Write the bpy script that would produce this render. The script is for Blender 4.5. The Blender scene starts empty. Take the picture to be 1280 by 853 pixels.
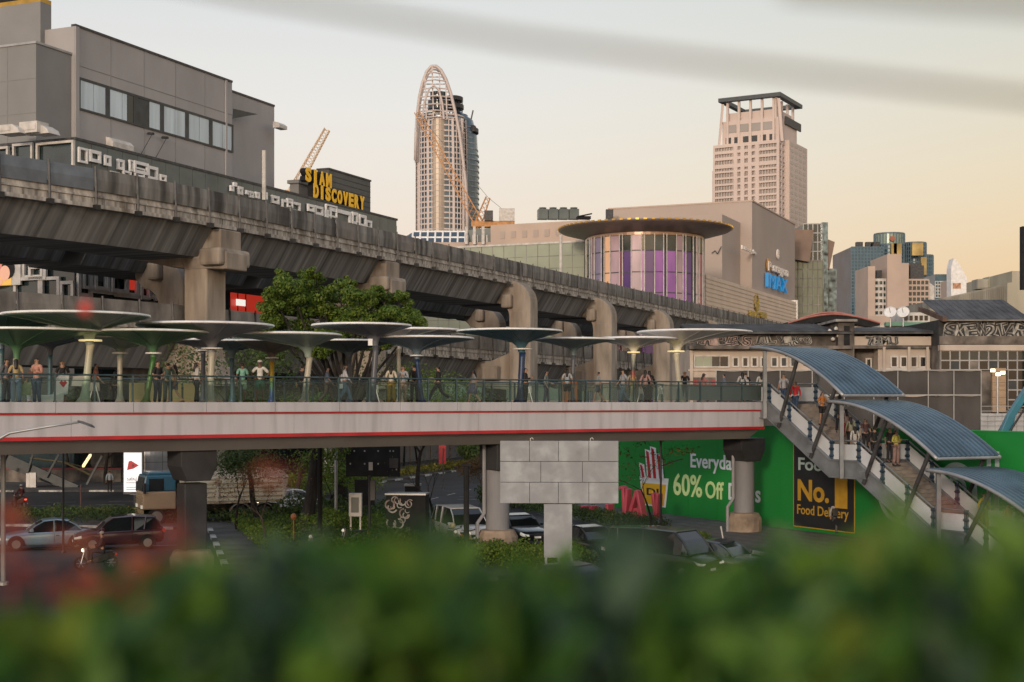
import bpy, bmesh, math, random
from mathutils import Vector, Matrix
random.seed(7)
R = math.radians
C = bpy.context.scene.collection
SC = bpy.context.scene
H = 7.2            # eye height above the street
F = 1777.8         # focal length in photograph pixels (50 mm lens)
HOR = 503.0        # photograph row of the horizon

# ------------------------------------------------------------------ camera, sky, sun, exposure
cam = bpy.data.objects.new('camera', bpy.data.cameras.new('camera'))
C.objects.link(cam)
cam.location = (0, 0, H)
cam.rotation_euler = (R(90), 0, 0)
cam.data.lens = 50
cam.data.sensor_width = 36
cam.data.shift_y = (HOR - 426.5) / 1280
cam.data.clip_start = 0.05
cam.data.clip_end = 9000
cam.data.dof.use_dof = True
cam.data.dof.focus_distance = 95
cam.data.dof.aperture_fstop = 1.8
SC.camera = cam

W = bpy.data.worlds.new('World')
SC.world = W
W.use_nodes = True
nt = W.node_tree
nt.nodes.clear()
def wn(t, **k):
    n = nt.nodes.new(t)
    for a, b in k.items(): setattr(n, a, b)
    return n
SUN_AZ = R(197)    # the low sun stands behind the camera, a little to its left
SUN_EL = R(9)
out = wn('ShaderNodeOutputWorld')
sky = wn('ShaderNodeTexSky', sky_type='NISHITA', sun_disc=False, sun_elevation=SUN_EL, sun_rotation=SUN_AZ,
         air_density=1.4, dust_density=4.0)
b1 = wn('ShaderNodeBackground'); b1.inputs[1].default_value = 0.05
nt.links.new(sky.outputs[0], b1.inputs[0])
tc = wn('ShaderNodeTexCoord')
sep = wn('ShaderNodeSeparateXYZ')
nt.links.new(tc.outputs['Generated'], sep.inputs[0])
# thin evening haze over the whole sky: warm towards the horizon, cooler overhead
el = wn('ShaderNodeMapRange'); el.inputs['From Min'].default_value = 0.0; el.inputs['From Max'].default_value = 1.0
nt.links.new(sep.outputs['Z'], el.inputs['Value'])
def ramp(stops):
    r = wn('ShaderNodeValToRGB')
    e = r.color_ramp.elements
    e[0].position, e[0].color = stops[0][0], (*stops[0][1], 1)
    e[1].position, e[1].color = stops[-1][0], (*stops[-1][1], 1)
    for p, c in stops[1:-1]:
        x = e.new(p); x.color = (*c, 1)
    return r
rl = ramp([(0.0, (.80, .60, .48)), (0.10, (.81, .67, .60)), (0.20, (.77, .715, .70)), (0.32, (.62, .635, .66)), (0.6, (.42, .46, .54)), (1.0, (.32, .37, .47))])
rr = ramp([(0.0, (.84, .48, .25)), (0.08, (.78, .52, .29)), (0.16, (.71, .57, .40)), (0.25, (.60, .56, .48)), (0.36, (.52, .53, .56)), (1.0, (.32, .37, .47))])
nt.links.new(el.outputs[0], rl.inputs[0]); nt.links.new(el.outputs[0], rr.inputs[0])
az = wn('ShaderNodeMapRange', interpolation_type='SMOOTHSTEP'); az.inputs['From Min'].default_value = -0.15; az.inputs['From Max'].default_value = 0.55
nt.links.new(sep.outputs['X'], az.inputs['Value'])
mx = wn('ShaderNodeMixRGB')
nt.links.new(az.outputs[0], mx.inputs[0]); nt.links.new(rl.outputs[0], mx.inputs[1]); nt.links.new(rr.outputs[0], mx.inputs[2])
b2 = wn('ShaderNodeBackground')
gw_ = wn('ShaderNodeMapRange', interpolation_type='SMOOTHSTEP')      # the western half, behind the camera, holds the after-glow
gw_.inputs['From Min'].default_value = .35; gw_.inputs['From Max'].default_value = -.8; gw_.inputs['To Min'].default_value = .84; gw_.inputs['To Max'].default_value = 1.25
nt.links.new(sep.outputs['Y'], gw_.inputs['Value']); nt.links.new(gw_.outputs[0], b2.inputs[1])
nt.links.new(mx.outputs[0], b2.inputs[0])
add = wn('ShaderNodeAddShader')
nt.links.new(b1.outputs[0], add.inputs[0]); nt.links.new(b2.outputs[0], add.inputs[1])
nt.links.new(add.outputs[0], out.inputs[0])

sun = bpy.data.objects.new('sun', bpy.data.lights.new('sun', 'SUN'))
C.objects.link(sun)
sun.data.energy = 1.3
sun.data.angle = R(6)
sun.data.color = (1.0, .84, .70)
sd = Vector((math.sin(SUN_AZ) * math.cos(SUN_EL), math.cos(SUN_AZ) * math.cos(SUN_EL), math.sin(SUN_EL)))
sun.rotation_euler = sd.to_track_quat('Z', 'Y').to_euler()
SC.view_settings.view_transform = 'Standard'
SC.view_settings.look = 'None'
SC.view_settings.exposure = 0.12
SC.view_settings.gamma = 1
SC.render.engine = 'CYCLES'
try:
    SC.cycles.max_bounces = 6; SC.cycles.transparent_max_bounces = 12
except Exception: pass

# ------------------------------------------------------------------ helpers
def P(px, py, D): return Vector(((px - 640) / F * D, D, H + (HOR - py) / F * D))
def G(px, D, z=0): return Vector(((px - 640) / F * D, D, z))
def ray(px, py): return Vector(((px - 640) / F, 1, (HOR - py) / F))
def hit(px, py, p, n):
    """point of the plane (p, n) seen in direction px, py"""
    d = ray(px, py); o = Vector((0, 0, H))
    return o + d * ((p - o).dot(n) / d.dot(n))

class Fr:
    """a local frame: origin, x axis, y axis, z up"""
    def __init__(s, o, ex, ey=None, ez=None):
        s.o = Vector(o); s.x = Vector(ex).normalized()
        s.z = Vector(ez).normalized() if ez is not None else Vector((0, 0, 1))
        s.y = Vector(ey).normalized() if ey is not None else s.z.cross(s.x)
    def p(s, x, y=0, z=0): return s.o + s.x * x + s.y * y + s.z * z
I = Fr((0, 0, 0), (1, 0, 0))

class MB:
    def __init__(s): s.v = []; s.f = []; s.m = []
    def add(s, vs, fs, mi=0):
        b = len(s.v); s.v += [tuple(v) for v in vs]
        for f in fs: s.f.append(tuple(b + i for i in f)); s.m.append(mi)
        return s
    def box(s, fr, x0, x1, y0, y1, z0, z1, mi=0):
        vs = [fr.p(x, y, z) for z in (z0, z1) for y in (y0, y1) for x in (x0, x1)]
        return s.add(vs, [(0, 2, 3, 1), (4, 5, 7, 6), (0, 1, 5, 4), (2, 6, 7, 3), (0, 4, 6, 2), (1, 3, 7, 5)], mi)
    def prism(s, fr, pts, a, b, plane='xz', mi=0):
        """2D outline in plane of the frame, extruded along the third axis from a to b"""
        def q(u, v, t):
            return {'xz': lambda: fr.p(u, t, v), 'yz': lambda: fr.p(t, u, v), 'xy': lambda: fr.p(u, v, t)}[plane]()
        n = len(pts)
        vs = [q(u, v, a) for u, v in pts] + [q(u, v, b) for u, v in pts]
        fs = [tuple(range(n)), tuple(range(2 * n - 1, n - 1, -1))] + [(i, n + i, n + (i + 1) % n, (i + 1) % n) for i in range(n)]
        return s.add(vs, fs, mi)
    def tube(s, pts, r, n=8, mi=0, cap=True):
        pts = [Vector(p) for p in pts]
        rs = r if isinstance(r, (list, tuple)) else [r] * len(pts)
        vs = []; a = None
        for i, p in enumerate(pts):
            t = (pts[min(i + 1, len(pts) - 1)] - pts[max(i - 1, 0)]).normalized()
            if a is None: a = t.orthogonal().normalized()
            else:
                a = a - t * a.dot(t); a = a.normalized() if a.length > 1e-6 else t.orthogonal().normalized()
            b = t.cross(a)
            for k in range(n):
                w = 2 * math.pi * k / n
                vs.append(p + (a * math.cos(w) + b * math.sin(w)) * rs[i])
        fs = []
        for i in range(len(pts) - 1):
            for k in range(n):
                fs.append((i * n + k, i * n + (k + 1) % n, (i + 1) * n + (k + 1) % n, (i + 1) * n + k))
        if cap: fs += [tuple(range(n - 1, -1, -1)), tuple(range((len(pts) - 1) * n, len(pts) * n))]
        return s.add(vs, fs, mi)
    def bar(s, a, b, w, h, mi=0, up=(0, 0, 1)):
        """square bar from a to b"""
        a = Vector(a); b = Vector(b); t = (b - a)
        L = t.length
        if L < 1e-6: return s
        t /= L; u = Vector(up)
        if abs(t.dot(u)) > .98: u = Vector((0, 1, 0)) if abs(t.y) < .9 else Vector((1, 0, 0))
        sd_ = t.cross(u).normalized(); uu = sd_.cross(t)
        fr = Fr(a, t, sd_, uu)
        return s.box(fr, 0, L, -w / 2, w / 2, -h / 2, h / 2, mi)
    def lathe(s, prof, n=24, c=(0, 0, 0), mi=0, sx=1, sy=1, cap=True):
        c = Vector(c); vs = []
        for r, z in prof:
            for k in range(n):
                w = 2 * math.pi * k / n
                vs.append(c + Vector((r * sx * math.cos(w), r * sy * math.sin(w), z)))
        fs = [(i * n + k, i * n + (k + 1) % n, (i + 1) * n + (k + 1) % n, (i + 1) * n + k) for i in range(len(prof) - 1) for k in range(n)]
        if cap: fs += [tuple(range(n - 1, -1, -1)), tuple(range((len(prof) - 1) * n, len(prof) * n))]
        return s.add(vs, fs, mi)
    def quad(s, a, b, c, d, mi=0): return s.add([a, b, c, d], [(0, 1, 2, 3)], mi)
    def loft(s, secs, mi=0, closed=True, cap=True):
        n = len(secs[0]); vs = [p for q in secs for p in q]; fs = []
        for i in range(len(secs) - 1):
            for k in range(n if closed else n - 1):
                fs.append((i * n + k, i * n + (k + 1) % n, (i + 1) * n + (k + 1) % n, (i + 1) * n + k))
        if cap and closed: fs += [tuple(range(n - 1, -1, -1)), tuple(range((len(secs) - 1) * n, len(secs) * n))]
        return s.add(vs, fs, mi)
    def mesh(s, name, off=None, smooth=False, fixn=True):
        me = bpy.data.meshes.new(name)
        vs = s.v if off is None else [(v[0] - off[0], v[1] - off[1], v[2] - off[2]) for v in s.v]
        me.from_pydata(vs, [], s.f)
        me.polygons.foreach_set('material_index', s.m)
        if smooth: me.polygons.foreach_set('use_smooth', [True] * len(s.f))
        if fixn and len(s.f) < 60000:
            bm = bmesh.new(); bm.from_mesh(me)
            bmesh.ops.recalc_face_normals(bm, faces=bm.faces)
            bm.to_mesh(me); bm.free()
        me.update()
        return me

ROOT = {}
def tag(o, label=None, cat=None, group=None, kind=None):
    if label: o['label'] = label
    if cat: o['category'] = cat
    if group: o['group'] = group
    if kind: o['kind'] = kind
    return o
def thing(name, label, cat, loc=(0, 0, 0), group=None):
    o = bpy.data.objects.new(name, None); C.objects.link(o)
    o.location = loc; o.empty_display_size = .2
    ROOT[o.name] = Vector(loc)
    return tag(o, label, cat, group)
def put(name, mb, mats, parent=None, smooth=False, kind=None, label=None, bevel=0, sub=0, fixn=True, auto=False):
    off = ROOT.get(parent.name) if parent is not None else None
    me = mb.mesh(name, off, smooth, fixn) if isinstance(mb, MB) else mb
    if not isinstance(mats, (list, tuple)): mats = [mats]
    if not me.materials:
        for m in mats: me.materials.append(m)
    o = bpy.data.objects.new(name, me); C.objects.link(o)
    if parent is not None:
        o.parent = parent
        ROOT[o.name] = off if off is not None else Vector((0, 0, 0))
    if kind: o['kind'] = kind
    if label: o['label'] = label
    if bevel:
        b = o.modifiers.new('bevel', 'BEVEL'); b.width = bevel; b.segments = 2; b.limit_method = 'ANGLE'
    if sub:
        b = o.modifiers.new('sub', 'SUBSURF'); b.levels = sub; b.render_levels = sub
    return o
def solo(name, mb, mats, label, cat, group=None, kind=None, **k):
    """a thing that is one mesh, its origin at its base"""
    xs = [v[0] for v in mb.v]; ys = [v[1] for v in mb.v]; zs = [v[2] for v in mb.v]
    loc = Vector(((min(xs) + max(xs)) / 2, (min(ys) + max(ys)) / 2, min(zs)))
    me = mb.mesh(name, loc, k.pop('smooth', False))
    if not isinstance(mats, (list, tuple)): mats = [mats]
    for m in mats: me.materials.append(m)
    o = bpy.data.objects.new(name, me); C.objects.link(o); o.location = loc
    if k.get('bevel'):
        b = o.modifiers.new('bevel', 'BEVEL'); b.width = k['bevel']; b.segments = 2; b.limit_method = 'ANGLE'
    return tag(o, label, cat, group, kind)
def kids(o): return [c for c in o.children]
def copy_tree(o, parent=None):
    c = o.copy(); C.objects.link(c)
    ROOT[c.name] = ROOT.get(o.name, Vector((0, 0, 0)))
    if parent is not None: c.parent = parent
    for ch in list(o.children): copy_tree(ch, c)
    return c

# ------------------------------------------------------------------ materials
MATS = {}
def mat(name, col, rough=.6, metal=0, var=.12, scale=1.0, stretch=(1, 1, 1), col2=None, bump=0, spec=.5, emit=None, es=0, coat=0, detail=6, lo=.3, hi=.7, wear=None, run=None):
    if name in MATS: return MATS[name]
    m = bpy.data.materials.new(name); m.use_nodes = True
    t = m.node_tree; b = t.nodes['Principled BSDF']
    b.inputs['Roughness'].default_value = rough; b.inputs['Metallic'].default_value = metal
    b.inputs['Specular IOR Level'].default_value = spec
    if coat: b.inputs['Coat Weight'].default_value = coat; b.inputs['Coat Roughness'].default_value = .06
    b.inputs['Base Color'].default_value = (*col, 1)
    if emit: b.inputs['Emission Color'].default_value = (*emit, 1); b.inputs['Emission Strength'].default_value = es
    if var or col2:
        tc = t.nodes.new('ShaderNodeTexCoord'); mp = t.nodes.new('ShaderNodeMapping')
        mp.inputs['Scale'].default_value = stretch
        def coords(st_):
            if run is None:
                q = t.nodes.new('ShaderNodeMapping'); q.inputs['Scale'].default_value = st_; t.links.new(tc.outputs['Object'], q.inputs[0]); return q
            # u runs along the structure, so streaks follow the slope of an inclined face
            d_ = t.nodes.new('ShaderNodeVectorMath'); d_.operation = 'DOT_PRODUCT'; d_.inputs[1].default_value = run; t.links.new(tc.outputs['Object'], d_.inputs[0])
            s_ = t.nodes.new('ShaderNodeSeparateXYZ'); t.links.new(tc.outputs['Object'], s_.inputs[0]); m_ = t.nodes.new('ShaderNodeMath'); m_.operation = 'MULTIPLY'; m_.inputs[1].default_value = st_[2]; t.links.new(s_.outputs['Z'], m_.inputs[0])
            c_ = t.nodes.new('ShaderNodeCombineXYZ'); t.links.new(d_.outputs['Value'], c_.inputs[0]); t.links.new(m_.outputs[0], c_.inputs[1]); return c_
        t.nodes.remove(mp); mp = coords(stretch)
        nz = t.nodes.new('ShaderNodeTexNoise'); nz.inputs['Scale'].default_value = scale; nz.inputs['Detail'].default_value = detail
        rp = t.nodes.new('ShaderNodeValToRGB')
        c2 = col2 or tuple(max(0, c * (1 - 2 * var)) for c in col)
        rp.color_ramp.elements[0].position = lo; rp.color_ramp.elements[0].color = (*c2, 1)
        rp.color_ramp.elements[1].position = hi; rp.color_ramp.elements[1].color = (*[min(1, c * (1 + var * .6)) for c in col], 1)
        t.links.new(mp.outputs[0], nz.inputs[0]); t.links.new(nz.outputs[0], rp.inputs[0])
        src = rp.outputs[0]
        if wear:   # second, larger stain layer: (colour, scale, lo, hi)
            n2 = t.nodes.new('ShaderNodeTexNoise'); n2.inputs['Scale'].default_value = wear[1]; n2.inputs['Detail'].default_value = 4
            m2 = coords(wear[4] if len(wear) > 4 else (1, 1, 1)); t.links.new(m2.outputs[0], n2.inputs[0])
            mr = t.nodes.new('ShaderNodeMapRange'); mr.inputs['From Min'].default_value = wear[2]; mr.inputs['From Max'].default_value = wear[3]
            t.links.new(n2.outputs[0], mr.inputs[0])
            mm = t.nodes.new('ShaderNodeMixRGB'); mm.inputs[2].default_value = (*wear[0], 1)
            t.links.new(mr.outputs[0], mm.inputs[0]); t.links.new(src, mm.inputs[1]); src = mm.outputs[0]
        t.links.new(src, b.inputs['Base Color'])
        if bump:
            bp = t.nodes.new('ShaderNodeBump'); bp.inputs['Strength'].default_value = bump; bp.inputs['Distance'].default_value = .05
            t.links.new(nz.outputs[0], bp.inputs['Height']); t.links.new(bp.outputs[0], b.inputs['Normal'])
    MATS[name] = m
    return m
def glassmat(name, tint, opac, rough=.05, ior=1.45):
    """thin clear pane: mostly see-through with a real reflection"""
    if name in MATS: return MATS[name]
    m = bpy.data.materials.new(name); m.use_nodes = True
    t = m.node_tree; t.nodes.clear()
    o = t.nodes.new('ShaderNodeOutputMaterial'); mix = t.nodes.new('ShaderNodeMixShader')
    tr = t.nodes.new('ShaderNodeBsdfTransparent'); tr.inputs[0].default_value = (*tint, 1)
    pr = t.nodes.new('ShaderNodeBsdfPrincipled'); pr.inputs['Base Color'].default_value = (*[c * .35 for c in tint], 1); pr.inputs['Roughness'].default_value = rough
    fr = t.nodes.new('ShaderNodeFresnel'); fr.inputs[0].default_value = ior
    ad = t.nodes.new('ShaderNodeMath'); ad.operation = 'ADD'; ad.inputs[1].default_value = opac; ad.use_clamp = True
    t.links.new(fr.outputs[0], ad.inputs[0]); t.links.new(ad.outputs[0], mix.inputs[0])
    t.links.new(tr.outputs[0], mix.inputs[1]); t.links.new(pr.outputs[0], mix.inputs[2]); t.links.new(mix.outputs[0], o.inputs[0])
    MATS[name] = m
    return m
def leafmat(name, c1, c2, c3, trans=.25):
    if name in MATS: return MATS[name]
    m = bpy.data.materials.new(name); m.use_nodes = True
    t = m.node_tree; t.nodes.clear()
    o = t.nodes.new('ShaderNodeOutputMaterial'); mix = t.nodes.new('ShaderNodeMixShader'); mix.inputs[0].default_value = trans
    df = t.nodes.new('ShaderNodeBsdfPrincipled'); df.inputs['Roughness'].default_value = .5; df.inputs['Specular IOR Level'].default_value = .4
    tl = t.nodes.new('ShaderNodeBsdfTranslucent')
    g = t.nodes.new('ShaderNodeNewGeometry'); rp = t.nodes.new('ShaderNodeValToRGB')
    e = rp.color_ramp.elements
    e[0].color = (*c1, 1); e[1].color = (*c3, 1); x = e.new(.5); x.color = (*c2, 1)
    t.links.new(g.outputs['Random Per Island'], rp.inputs[0])
    t.links.new(rp.outputs[0], df.inputs['Base Color']); t.links.new(rp.outputs[0], tl.inputs[0])
    t.links.new(df.outputs[0], mix.inputs[1]); t.links.new(tl.outputs[0], mix.inputs[2]); t.links.new(mix.outputs[0], o.inputs[0])
    MATS[name] = m
    return m

M = {}
M['asphalt'] = mat('asphalt', (.038, .039, .043), .75, var=.25, scale=.35, bump=.15, wear=((.022, .022, .024), .12, .5, .7))
M['pave'] = mat('paving', (.10, .096, .092), .85, var=.25, scale=.6, bump=.2)
M['kerbw'] = mat('kerb_white', (.50, .49, .46), .7, var=.3, scale=3)
M['kerbk'] = mat('kerb_black', (.04, .04, .04), .7, var=.3, scale=3)
M['line'] = mat('road_paint', (.55, .55, .52), .7, var=.3, scale=2)
M['conc'] = mat('weathered_concrete', (.30, .285, .265), .9, var=.3, scale=.9, stretch=(1, 1, .3), bump=.3, wear=((.10, .085, .065), .35, .48, .72, (1, 1, .25)))
M['girder'] = mat('streaked_girder_concrete', (.255, .26, .265), .9, var=.36, scale=2.2, stretch=(1, 1, .04), bump=0, detail=2.5, wear=((.13, .125, .12), 1.3, .44, .74, (1, 1, .05)), lo=.28, hi=.72, run=(.3932, .9195, 0))
M['pier'] = mat('pier_concrete', (.36, .305, .25), .9, var=.25, scale=.9, stretch=(1, 1, .22), bump=.3, wear=((.17, .125, .09), .55, .48, .74, (1, 1, .2)))
M['parapet'] = mat('parapet_concrete', (.50, .46, .41), .9, var=.35, scale=2.2, stretch=(1, 1, .2), bump=.2, wear=((.16, .13, .10), .8, .5, .7, (1, 1, .3)), run=(.3932, .9195, 0))
M['npanel'] = mat('stained_noise_panel', (.28, .27, .25), .85, var=.4, scale=1.3, stretch=(1, 1, .15), bump=.2, wear=((.05, .045, .04), 1.0, .42, .66, (1, 1, .10)), lo=.2, hi=.75, run=(.3932, .9195, 0))
M['npanel2'] = mat('dusty_noise_panel', (.26, .24, .22), .85, var=.3, scale=.8, stretch=(1, 1, .5), bump=.1)
M['bluepanel'] = mat('blue_grey_noise_panel', (.15, .175, .205), .35, var=.2, scale=.7)
M['steel_dk'] = mat('dark_grey_steel', (.075, .075, .078), .55, .3, var=.3, scale=2)
M['black'] = mat('black_paint', (.02, .02, .022), .5, var=.3, scale=2)
M['blackm'] = mat('matt_black', (.015, .015, .016), .9, var=.3, scale=2)
M['mallgrey'] = mat('grey_taupe_cladding', (.38, .365, .36), .75, var=.07, scale=.25, stretch=(1, 1, .6), wear=((.31, .295, .29), .12, .5, .75, (1, 1, .35)))
M['mallgrey2'] = mat('cool_grey_cladding', (.235, .235, .23), .7, var=.07, scale=.25)
M['beige'] = mat('beige_render', (.44, .365, .315), .85, var=.06, scale=.1, wear=((.39, .32, .275), .06, .5, .8, (1, 1, .3)))
M['beige2'] = mat('pale_pink_render', (.50, .39, .32), .85, var=.07, scale=.15)
M['cream'] = mat('cream_louvre', (.68, .55, .43), .7, var=.06, scale=.3)
M['teal_glass'] = mat('dark_teal_glass', (.025, .045, .05), .12, 0, var=.4, scale=.3, spec=.8)
M['blk_glass'] = mat('black_glass', (.012, .014, .016), .1, 0, var=.3, scale=.2, spec=.7)
M['band'] = mat('grey_green_band_panel', (.105, .13, .13), .35, .0, var=.15, scale=.4)
M['white'] = mat('white_paint', (.82, .81, .79), .5, var=.1, scale=1.2)
M['dwhite'] = mat('off_white_paint', (.60, .57, .53), .6, var=.15, scale=1.2)
M['blind'] = mat('pale_blind', (.58, .69, .76), .35, 0, var=.15, scale=.9, stretch=(1, 1, .1), spec=.6)
M['frame_dk'] = mat('window_frame_dark', (.05, .055, .06), .4, .3, var=.2, scale=1)
M['bridge'] = mat('footbridge_grey_paint', (.50, .485, .505), .6, var=.08, scale=.5, stretch=(1, 1, .35), wear=((.33, .325, .335), 2.2, .50, .80, (1, 1, .10)), run=(.804, .594, 0))
M['soffit'] = mat('footbridge_soffit_paint', (.38, .35, .33), .7, var=.1, scale=.4)
M['red'] = mat('red_stripe_paint', (.45, .02, .025), .5, var=.15, scale=1)
M['rail'] = mat('teal_rail_steel', (.09, .145, .155), .35, .5, var=.2, scale=2)
M['colgrey'] = mat('grey_column_paint', (.22, .22, .23), .7, var=.12, scale=.8, stretch=(1, 1, .4))
M['colblack'] = mat('dark_column_paint', (.035, .035, .038), .7, var=.3, scale=.8)
M['pedestal'] = mat('sandy_concrete', (.34, .26, .19), .9, var=.25, scale=1.5, bump=.3)
M['pane'] = glassmat('clear_balustrade_glass', (.88, .965, .94), .02)
M['green'] = mat('green_hoarding', (.014, .26, .045), .45, var=.10, scale=.15, wear=((.008, .15, .026), .1, .45, .75))
M['greenpipe'] = mat('pvc_pipe_grey', (.30, .30, .31), .5, var=.1)
M['stair'] = mat('stair_grey_steel', (.25, .27, .285), .45, .35, var=.18, scale=1.2)
M['stairlite'] = mat('stair_white_panel', (.55, .57, .58), .35, var=.08, scale=.8)
M['tread'] = mat('stair_tread', (.30, .265, .235), .8, var=.2, scale=2)
M['roofblue'] = mat('blue_grey_metal_roof', (.12, .185, .24), .33, .55, var=.16, scale=.8, stretch=(1, 1, 1))
M['bluepost'] = mat('dark_blue_baluster', (.028, .055, .085), .4, .3, var=.2)
M['bark'] = mat('tree_bark', (.07, .052, .04), .95, var=.35, scale=3, stretch=(1, 1, .3), bump=.5)
M['barkdk'] = mat('dark_tree_bark', (.03, .025, .022), .95, var=.35, scale=3, stretch=(1, 1, .3), bump=.5)
M['tarp'] = mat('dark_grey_tarpaulin', (.075, .068, .064), .8, var=.25, scale=.5, stretch=(1, 1, .4), bump=.6)
M['oldwall'] = mat('mouldy_plaster', (.22, .19, .165), .95, var=.35, scale=.9, bump=.3, wear=((.045, .04, .036), .5, .45, .65, (1, 1, .5)))
M['pinkwall'] = mat('pink_cream_plaster', (.52, .44, .37), .9, var=.1, scale=.5, wear=((.34, .27, .22), .6, .55, .75, (1, 1, .3)))
M['corr'] = mat('dark_corrugated_roof', (.085, .085, .09), .7, var=.3, scale=1.2, stretch=(1, .3, 1))
M['corrpale'] = mat('pale_corrugated_metal', (.34, .32, .27), .7, .1, var=.25, scale=.6, stretch=(1, 1, .15))
M['gold'] = mat('gold_metal', (.50, .30, .06), .4, .6, var=.15)
M['glassg'] = mat('green_grey_curtain_glass', (.16, .19, .14), .15, .1, var=.15, scale=.12, spec=.7)
M['steel'] = mat('galvanised_steel', (.38, .38, .38), .45, .5, var=.15)
M['ltgrey'] = mat('light_grey_concrete_board', (.36, .375, .385), .85, var=.22, scale=.9, bump=.15, wear=((.25, .26, .27), 1.3, .40, .60))
M['wallgrn'] = mat('pale_green_glass_tiles', (.33, .36, .27), .35, .0, var=.1, scale=.15)
# ------------------------------------------------------------------ ground, roads, pavements
def sheet(name, pts, z, m, kind='structure', parent=None, th=0):
    mb = MB()
    n = len(pts)
    if th:
        mb.prism(I, pts, z - th, z, 'xy')
    else:
        mb.add([(x, y, z) for x, y in pts], [tuple(range(n))])
    return put(name, mb, m, parent, kind=None if parent else kind)
sheet('ground', [(-4000, -200), (4000, -200), (4000, 6000), (-4000, 6000)], 0, M['pave'])
road = sheet('road', [(-90, 20), (10, 20), (9, 70), (2, 92), (-2, 120), (16, 210), (70, 330), (40, 330), (-9, 190), (-20, 150), (-90, 124)], .004, M['asphalt'])
def lane(a, b, w=.14, z=.012):
    a = Vector((*a, z)); b = Vector((*b, z)); n = (b - a).cross(Vector((0, 0, 1))).normalized() * w / 2
    mb = MB(); mb.quad(a - n, b - n, b + n, a + n); return mb
ml = MB()
for k in range(16):
    for off in (0, 3.4):
        x = -46 + k * 4.2
        q = lane((x, 96 + off + k * .9), (x + 2, 96 + off + k * .9 + .42)); ml.add(q.v, q.f)
for k in range(14):
    t = k * 5.0
    q = lane((-16 + t * .22, 60 + t), (-16 + (t + 2.4) * .22, 60 + t + 2.4)); ml.add(q.v, q.f)
    q = lane((-36 + t * 1.2, 66 + t * .35), (-36 + t * 1.2 + 2.2, 66 + t * .35 + .7)); ml.add(q.v, q.f)
put('road_markings', ml, M['line'], kind='structure')
# kerbs and raised pavements: every kerb stone in sight is a stone of its own
stone_me = {}
def kerb(name, path, parent, light='kerbw', dark='kerbk', step=2.0, h=.14, w=.28):
    pts = [Vector((*p, 0)) for p in path]
    k = 0
    for a, b in zip(pts, pts[1:]):
        L = (b - a).length; n = max(1, int(L / step)); d = (b - a) / n
        for i in range(n):
            key = (round(d.length, 2), k % 2, light, dark)
            if key not in stone_me:
                mb = MB(); mb.box(I, .015, d.length - .015, -w / 2, w / 2, 0, h)
                me = mb.mesh('kerb_stone'); me.materials.append(M[light if k % 2 else dark]); stone_me[key] = me
            o = bpy.data.objects.new('kerb_stone', stone_me[key]); C.objects.link(o)
            o.parent = parent; o.location = a + d * i; o.rotation_euler = (0, 0, math.atan2(d.y, d.x)); k += 1
def island(name, pts, m='pave', ks=('kerbw', 'kerbk'), edges=None, inset=.0):
    o = sheet(name, pts, .135, M[m], th=.13)
    ROOT[o.name] = Vector((0, 0, 0))
    loop = pts + [pts[0]]
    for i in range(len(pts)):
        if edges is None or i in edges: kerb(name, [loop[i], loop[i + 1]], o, *ks)
    return o
# far pavement left, behind the cross road
island('pavement', [(-80, 113), (-30, 114.5), (-24, 152), (-60, 175), (-90, 150)], edges=[0, 1])
# median under the railway with planting
med = [(-36, 88.5), (-14.5, 92), (-6, 74), (3.4, 62), (-2, 56), (-12, 60), (-17, 80), (-36, 84)]
island('median', med)
# verge along the curved road
island('verge', [(-12.5, 124), (-2.4, 160), (12, 205), (60, 300), (20, 260), (-8, 190), (-20, 150), (-19, 126)], edges=[0, 1, 7])
island('pavement', [(3.4, 96), (6.5, 82), (12.8, 64), (16, 40), (40, 40), (40, 70), (20, 100), (8, 120)], edges=[0, 1, 2])
# paving slabs in front of the hoarding, near enough to tell apart
pav = bpy.data.objects['pavement.001']
slab = MB(); slab.box(I, .02, 1.18, .02, 1.18, 0, .03)
slme = slab.mesh('paving_slab'); slme.materials.append(mat('paving_slab_grey', (.15, .14, .13), .85, var=.25, scale=1.1, bump=.2))
for i in range(9):
    for j in range(16):
        o = bpy.data.objects.new('paving_slab', slme); C.objects.link(o); o.parent = pav
        p = Vector((8.2, 82, .135)) + Vector((.47, -.883, 0)) * (j * 1.2) - Vector((.883, .47, 0)) * (i * 1.2 - 3.2) 
        if i * 1.2 > 6.5: continue
        o.location = p; o.rotation_euler = (0, 0, math.atan2(-.883, .47))

# ------------------------------------------------------------------ the elevated railway
ctl = [(-50, 62), (-44.5, 71), (-38.8, 80.3), (-32.4, 89.5), (-26.8, 97.5), (-21.4, 107.4), (-13.9, 125), (-3.2, 150), (9.6, 180), (22.4, 210), (39.5, 250), (56.6, 290), (73.7, 330)]
_d = []
for i in range(1, len(ctl) - 2):
    p0, p1, p2, p3 = [Vector((*c, 0)) for c in ctl[i - 1:i + 3]]
    for k in range(40):
        t = k / 40
        _d.append(.5 * ((2 * p1) + (p2 - p0) * t + (2 * p0 - 5 * p1 + 4 * p2 - p3) * t * t + (3 * p1 - p0 - 3 * p2 + p3) * t ** 3))
_s = [0]
for a, b in zip(_d, _d[1:]): _s.append(_s[-1] + (b - a).length)
SMAX = _s[-1]
import bisect
def vpos(s):
    i = min(max(bisect.bisect_right(_s, s) - 1, 0), len(_d) - 2)
    f = (s - _s[i]) / (_s[i + 1] - _s[i])
    return _d[i].lerp(_d[i + 1], f), (_d[min(i + 3, len(_d) - 1)] - _d[max(i - 2, 0)]).normalized()
def vp(s, o, z):
    p, t = vpos(s)
    return p + Vector((-t.y, t.x, 0)) * o + Vector((0, 0, H + z))
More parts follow.
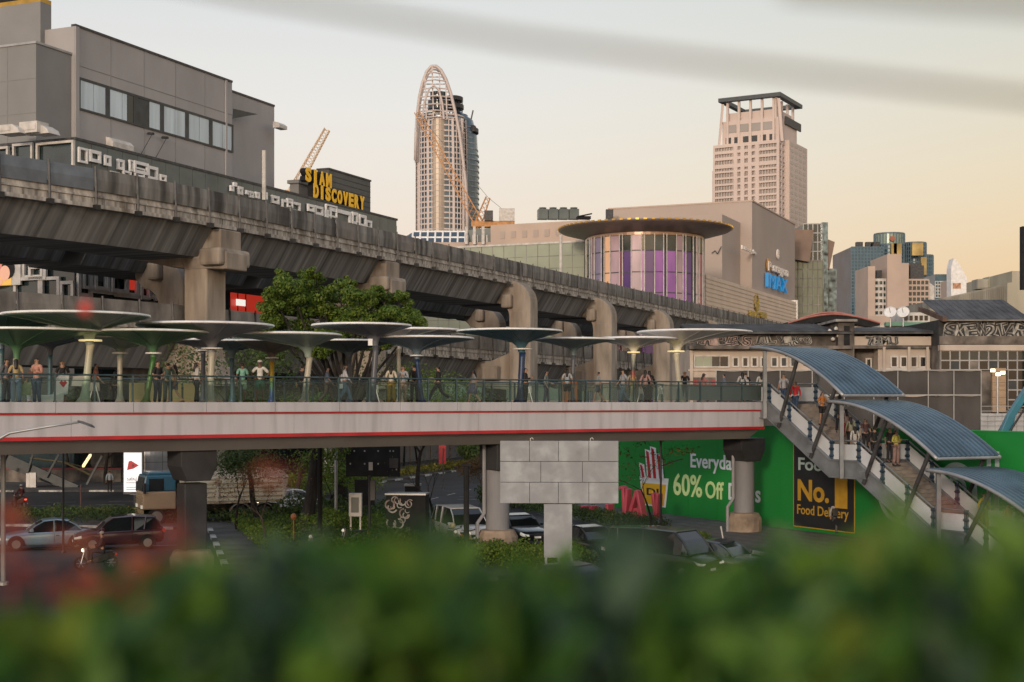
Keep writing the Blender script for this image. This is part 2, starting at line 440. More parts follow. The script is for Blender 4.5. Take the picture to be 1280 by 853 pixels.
def s_at(px, o=0):
    best = None
    s = 0
    while s < SMAX:
        p = vp(s, o, 0); q = 640 + p.x / p.y * F
        if best is None or abs(q - px) < best[0]: best = (abs(q - px), s)
        s += .25
    return best[1]
def loftpath(mb, prof, s0, s1, oo=0, zz=0, step=5, mi=0):
    n = max(1, int((s1 - s0) / step + .5))
    mb.loft([[vp(s0 + (s1 - s0) * i / n, o + oo, z + zz) for o, z in prof] for i in range(n + 1)], mi)
PIERPX = [285, 488, 644, 747, 821, 888, 930]
PST = [s_at(p) for p in PIERPX]
span = (PST[4] - PST[2]) / 2
PST = [PST[0] - (PST[1] - PST[0])] + PST
cuts = [0] + PST[0:1] + PST[1:] + [SMAX]
def viaduct(name, label, oo, zz, s0, gaps, full, panels, group, glass_to=0):
    r = thing(name, label, 'railway viaduct', vp(s0, oo, -H - zz), group)
    for i, (a, b) in enumerate(gaps):
        mb = MB(); loftpath(mb, [(.35, 13.1), (1.75, 10.9), (7.2, 10.9), (8.6, 13.1)], a, b, oo, zz); put('girder', mb, M['girder'], r)
    mb = MB(); loftpath(mb, [(-.05, 13.06), (-.05, 13.32), (9, 13.32), (9, 13.06)], s0, SMAX - .5, oo, zz, 6); put('deck_slab', mb, M['parapet'], r)
    mb = MB(); loftpath(mb, [(.12, 13.32), (.12, 14.5), (.34, 14.5), (.34, 13.32)], s0, SMAX - .5, oo, zz, 6)
    loftpath(mb, [(.03, 13.78), (.03, 13.92), (.119, 13.92), (.119, 13.78)], s0, SMAX - .5, oo, zz, 6); put('parapet', mb, M['parapet'], r)
    mb = MB(); loftpath(mb, [(8.6, 13.32), (8.6, 15.2), (8.8, 15.2), (8.8, 13.32)], s0, SMAX - .5, oo, zz, 6); put('far_parapet', mb, M['girder'], r)
    if not full: return r
    s = s0; k = 0
    while s + 3.7 < SMAX - 1:
        a, b = s, s + 3.7
        top = 15.7
        px = 640 + vp(b, oo, 0).x / vp(b, oo, 0).y * F
        m = M['bluepanel'] if px < glass_to else M[panels]
        if oo < 1 and px > 360 and random.random() < .10: m = M['npanel2']
        mb = MB(); loftpath(mb, [(.0, 14.22), (-.06, 15.0), (.0, top), (.08, top), (.03, 15.0), (.08, 14.22)], a + .1, b - .1, oo, zz, 2)
        put('noise_panel', mb, m, r)
        mb = MB()
        p = vp(a, -.16 + oo, 13.0 + zz); q = vp(a, -.16 + oo, 14.15 + zz); q2 = vp(a, -.06 + oo, 15.85 + zz)
        mb.bar(p, q, .13, .16); mb.bar(q - Vector((0, 0, .1)), q2, .12, .14)
        f = put('panel_post', mb, M['steel_dk'], r)
        mb = MB(); c = vp(a, -.2 + oo, 13.12 + zz); _, t = vpos(a); w = Vector((-t.y, t.x, 0))
        mb.box(Fr(c, t, w), -.2, .2, -.18, .2, -.22, .12); put('post_clamp', mb, M['black'], f)
        # small joints of the parapet wall between the posts
        s += 3.7; k += 1
    # walkway rail above the left panels and joints cast in the parapet
    mb = MB()
    for j in range(int((min(SMAX, PST[5]) - s0) / .925)):
        sj = s0 + j * .925
        p = vp(sj, .105 + oo, 13.34 + zz); mb.bar(p, p + Vector((0, 0, .42)), .05, .03)
    put('parapet_joint', mb, M['conc'], r, kind='stuff')
    return r
g = 1.35
gaps = [(0, PST[0] - g)] + [(a + g, b - g) for a, b in zip(PST, PST[1:])] + [(PST[-1] + g, SMAX - .5)]
viaduct('upper_railway_viaduct', 'upper elevated concrete railway running away to the right with stained noise panels', 0, 0, 0, gaps, True, 'npanel', 'elevated railway decks', 135)
viaduct('lower_railway_viaduct', 'lower elevated railway deck carried beneath the upper one behind the round canopies', 3.4, -8.35, 0, gaps, True, 'npanel2', 'elevated railway decks')
bg = [(max(0, a), b) for a, b in gaps]
viaduct('far_railway_viaduct', 'second elevated railway girder behind, seen dark beneath the upper deck', 13.5, .2, 0, bg, False, 'npanel', 'elevated railway decks')

def pframe(s, o):
    p, t = vpos(s); w = Vector((-t.y, t.x, 0))
    q = p + w * o
    return Fr((q.x, q.y, 0), t, w)      # x along the track, y away from the camera
def straight_pier(s, label):
    f = pframe(s, 0)
    r = thing('viaduct_pier', label, 'viaduct pier', f.p(0, 1.9), 'piers of the elevated railway')
    z = H
    mb = MB(); mb.prism(f, [(-1.2, 0), (1.2, 0), (1.2, z + 10.0), (1.7, z + 10.9), (-1.7, z + 10.9), (-1.2, z + 10.0)], 1.0, 3.1, 'xz'); put('shaft', mb, M['pier'], r, bevel=.12)
    mb = MB(); mb.prism(f, [(-.9, z + 9.9), (4, z + 10.2), (8.9, z + 11.2), (8.9, z + 12.95), (-.35, z + 12.95), (-.35, z + 11.4), (-.9, z + 11.2)], -1.3, 1.3, 'yz'); put('crosshead', mb, M['pier'], r, bevel=.1)
    mb = MB(); mb.box(f, -1.95, 1.95, -.75, 1.2, z + 10.2, z + 11.5); put('bearing_ledge', mb, M['pier'], r, bevel=.22)
    mb = MB(); mb.prism(f, [(-.6, z + 1.2), (7, z + 1.2), (11, z + 3.0), (11, z + 4.6), (2, z + 4.6)], -1.1, 1.1, 'yz'); put('lower_crosshead', mb, M['pier'], r, bevel=.1)
    return r
def hook_pier(s, label, zt=13.45, oo=-2.3, low=True, arm=9.5, group='piers of the elevated railway', lowtop=4.3):
    f = pframe(s, oo)
    r = thing('viaduct_pier', label, 'viaduct pier', f.p(0, 1.3), group)
    z = H
    R1 = 2.5
    pts = [(0, 0), (0, z + zt - R1)]
    for k in range(1, 9):
        a = math.pi / 2 * k / 8
        pts.append((R1 - R1 * math.cos(a), z + zt - R1 + R1 * math.sin(a)))
    pts += [(arm, z + zt), (arm, z + zt - 1.6)]
    r2 = 1.5; xi = 2.55; zi = z + zt - 2.5
    for k in range(0, 7):
        a = math.pi / 2 * (1 - k / 6)
        pts.append((xi + r2 - r2 * math.cos(a), zi - r2 + r2 * math.sin(a)))
    pts.append((xi, 0))
    mb = MB(); mb.prism(f, pts, -1.15, 1.15, 'yz'); put('hooked_shaft', mb, M['pier'], r, bevel=.14)
    # recessed rib along the hook's face
    mb = MB()
    mb.prism(f, [(.45, z + 2), (2.05, z + 2), (2.05, z + zt - 3.4), (.45, z + zt - 3.4)], -1.22, -1.15, 'yz')
    put('face_panel', mb, M['pier'], r, bevel=.03)
    for a_ in (-2.0, 1.1): mb = MB(); mb.box(f, a_, a_ + .9, 2.0, 3.2, z + 10.4, z + 11.9); put('bearing_corbel', mb, M['pier'], r, bevel=.2)
    if low:
        mb = MB(); mb.prism(f, [(2.2, z + 1.3), (8, z + 1.8), (12, z + 3.0), (12, z + 4.6), (4.9, z + 4.6), (2.2, z + 5.6)], -1.0, 1.0, 'yz')
        mb.box(f, -2.1, -.9, 3.6, 5.4, z + 2.5, z + 4.0); put('lower_arm', mb, M['pier'], r, bevel=.12)
    return r
straight_pier(PST[0], 'viaduct pier wholly left of the canopies, mostly behind the frame edge')
straight_pier(PST[1], 'square concrete pier with a broad capital left of the large tree')
straight_pier(PST[2], 'straight concrete pier rising behind the right side of the large tree')
for s, l in zip(PST[3:], ['hooked concrete pier behind the navy stemmed canopy', 'second hooked pier from the left, behind the pale grey canopies', 'third hooked pier from the left, behind the white stemmed canopy', 'fourth hooked pier, small, just left of the graffiti covered roof', 'farthest hooked pier, tiny under the end of the railway']):
    hook_pier(s, l)
bl = ['far row pier with an arched head, left of the square pier', 'far row arched pier hidden behind the large tree', 'far row arched pier just left of the first hooked pier', 'far row arched pier seen between the first two hooked piers', 'far row arched pier seen past the second hooked pier', 'far row arched pier farthest right']
for k, (px, l) in enumerate(zip([228, 440, 622, 718, 795, 860], bl)):
    hook_pier(s_at(px, 12), l, 12.2, 11.2, False, 5.0, 'arched piers of the far railway row')

# ------------------------------------------------------------------ the footbridge
B0 = Vector((-18.5, 51.5, 0)); BX = Vector((.804, .594, 0)).normalized(); BY = Vector((-BX.y, BX.x, 0))
FB = Fr(B0, BX, BY)
BL0, BL1, BW = -16.0, 39.6, 8.0
def bxx(px, o=0):
    k = (px - 640) / F; q = B0 + BY * o
    return (k * q.y - q.x) / (BX.x - k * BX.y)
fb = thing('footbridge', 'long pale grey footbridge with two thin red stripes crossing the whole view', 'footbridge', FB.p(10, 4))
x = BL0
while x < BL1 - .01:
    x1 = min(x + 3.0, BL1)
    for o_ in (0, BW - .35): mb = MB(); mb.box(FB, x + .008, x1 - .008, o_, o_ + .35, H - .40, H - .0); put('kerb_segment', mb, M['bridge'], fb, bevel=.015)
    x = x1
x = BL0
while x < BL1 - .01:
    x1 = min(x + 9.3, BL1)
    mb = MB(); mb.box(FB, x + .006, x1 - .006, .10, BW - .10, H - 1.28, H - .46); put('side_girder', mb, M['bridge'], fb)
    x = x1
mb = MB(); mb.box(FB, BL0, BL1, .06, BW - .06, H - .475, H - .40); mb.box(FB, BL0, BL1, .04, BW - .04, H - 1.42, H - 1.28); put('red_stripe', mb, M['red'], fb)
mb = MB(); mb.prism(FB, [(.35, H - 1.42), (1.25, H - 1.95), (BW - 1.25, H - 1.95), (BW - .35, H - 1.42)], BL0, BL1, 'yz'); put('soffit_box', mb, M['soffit'], fb)
mb = MB(); mb.box(FB, BL0, BL1, .35, BW - .35, H - .4, H - .1); put('deck', mb, M['pave'], fb)
# balustrade: posts, panes and rails both sides
postmb = MB(); postmb.box(I, -.03, .03, -.04, .04, -.3, 1.02); postmb.box(I, -.05, .05, -.07, .07, 0, .05); postme = postmb.mesh('rail_post'); postme.materials.append(M['rail'])
glmb = MB(); glmb.box(I, .06, 1.44, -.008, .008, .10, .90); glme = glmb.mesh('glass_panel'); glme.materials.append(M['pane'])
rz = math.atan2(BX.y, BX.x)
for o in (.12, BW - .12):
    n = int((BL1 - BL0) / 1.5)
    for i in range(n + 1):
        for me, nm in ((postme, 'rail_post'), (glme, 'glass_panel')):
            if nm == 'glass_panel' and i == n: continue
            q = bpy.data.objects.new(nm, me); C.objects.link(q); q.parent = fb
            q.location = FB.p(BL0 + i * 1.5, o, H) - ROOT[fb.name]; q.rotation_euler = (0, 0, rz)
    mb = MB(); mb.tube([FB.p(BL0, o, H + 1.03), FB.p(BL1, o, H + 1.03)], .035, 8); put('handrail', mb, M['rail'], fb)
    mb = MB(); mb.tube([FB.p(BL0, o, H + .82), FB.p(BL1, o, H + .82)], .015, 6); put('mid_rail', mb, M['rail'], fb)
def bcol(px, off, r, m, head, square=False):
    xx = bxx(px, off); c = FB.p(xx, off, 0)
    f = Fr(c, BX, BY)
    if square:
        mb = MB(); mb.box(f, -r, r, -r * .8, r * .8, .9, 3.9); q = put('column', mb, m, fb, bevel=.06)
    else:
        mb = MB(); mb.lathe([(r, .9), (r, H - 3.2)], 28, c); q = put('column', mb, m, fb, smooth=False)
    mb = MB(); k = r + .32
    pr = [(k * 1.1, 0), (k * 1.1, .85), (k * .92, 1.15), (r, 1.2)]
    mb.lathe(pr, 16, c); put('pedestal', mb, M['pedestal'], q)
    mb = MB(); a, b = head
    mb.prism(f, [(-r * 1.02, H - 3.2), (r * 1.02, H - 3.2), (b, H - 2.6), (b, H - 1.955), (-a, H - 1.955), (-a, H - 2.6)], -.72, .72, 'xz'); put('column_head', mb, M['colblack'], q, bevel=.04)
    return c
bcol(240, 2.2, .50, M['colblack'], (.78, .78), True)
c2 = bcol(622, 2.2, .56, M['colgrey'], (.55, .55))
c3 = bcol(930, 2.6, .56, M['colgrey'], (.9, .9))
c0 = bcol(-140, 2.2, .6, M['colblack'], (1.0, .85), True)
for c, nm in ((c2, 0), (c3, 1)):
    mb = MB(); p = c + Vector((-.95, -.35, 0))
    mb.tube([p + Vector((0, 0, 0.0)), p + Vector((0, 0, 1.5)), p + Vector((.32, .1, 1.95)), p + Vector((.32, .1, H - 2))], .09, 8)
    put('drain_pipe', mb, M['greenpipe'], fb)
# lamp strip glowing under the far left of the bridge
mb = MB(); f = Fr(P(107, 577, 66), (.35, .25, .0)); q0 = P(104, 583, 60); q1 = P(113, 569, 62)
mb.bar(q0, q1, .09, .09)
solo('tube_lamp', mb, mat('lit_tube', (1, .8, .5), .5, var=0, emit=(1, .72, .35), es=1.6), 'short glowing yellow tube lamp hanging under the footbridge by the stair strut', 'lamp')

# ------------------------------------------------------------------ the covered stairs
S0 = Vector((13.5, 74.4, 0)); SU = Vector((.45, -.893, 0)).normalized(); SW = Vector((-SU.y, SU.x, 0)) 
ST = Fr(S0, SU, SW)
SWD = 3.0
def sz(t):
    k = [(-3, -.1), (0, -.1), (5, -2.95), (7, -2.95), (12, -5.8), (14, -5.8), (16.4, -7.2)]
    if t <= k[0][0]: return k[0][1]
    for (a, za), (b, zb) in zip(k, k[1:]):
        if t <= b: return za + (zb - za) * (t - a) / (b - a)
    return -7.2
def sp(t, w, z): return ST.p(t, w, H + z)
st = thing('covered_stairs', 'grey steel covered staircase coming down from the footbridge towards the right', 'staircase', ST.p(8, 1.5))
brk = [-2.2, 0, 5, 7, 12, 14, 16.4]
for w0 in (-.12, SWD):
    mb = MB()
    top = [(t, sz(t) + .10) for t in brk]; bot = [(t, sz(t) - .75) for t in reversed(brk)]
    bot[0] = (16.4, -7.19); top[-1] = (16.4, -7.0)
    # closed outline of the stringer, split per bay to stay planar
    for (a, za), (b, zb) in zip(top, top[1:]):
        mb.prism(ST, [(a, H + za), (b, H + zb), (b, H + max(-7.19, zb - .8)), (a, H + max(-7.19, za - .8))], w0, w0 + .12, 'xz')
    put('stringer', mb, M['stair'], st)
    mb = MB()
    for (a, za), (b, zb) in zip(top, top[1:]):
        for dz in (.02, -.82):
            if zb + dz < -7.15: continue
            mb.bar(sp(a, w0 + .06, za + dz), sp(b, w0 + .06, zb + dz), .30, .05)
    put('stringer_flange', mb, M['stair'], st)
def flight(t0, t1, z0, z1):
    n = max(1, round((z0 - z1) / .168)); dt = (t1 - t0) / n; dz = (z0 - z1) / n
    for i in range(n):
        mb = MB(); a = t0 + i * dt; z = z0 - (i + 1) * dz
        mb.box(ST, a, a + dt + .03, 0, SWD, H + z - .05, H + z); mb.box(ST, a, a + .02, 0, SWD, H + z, H + z + dz - .052)
        put('step', mb, M['tread'], st)
flight(0, 5, -.1, -2.95); flight(7, 12, -2.95, -5.8); flight(14, 16.4, -5.8, -7.17)
for a, b, z in ((-2.2, 0, -.1), (5.03, 7, -2.95), (12.03, 14, -5.8)):
    mb = MB(); mb.box(ST, a, b, 0, SWD, H + z - .2, H + z); put('landing', mb, M['tread'], st)
# balustrades: white panels, dark blue balusters, sloping rails
for side, w0 in ((0, -.02), (1, SWD + .02)):
    for (a, b) in ((-1.6, 0), (0, 5), (5, 7), (7, 12), (12, 14), (14, 16.3)):
        n = 3 if b - a > 3 else (1 if b - a < 2.1 else 2)
        for i in range(n):
            t0 = a + (b - a) * i / n; t1 = a + (b - a) * (i + 1) / n
            mb = MB(); g_ = .13
            mb.prism(ST, [(t0 + g_, H + sz(t0 + g_) + .16), (t1 - g_, H + sz(t1 - g_) + .16), (t1 - g_, H + sz(t1 - g_) + .90), (t0 + g_, H + sz(t0 + g_) + .90)], w0 - .01, w0 + .01, 'xz')
            put('balustrade_panel', mb, M['stairlite'], st)
            mb = MB()
            for dt in (-.07, .07):
                z = sz(t1)
                prof = [(.06, 0), (.06, .15), (.11, .22), (.06, .32), (.06, .48), (.12, .56), (.06, .64), (.06, .80), (.10, .88), (.05, .95), (.05, 1.0)]
                mb.lathe(prof, 8, sp(t1 + dt, w0, z + .1))
            mb.box(ST, t1 - .16, t1 + .16, w0 - .07, w0 + .07, H + sz(t1) + .06, H + sz(t1) + .16)
            put('baluster_pair', mb, M['bluepost'], st)
        mb = MB(); mb.tube([sp(a, w0, sz(a) + 1.08), sp(b, w0, sz(b) + 1.08)], .04, 8); put('handrail', mb, M['stair'], st)
# roof columns
def rz_(t, k):
    t0, z0 = [(-1.1, 2.88), (5.2, 0.05), (12.0, -3.02)][k]
    return z0 - .0457 * (t - t0) ** 2
for k, (tv, rk) in enumerate([(-.15, [(1.0, 2.55), (3.6, 5.55)]), (5.95, [(7.55, 9.15), (10.2, 12.0)]), (12.5, [(13.9, 15.6), (16.6, 18.2)])]):
    for w in (-.22, SWD + .22):
        mb = MB(); mb.bar(sp(tv, w, sz(tv) - .75), sp(tv, w, rz_(tv, k) - .12), .19, .19, up=(1, 0, 0)); put('column', mb, M['stair'], st)
        for a, b in rk:
            mb = MB(); mb.tube([sp(a, w, max(-7.2, sz(a) - .6)), sp(b, w, rz_(b, k) - .1)], .10, 10); put('raking_column', mb, M['steel_dk'], st)
            mb = MB(); mb.box(Fr(sp(a, w, max(-7.0, sz(a) - .2)), SU, SW), -.22, .22, -.1, .1, -.18, .18); put('column_shoe', mb, M['stair'], st)
# the three curved ribbed roofs
for k in range(3):
    t0 = (-1.1, 5.2, 12.0)[k]; nt_ = 36; L = 7.45
    secs = []
    nr = 13; wa, wb = -.45, SWD + .35
    for i in range(nt_ + 1):
        t = t0 + L * i / nt_; row = []
        for j in range(nr):
            w = wa + (wb - wa) * j / nr; d = (wb - wa) / nr
            for (u, h_) in ((0, 0), (.52, 0), (.62, .09), (.90, .09)):
                row.append(sp(t, w + d * u, rz_(t, k) + h_))
        row.append(sp(t, wb, rz_(t, k)))
        secs.append(row)
    mb = MB(); mb.loft(secs, closed=False, cap=False); rf = put('roof_sheet', mb, M['roofblue'], st, fixn=False)
    for w in (wa, wb):
        mb = MB(); mb.tube([sp(t0 + L * i / nt_, w, rz_(t0 + L * i / nt_, k) - .02) for i in range(nt_ + 1)], .085, 8); put('edge_tube', mb, M['steel'], rf, smooth=True)
    mb = MB()
    for t in (t0, t0 + L): mb.tube([sp(t, wa, rz_(t, k) - .02), sp(t, wb, rz_(t, k) - .02)], .07, 8)
    put('end_tube', mb, M['steel'], rf)
    for i in range(1, 5):
        t = t0 + L * i / 5
        mb = MB(); mb.bar(sp(t, wa, rz_(t, k) - .09), sp(t, wb, rz_(t, k) - .09), .08, .12); put('purlin', mb, M['stair'], rf)

# ------------------------------------------------------------------ lettering
def textmb(s, size=1.0, depth=.02, bold=0.0, cond=1.0):
    cu = bpy.data.curves.new('t', 'FONT'); cu.body = s; cu.size = size; cu.extrude = depth; cu.offset = bold; cu.resolution_u = 3
    o = bpy.data.objects.new('t', cu); C.objects.link(o)
    dg = bpy.context.evaluated_depsgraph_get(); dg.update()
    me = bpy.data.meshes.new_from_object(o.evaluated_get(dg))
    vs = [(v.co.x * cond, v.co.y, v.co.z) for v in me.vertices]; fs = [tuple(p.vertices) for p in me.polygons]
    bpy.data.objects.remove(o); bpy.data.curves.remove(cu); bpy.data.meshes.remove(me)
    return vs, fs
def text(name, s, fr, x, z, size, m, parent, depth=.02, bold=0.0, cond=1.0, proud=.03, fit=None, label=None):
    """lettering standing on the frame's x-z plane, facing -y; fit=(width,height) stretches it to that size"""
    vs, fs = textmb(s, size, depth, bold, cond)
    if fit:
        x0 = min(v[0] for v in vs); x1 = max(v[0] for v in vs); y0 = min(v[1] for v in vs); y1 = max(v[1] for v in vs)
        vs = [((v[0] - x0) / (x1 - x0) * fit[0], (v[1] - y0) / (y1 - y0) * fit[1], v[2]) for v in vs]
    mb = MB(); mb.add([fr.p(x + v[0], -proud - v[2], z + v[1]) for v in vs], fs)
    return put(name, mb, m, parent, label=label)
def flat(name, fr, pts, m, parent, y0=.012, th=.012, label=None):
    mb = MB(); mb.prism(fr, pts, -y0 - th, -y0, 'xz'); return put(name, mb, m, parent, label=label)
def ringpts(cx, cz, r0, r1, a0, a1, n=24):
    a = [a0 + (a1 - a0) * i / n for i in range(n + 1)]
    return [(cx + r1 * math.cos(R(t)), cz + r1 * math.sin(R(t))) for t in a] + [(cx + r0 * math.cos(R(t)), cz + r0 * math.sin(R(t))) for t in reversed(a)]
def onplane(fr, px, py):
    p = hit(px, py, fr.o, fr.y); d = p - fr.o
    return d.dot(fr.x), d.dot(fr.z)

# ------------------------------------------------------------------ the green hoarding
HX = Vector((.47, -.883, 0)).normalized()
HO = Fr((10.9, 87.9, 0), HX)
ho = thing('hoarding', 'long bright green advertising hoarding behind the stairs and under the footbridge', 'hoarding', HO.p(10, 0))
HT = H - 1.38
x = -9
while x < 33:
    mb = MB(); mb.box(HO, x, x + 2.985, 0, .06, .05, HT); put('hoarding_panel', mb, M['green'], ho); x += 3
mb = MB(); mb.box(HO, -9, 33, -.03, .09, HT, HT + .06); mb.box(HO, -9, 33, -.04, .10, 0, .05); put('edge_trim', mb, mat('green_trim', (.03, .28, .08), .5), ho)
mb = MB()
for i in range(15): mb.box(HO, -8.5 + i * 2.9, -8.4 + i * 2.9, .10, .22, 0, HT - .1)
put('back_frame', mb, M['steel'], ho)
tw = mat('print_white', (.72, .76, .80), .5, var=0); ty = mat('print_pale_green', (.62, .80, .36), .5, var=0); tg = mat('print_gold', (.62, .36, .04), .4, .2, var=.1, scale=2)
tdk = mat('print_near_black', (.02, .022, .025), .5, var=.1); tgy = mat('print_pale_grey', (.38, .48, .46), .5, var=0)
def hotext(s, px, py, px2, py2, m, **k):
    """word from lower-left pixel to upper-right pixel on the hoarding"""
    x0, z0 = onplane(HO, px, py); x1, z1 = onplane(HO, px2, py2)
    text('lettering', s, HO, x0, z0, 1, m, ho, .008, fit=(x1 - x0, z1 - z0), proud=.02, **k)
hotext('Everyday', 863.5, 590, 923, 570, tw, bold=.018)
hotext('60%', 842, 619, 878, 594, ty, bold=.02)
hotext('Off', 882, 623, 905, 603, ty, bold=.02)
hotext('Deals', 911, 625, 951, 607, tw, bold=.02)
# black panel with gold lettering
bp = [onplane(HO, *q) for q in ((993, 658), (1068, 668), (1068, 560), (993, 562))]
x0, x1 = bp[0][0], bp[1][0]; z0, z1 = bp[0][1] + .05, 5.35
flat('poster_border', HO, [(x0 - .06, z0 - .06), (x1 + .06, z0 - .06), (x1 + .06, z1 + .06), (x0 - .06, z1 + .06)], tg, ho, .01, .012)
flat('poster_panel', HO, [(x0, z0), (x1, z0), (x1, z1), (x0, z1)], tdk, ho, .024, .012)
def bptext(s, a, b, c, d, m, bold=.02):
    w = x1 - x0; h = z1 - z0
    text('lettering', s, HO, x0 + a * w, z0 + b * h, 1, m, ho, .006, bold, proud=.046, fit=(w * (c - a), h * (d - b)))
bptext('Food', .08, .62, .62, .76, tgy); bptext('No.', .07, .28, .60, .52, tg, .03)
bptext('Food Delivery', .06, .10, .92, .24, tg, .012); bptext('#1', .16, .80, .5, .94, tgy)
w = x1 - x0; h = z1 - z0
flat('numeral_bar', HO, [(x0 + w * .70, z0 + h * .24), (x0 + w * .90, z0 + h * .24), (x0 + w * .90, z0 + h * .66), (x0 + w * .78, z0 + h * .68), (x0 + w * .70, z0 + h * .58)], tg, ho, .045, .012)
# pale rounded line emblem behind the stairs
ex, ez = onplane(HO, 1128, 612)
for r0, r1 in ((1.6, 1.82), (1.0, 1.16)):
    flat('emblem_line', HO, ringpts(ex, ez, r0, r1, 40 if r0 > 1 else -60, 330 if r0 > 1 else 300), tgy, ho)
ex, ez = onplane(HO, 1196, 612)
flat('emblem_line', HO, ringpts(ex, ez, 1.0, 1.3, 0, 180), tgy, ho)
flat('emblem_line', HO, ringpts(ex, ez, .45, .65, 0, 359), tgy, ho)
flat('emblem_line', HO, [(ex + 1.0, ez - 1.6), (ex + 1.3, ez - 1.6), (ex + 1.3, ez), (ex + 1.0, ez)], tgy, ho)
flat('emblem_line', HO, [(ex + 1.9, ez - 1.8), (ex + 2.15, ez - 1.8), (ex + 2.15, ez + 1.9), (ex + 1.9, ez + 1.9)], tgy, ho)
flat('emblem_line', HO, [(ex + 2.4, ez - 1.8), (ex + 2.65, ez - 1.8), (ex + 2.65, ez + 1.9), (ex + 2.4, ez + 1.9)], tgy, ho)
# printed cup with striped sticks
cu = [onplane(HO, *q) for q in ((801, 622), (834, 633), (836, 590), (799, 588), (836, 556), (799, 552))]
cx = (cu[0][0] + cu[1][0]) / 2; cw = (cu[1][0] - cu[0][0]) / 2; cz0 = cu[1][1]; cz1 = cz0 + 1.55
flat('cup_outline', HO, [(cx - cw * .8, cz0 - .1), (cx + cw * .9, cz0 - .1), (cx + cw * 1.12, cz1 + .2), (cx - cw * 1.08, cz1 + .2)], tw, ho)
flat('cup_print', HO, [(cx - cw * .7, cz0), (cx + cw * .78, cz0), (cx + cw * .95, cz1 - .2), (cx - cw * .9, cz1 - .2)], mat('print_yellow', (.70, .42, .02), .5, var=0), ho, .026)
for k, (dx, sw_, hh) in enumerate(((-.75, .18, 1.0), (-.25, .2, 1.9), (.15, .2, 2.1), (.6, .2, 1.7))):
    xx = cx + cw * dx; pr = mat('print_red', (.5, .02, .03), .5, var=0)
    flat('stick_outline', HO, [(xx - sw_ * 1.7, cz1 + .1), (xx + sw_ * 1.7, cz1 + .1), (xx + sw_ * 1.7 - .25, cz1 + hh), (xx - sw_ * 1.2 - .35, cz1 + hh + .1)], tw, ho, .026 + .0121 * k, .012)
    flat('stick_print', HO, [(xx - sw_ * .8, cz1 + .15), (xx + sw_ * .8, cz1 + .15), (xx + sw_ * .6 - .25, cz1 + hh - .1), (xx - sw_ * .7 - .3, cz1 + hh)], pr, ho, .040 + .0121 * k, .012)
text('lettering', 'DJ', HO, cx - cw * .5, cz0 + .45, .8, tdk, ho, .006, .02, proud=.045, fit=(cw * .9, .6))
# ------------------------------------------------------------------ buildings
E = Vector((.3932, .9195, 0)).normalized(); WE = Vector((-E.y, E.x, 0))    # along the street / away to the left
def on(fr, px, py): return onplane(fr, px, py)
def rect(name, fr, px0, px1, pyt, pyb, m, parent, out_=.05, d=.1, mi=0, label=None):
    """a box piece proud of the facade plane between picture columns px0, px1 with its top and bottom taken at px0"""
    x0, zt = on(fr, px0, pyt); x1, _ = on(fr, px1, pyt); _, zb = on(fr, px0, pyb)
    mb = MB(); mb.box(Fr(fr.o, fr.x, fr.y), min(x0, x1), max(x0, x1), -out_ - d, -out_ + 0.0, zb, zt)
    return put(name, mb, m, parent, label=label)
def frame_ring(name, fr, x0, x1, z0, z1, b, m, parent, out_=.0, d=.35):
    mb = MB()
    mb.box(fr, x0, x1, -out_ - d, -out_, z1 - b, z1); mb.box(fr, x0, x1, -out_ - d, -out_, z0, z0 + b)
    mb.box(fr, x0, x0 + b, -out_ - d + .01, -out_ - .01, z0 + b, z1 - b); mb.box(fr, x1 - b, x1, -out_ - d + .01, -out_ - .01, z0 + b, z1 - b)
    return put(name, mb, m, parent)
def seams(fr, x0, x1, z0, z1, nx, nz, m, parent, d=.02, w=.05, name='cladding_joint'):
    """thin cover strips over the joints of a clad wall, one part"""
    mb = MB()
    for i in range(1, nx): x = x0 + (x1 - x0) * i / nx; mb.box(fr, x - w / 2, x + w / 2, -d, 0, z0, z1)
    for i in range(1, nz): z = z0 + (z1 - z0) * i / nz; mb.box(fr, x0, x1, -d * .8, 0, z - w / 2, z + w / 2)
    return put(name, mb, m, parent, kind='stuff')

# --- grey mall, top left
AF = Fr((-41.5, 135, 0), E)                 # street facade, x runs away from the camera
mall = thing('shopping_mall', 'big taupe grey windowed mall block at the top left behind the railway', 'building', AF.p(18, 15))
ZA = H + 35.7
mb = MB(); mb.box(AF, 0, 26.0, 0, 30, 10, ZA); put('main_block', mb, M['mallgrey'], mall)
mb = MB(); mb.box(AF, 26.0, 36.5, 1.2, 32, 10, ZA - .6); mb.box(AF, 14, 36.4, 6, 34, ZA - .5, ZA + 1.0); put('rear_block', mb, M['mallgrey'], mall)
mb = MB(); mb.box(AF, -4.8, 0, .4, 34, 10, H + 33.0); put('low_block', mb, M['mallgrey2'], mall)
mb = MB(); mb.box(AF, -.6, .9, 3.6, 34, ZA - 4, ZA + 2.6); put('roof_tower', mb, M['mallgrey2'], mall)
mb = MB(); mb.box(AF, -.6, .9, 3.6, 34, ZA + 2.6, ZA + 3.0); q = put('roof_sign_band', mb, M['gold'], mall)
mb = MB(); mb.box(AF, -.4, .7, 4.0, 34, ZA + 3.0, ZA + 5); put('roof_screen', mb, M['blackm'], mall)
for (a, b, y, zt) in ((0, 26, -.06, ZA), (26, 36.5, 1.14, ZA - .6), (14, 36.5, 5.94, ZA + 1.0)):
    mb = MB(); mb.box(AF, a, b, y - .04, y + .5, zt, zt + .22); put('coping', mb, M['steel_dk'], mall)
mb = MB(); mb.box(AF, -4.9, 0, .3, 34, H + 33.0, H + 33.2); put('coping', mb, M['steel'], mall)
seams(AF, 0, 26, H + 14, ZA, 5, 6, M['mallgrey2'], mall, .03, .06)
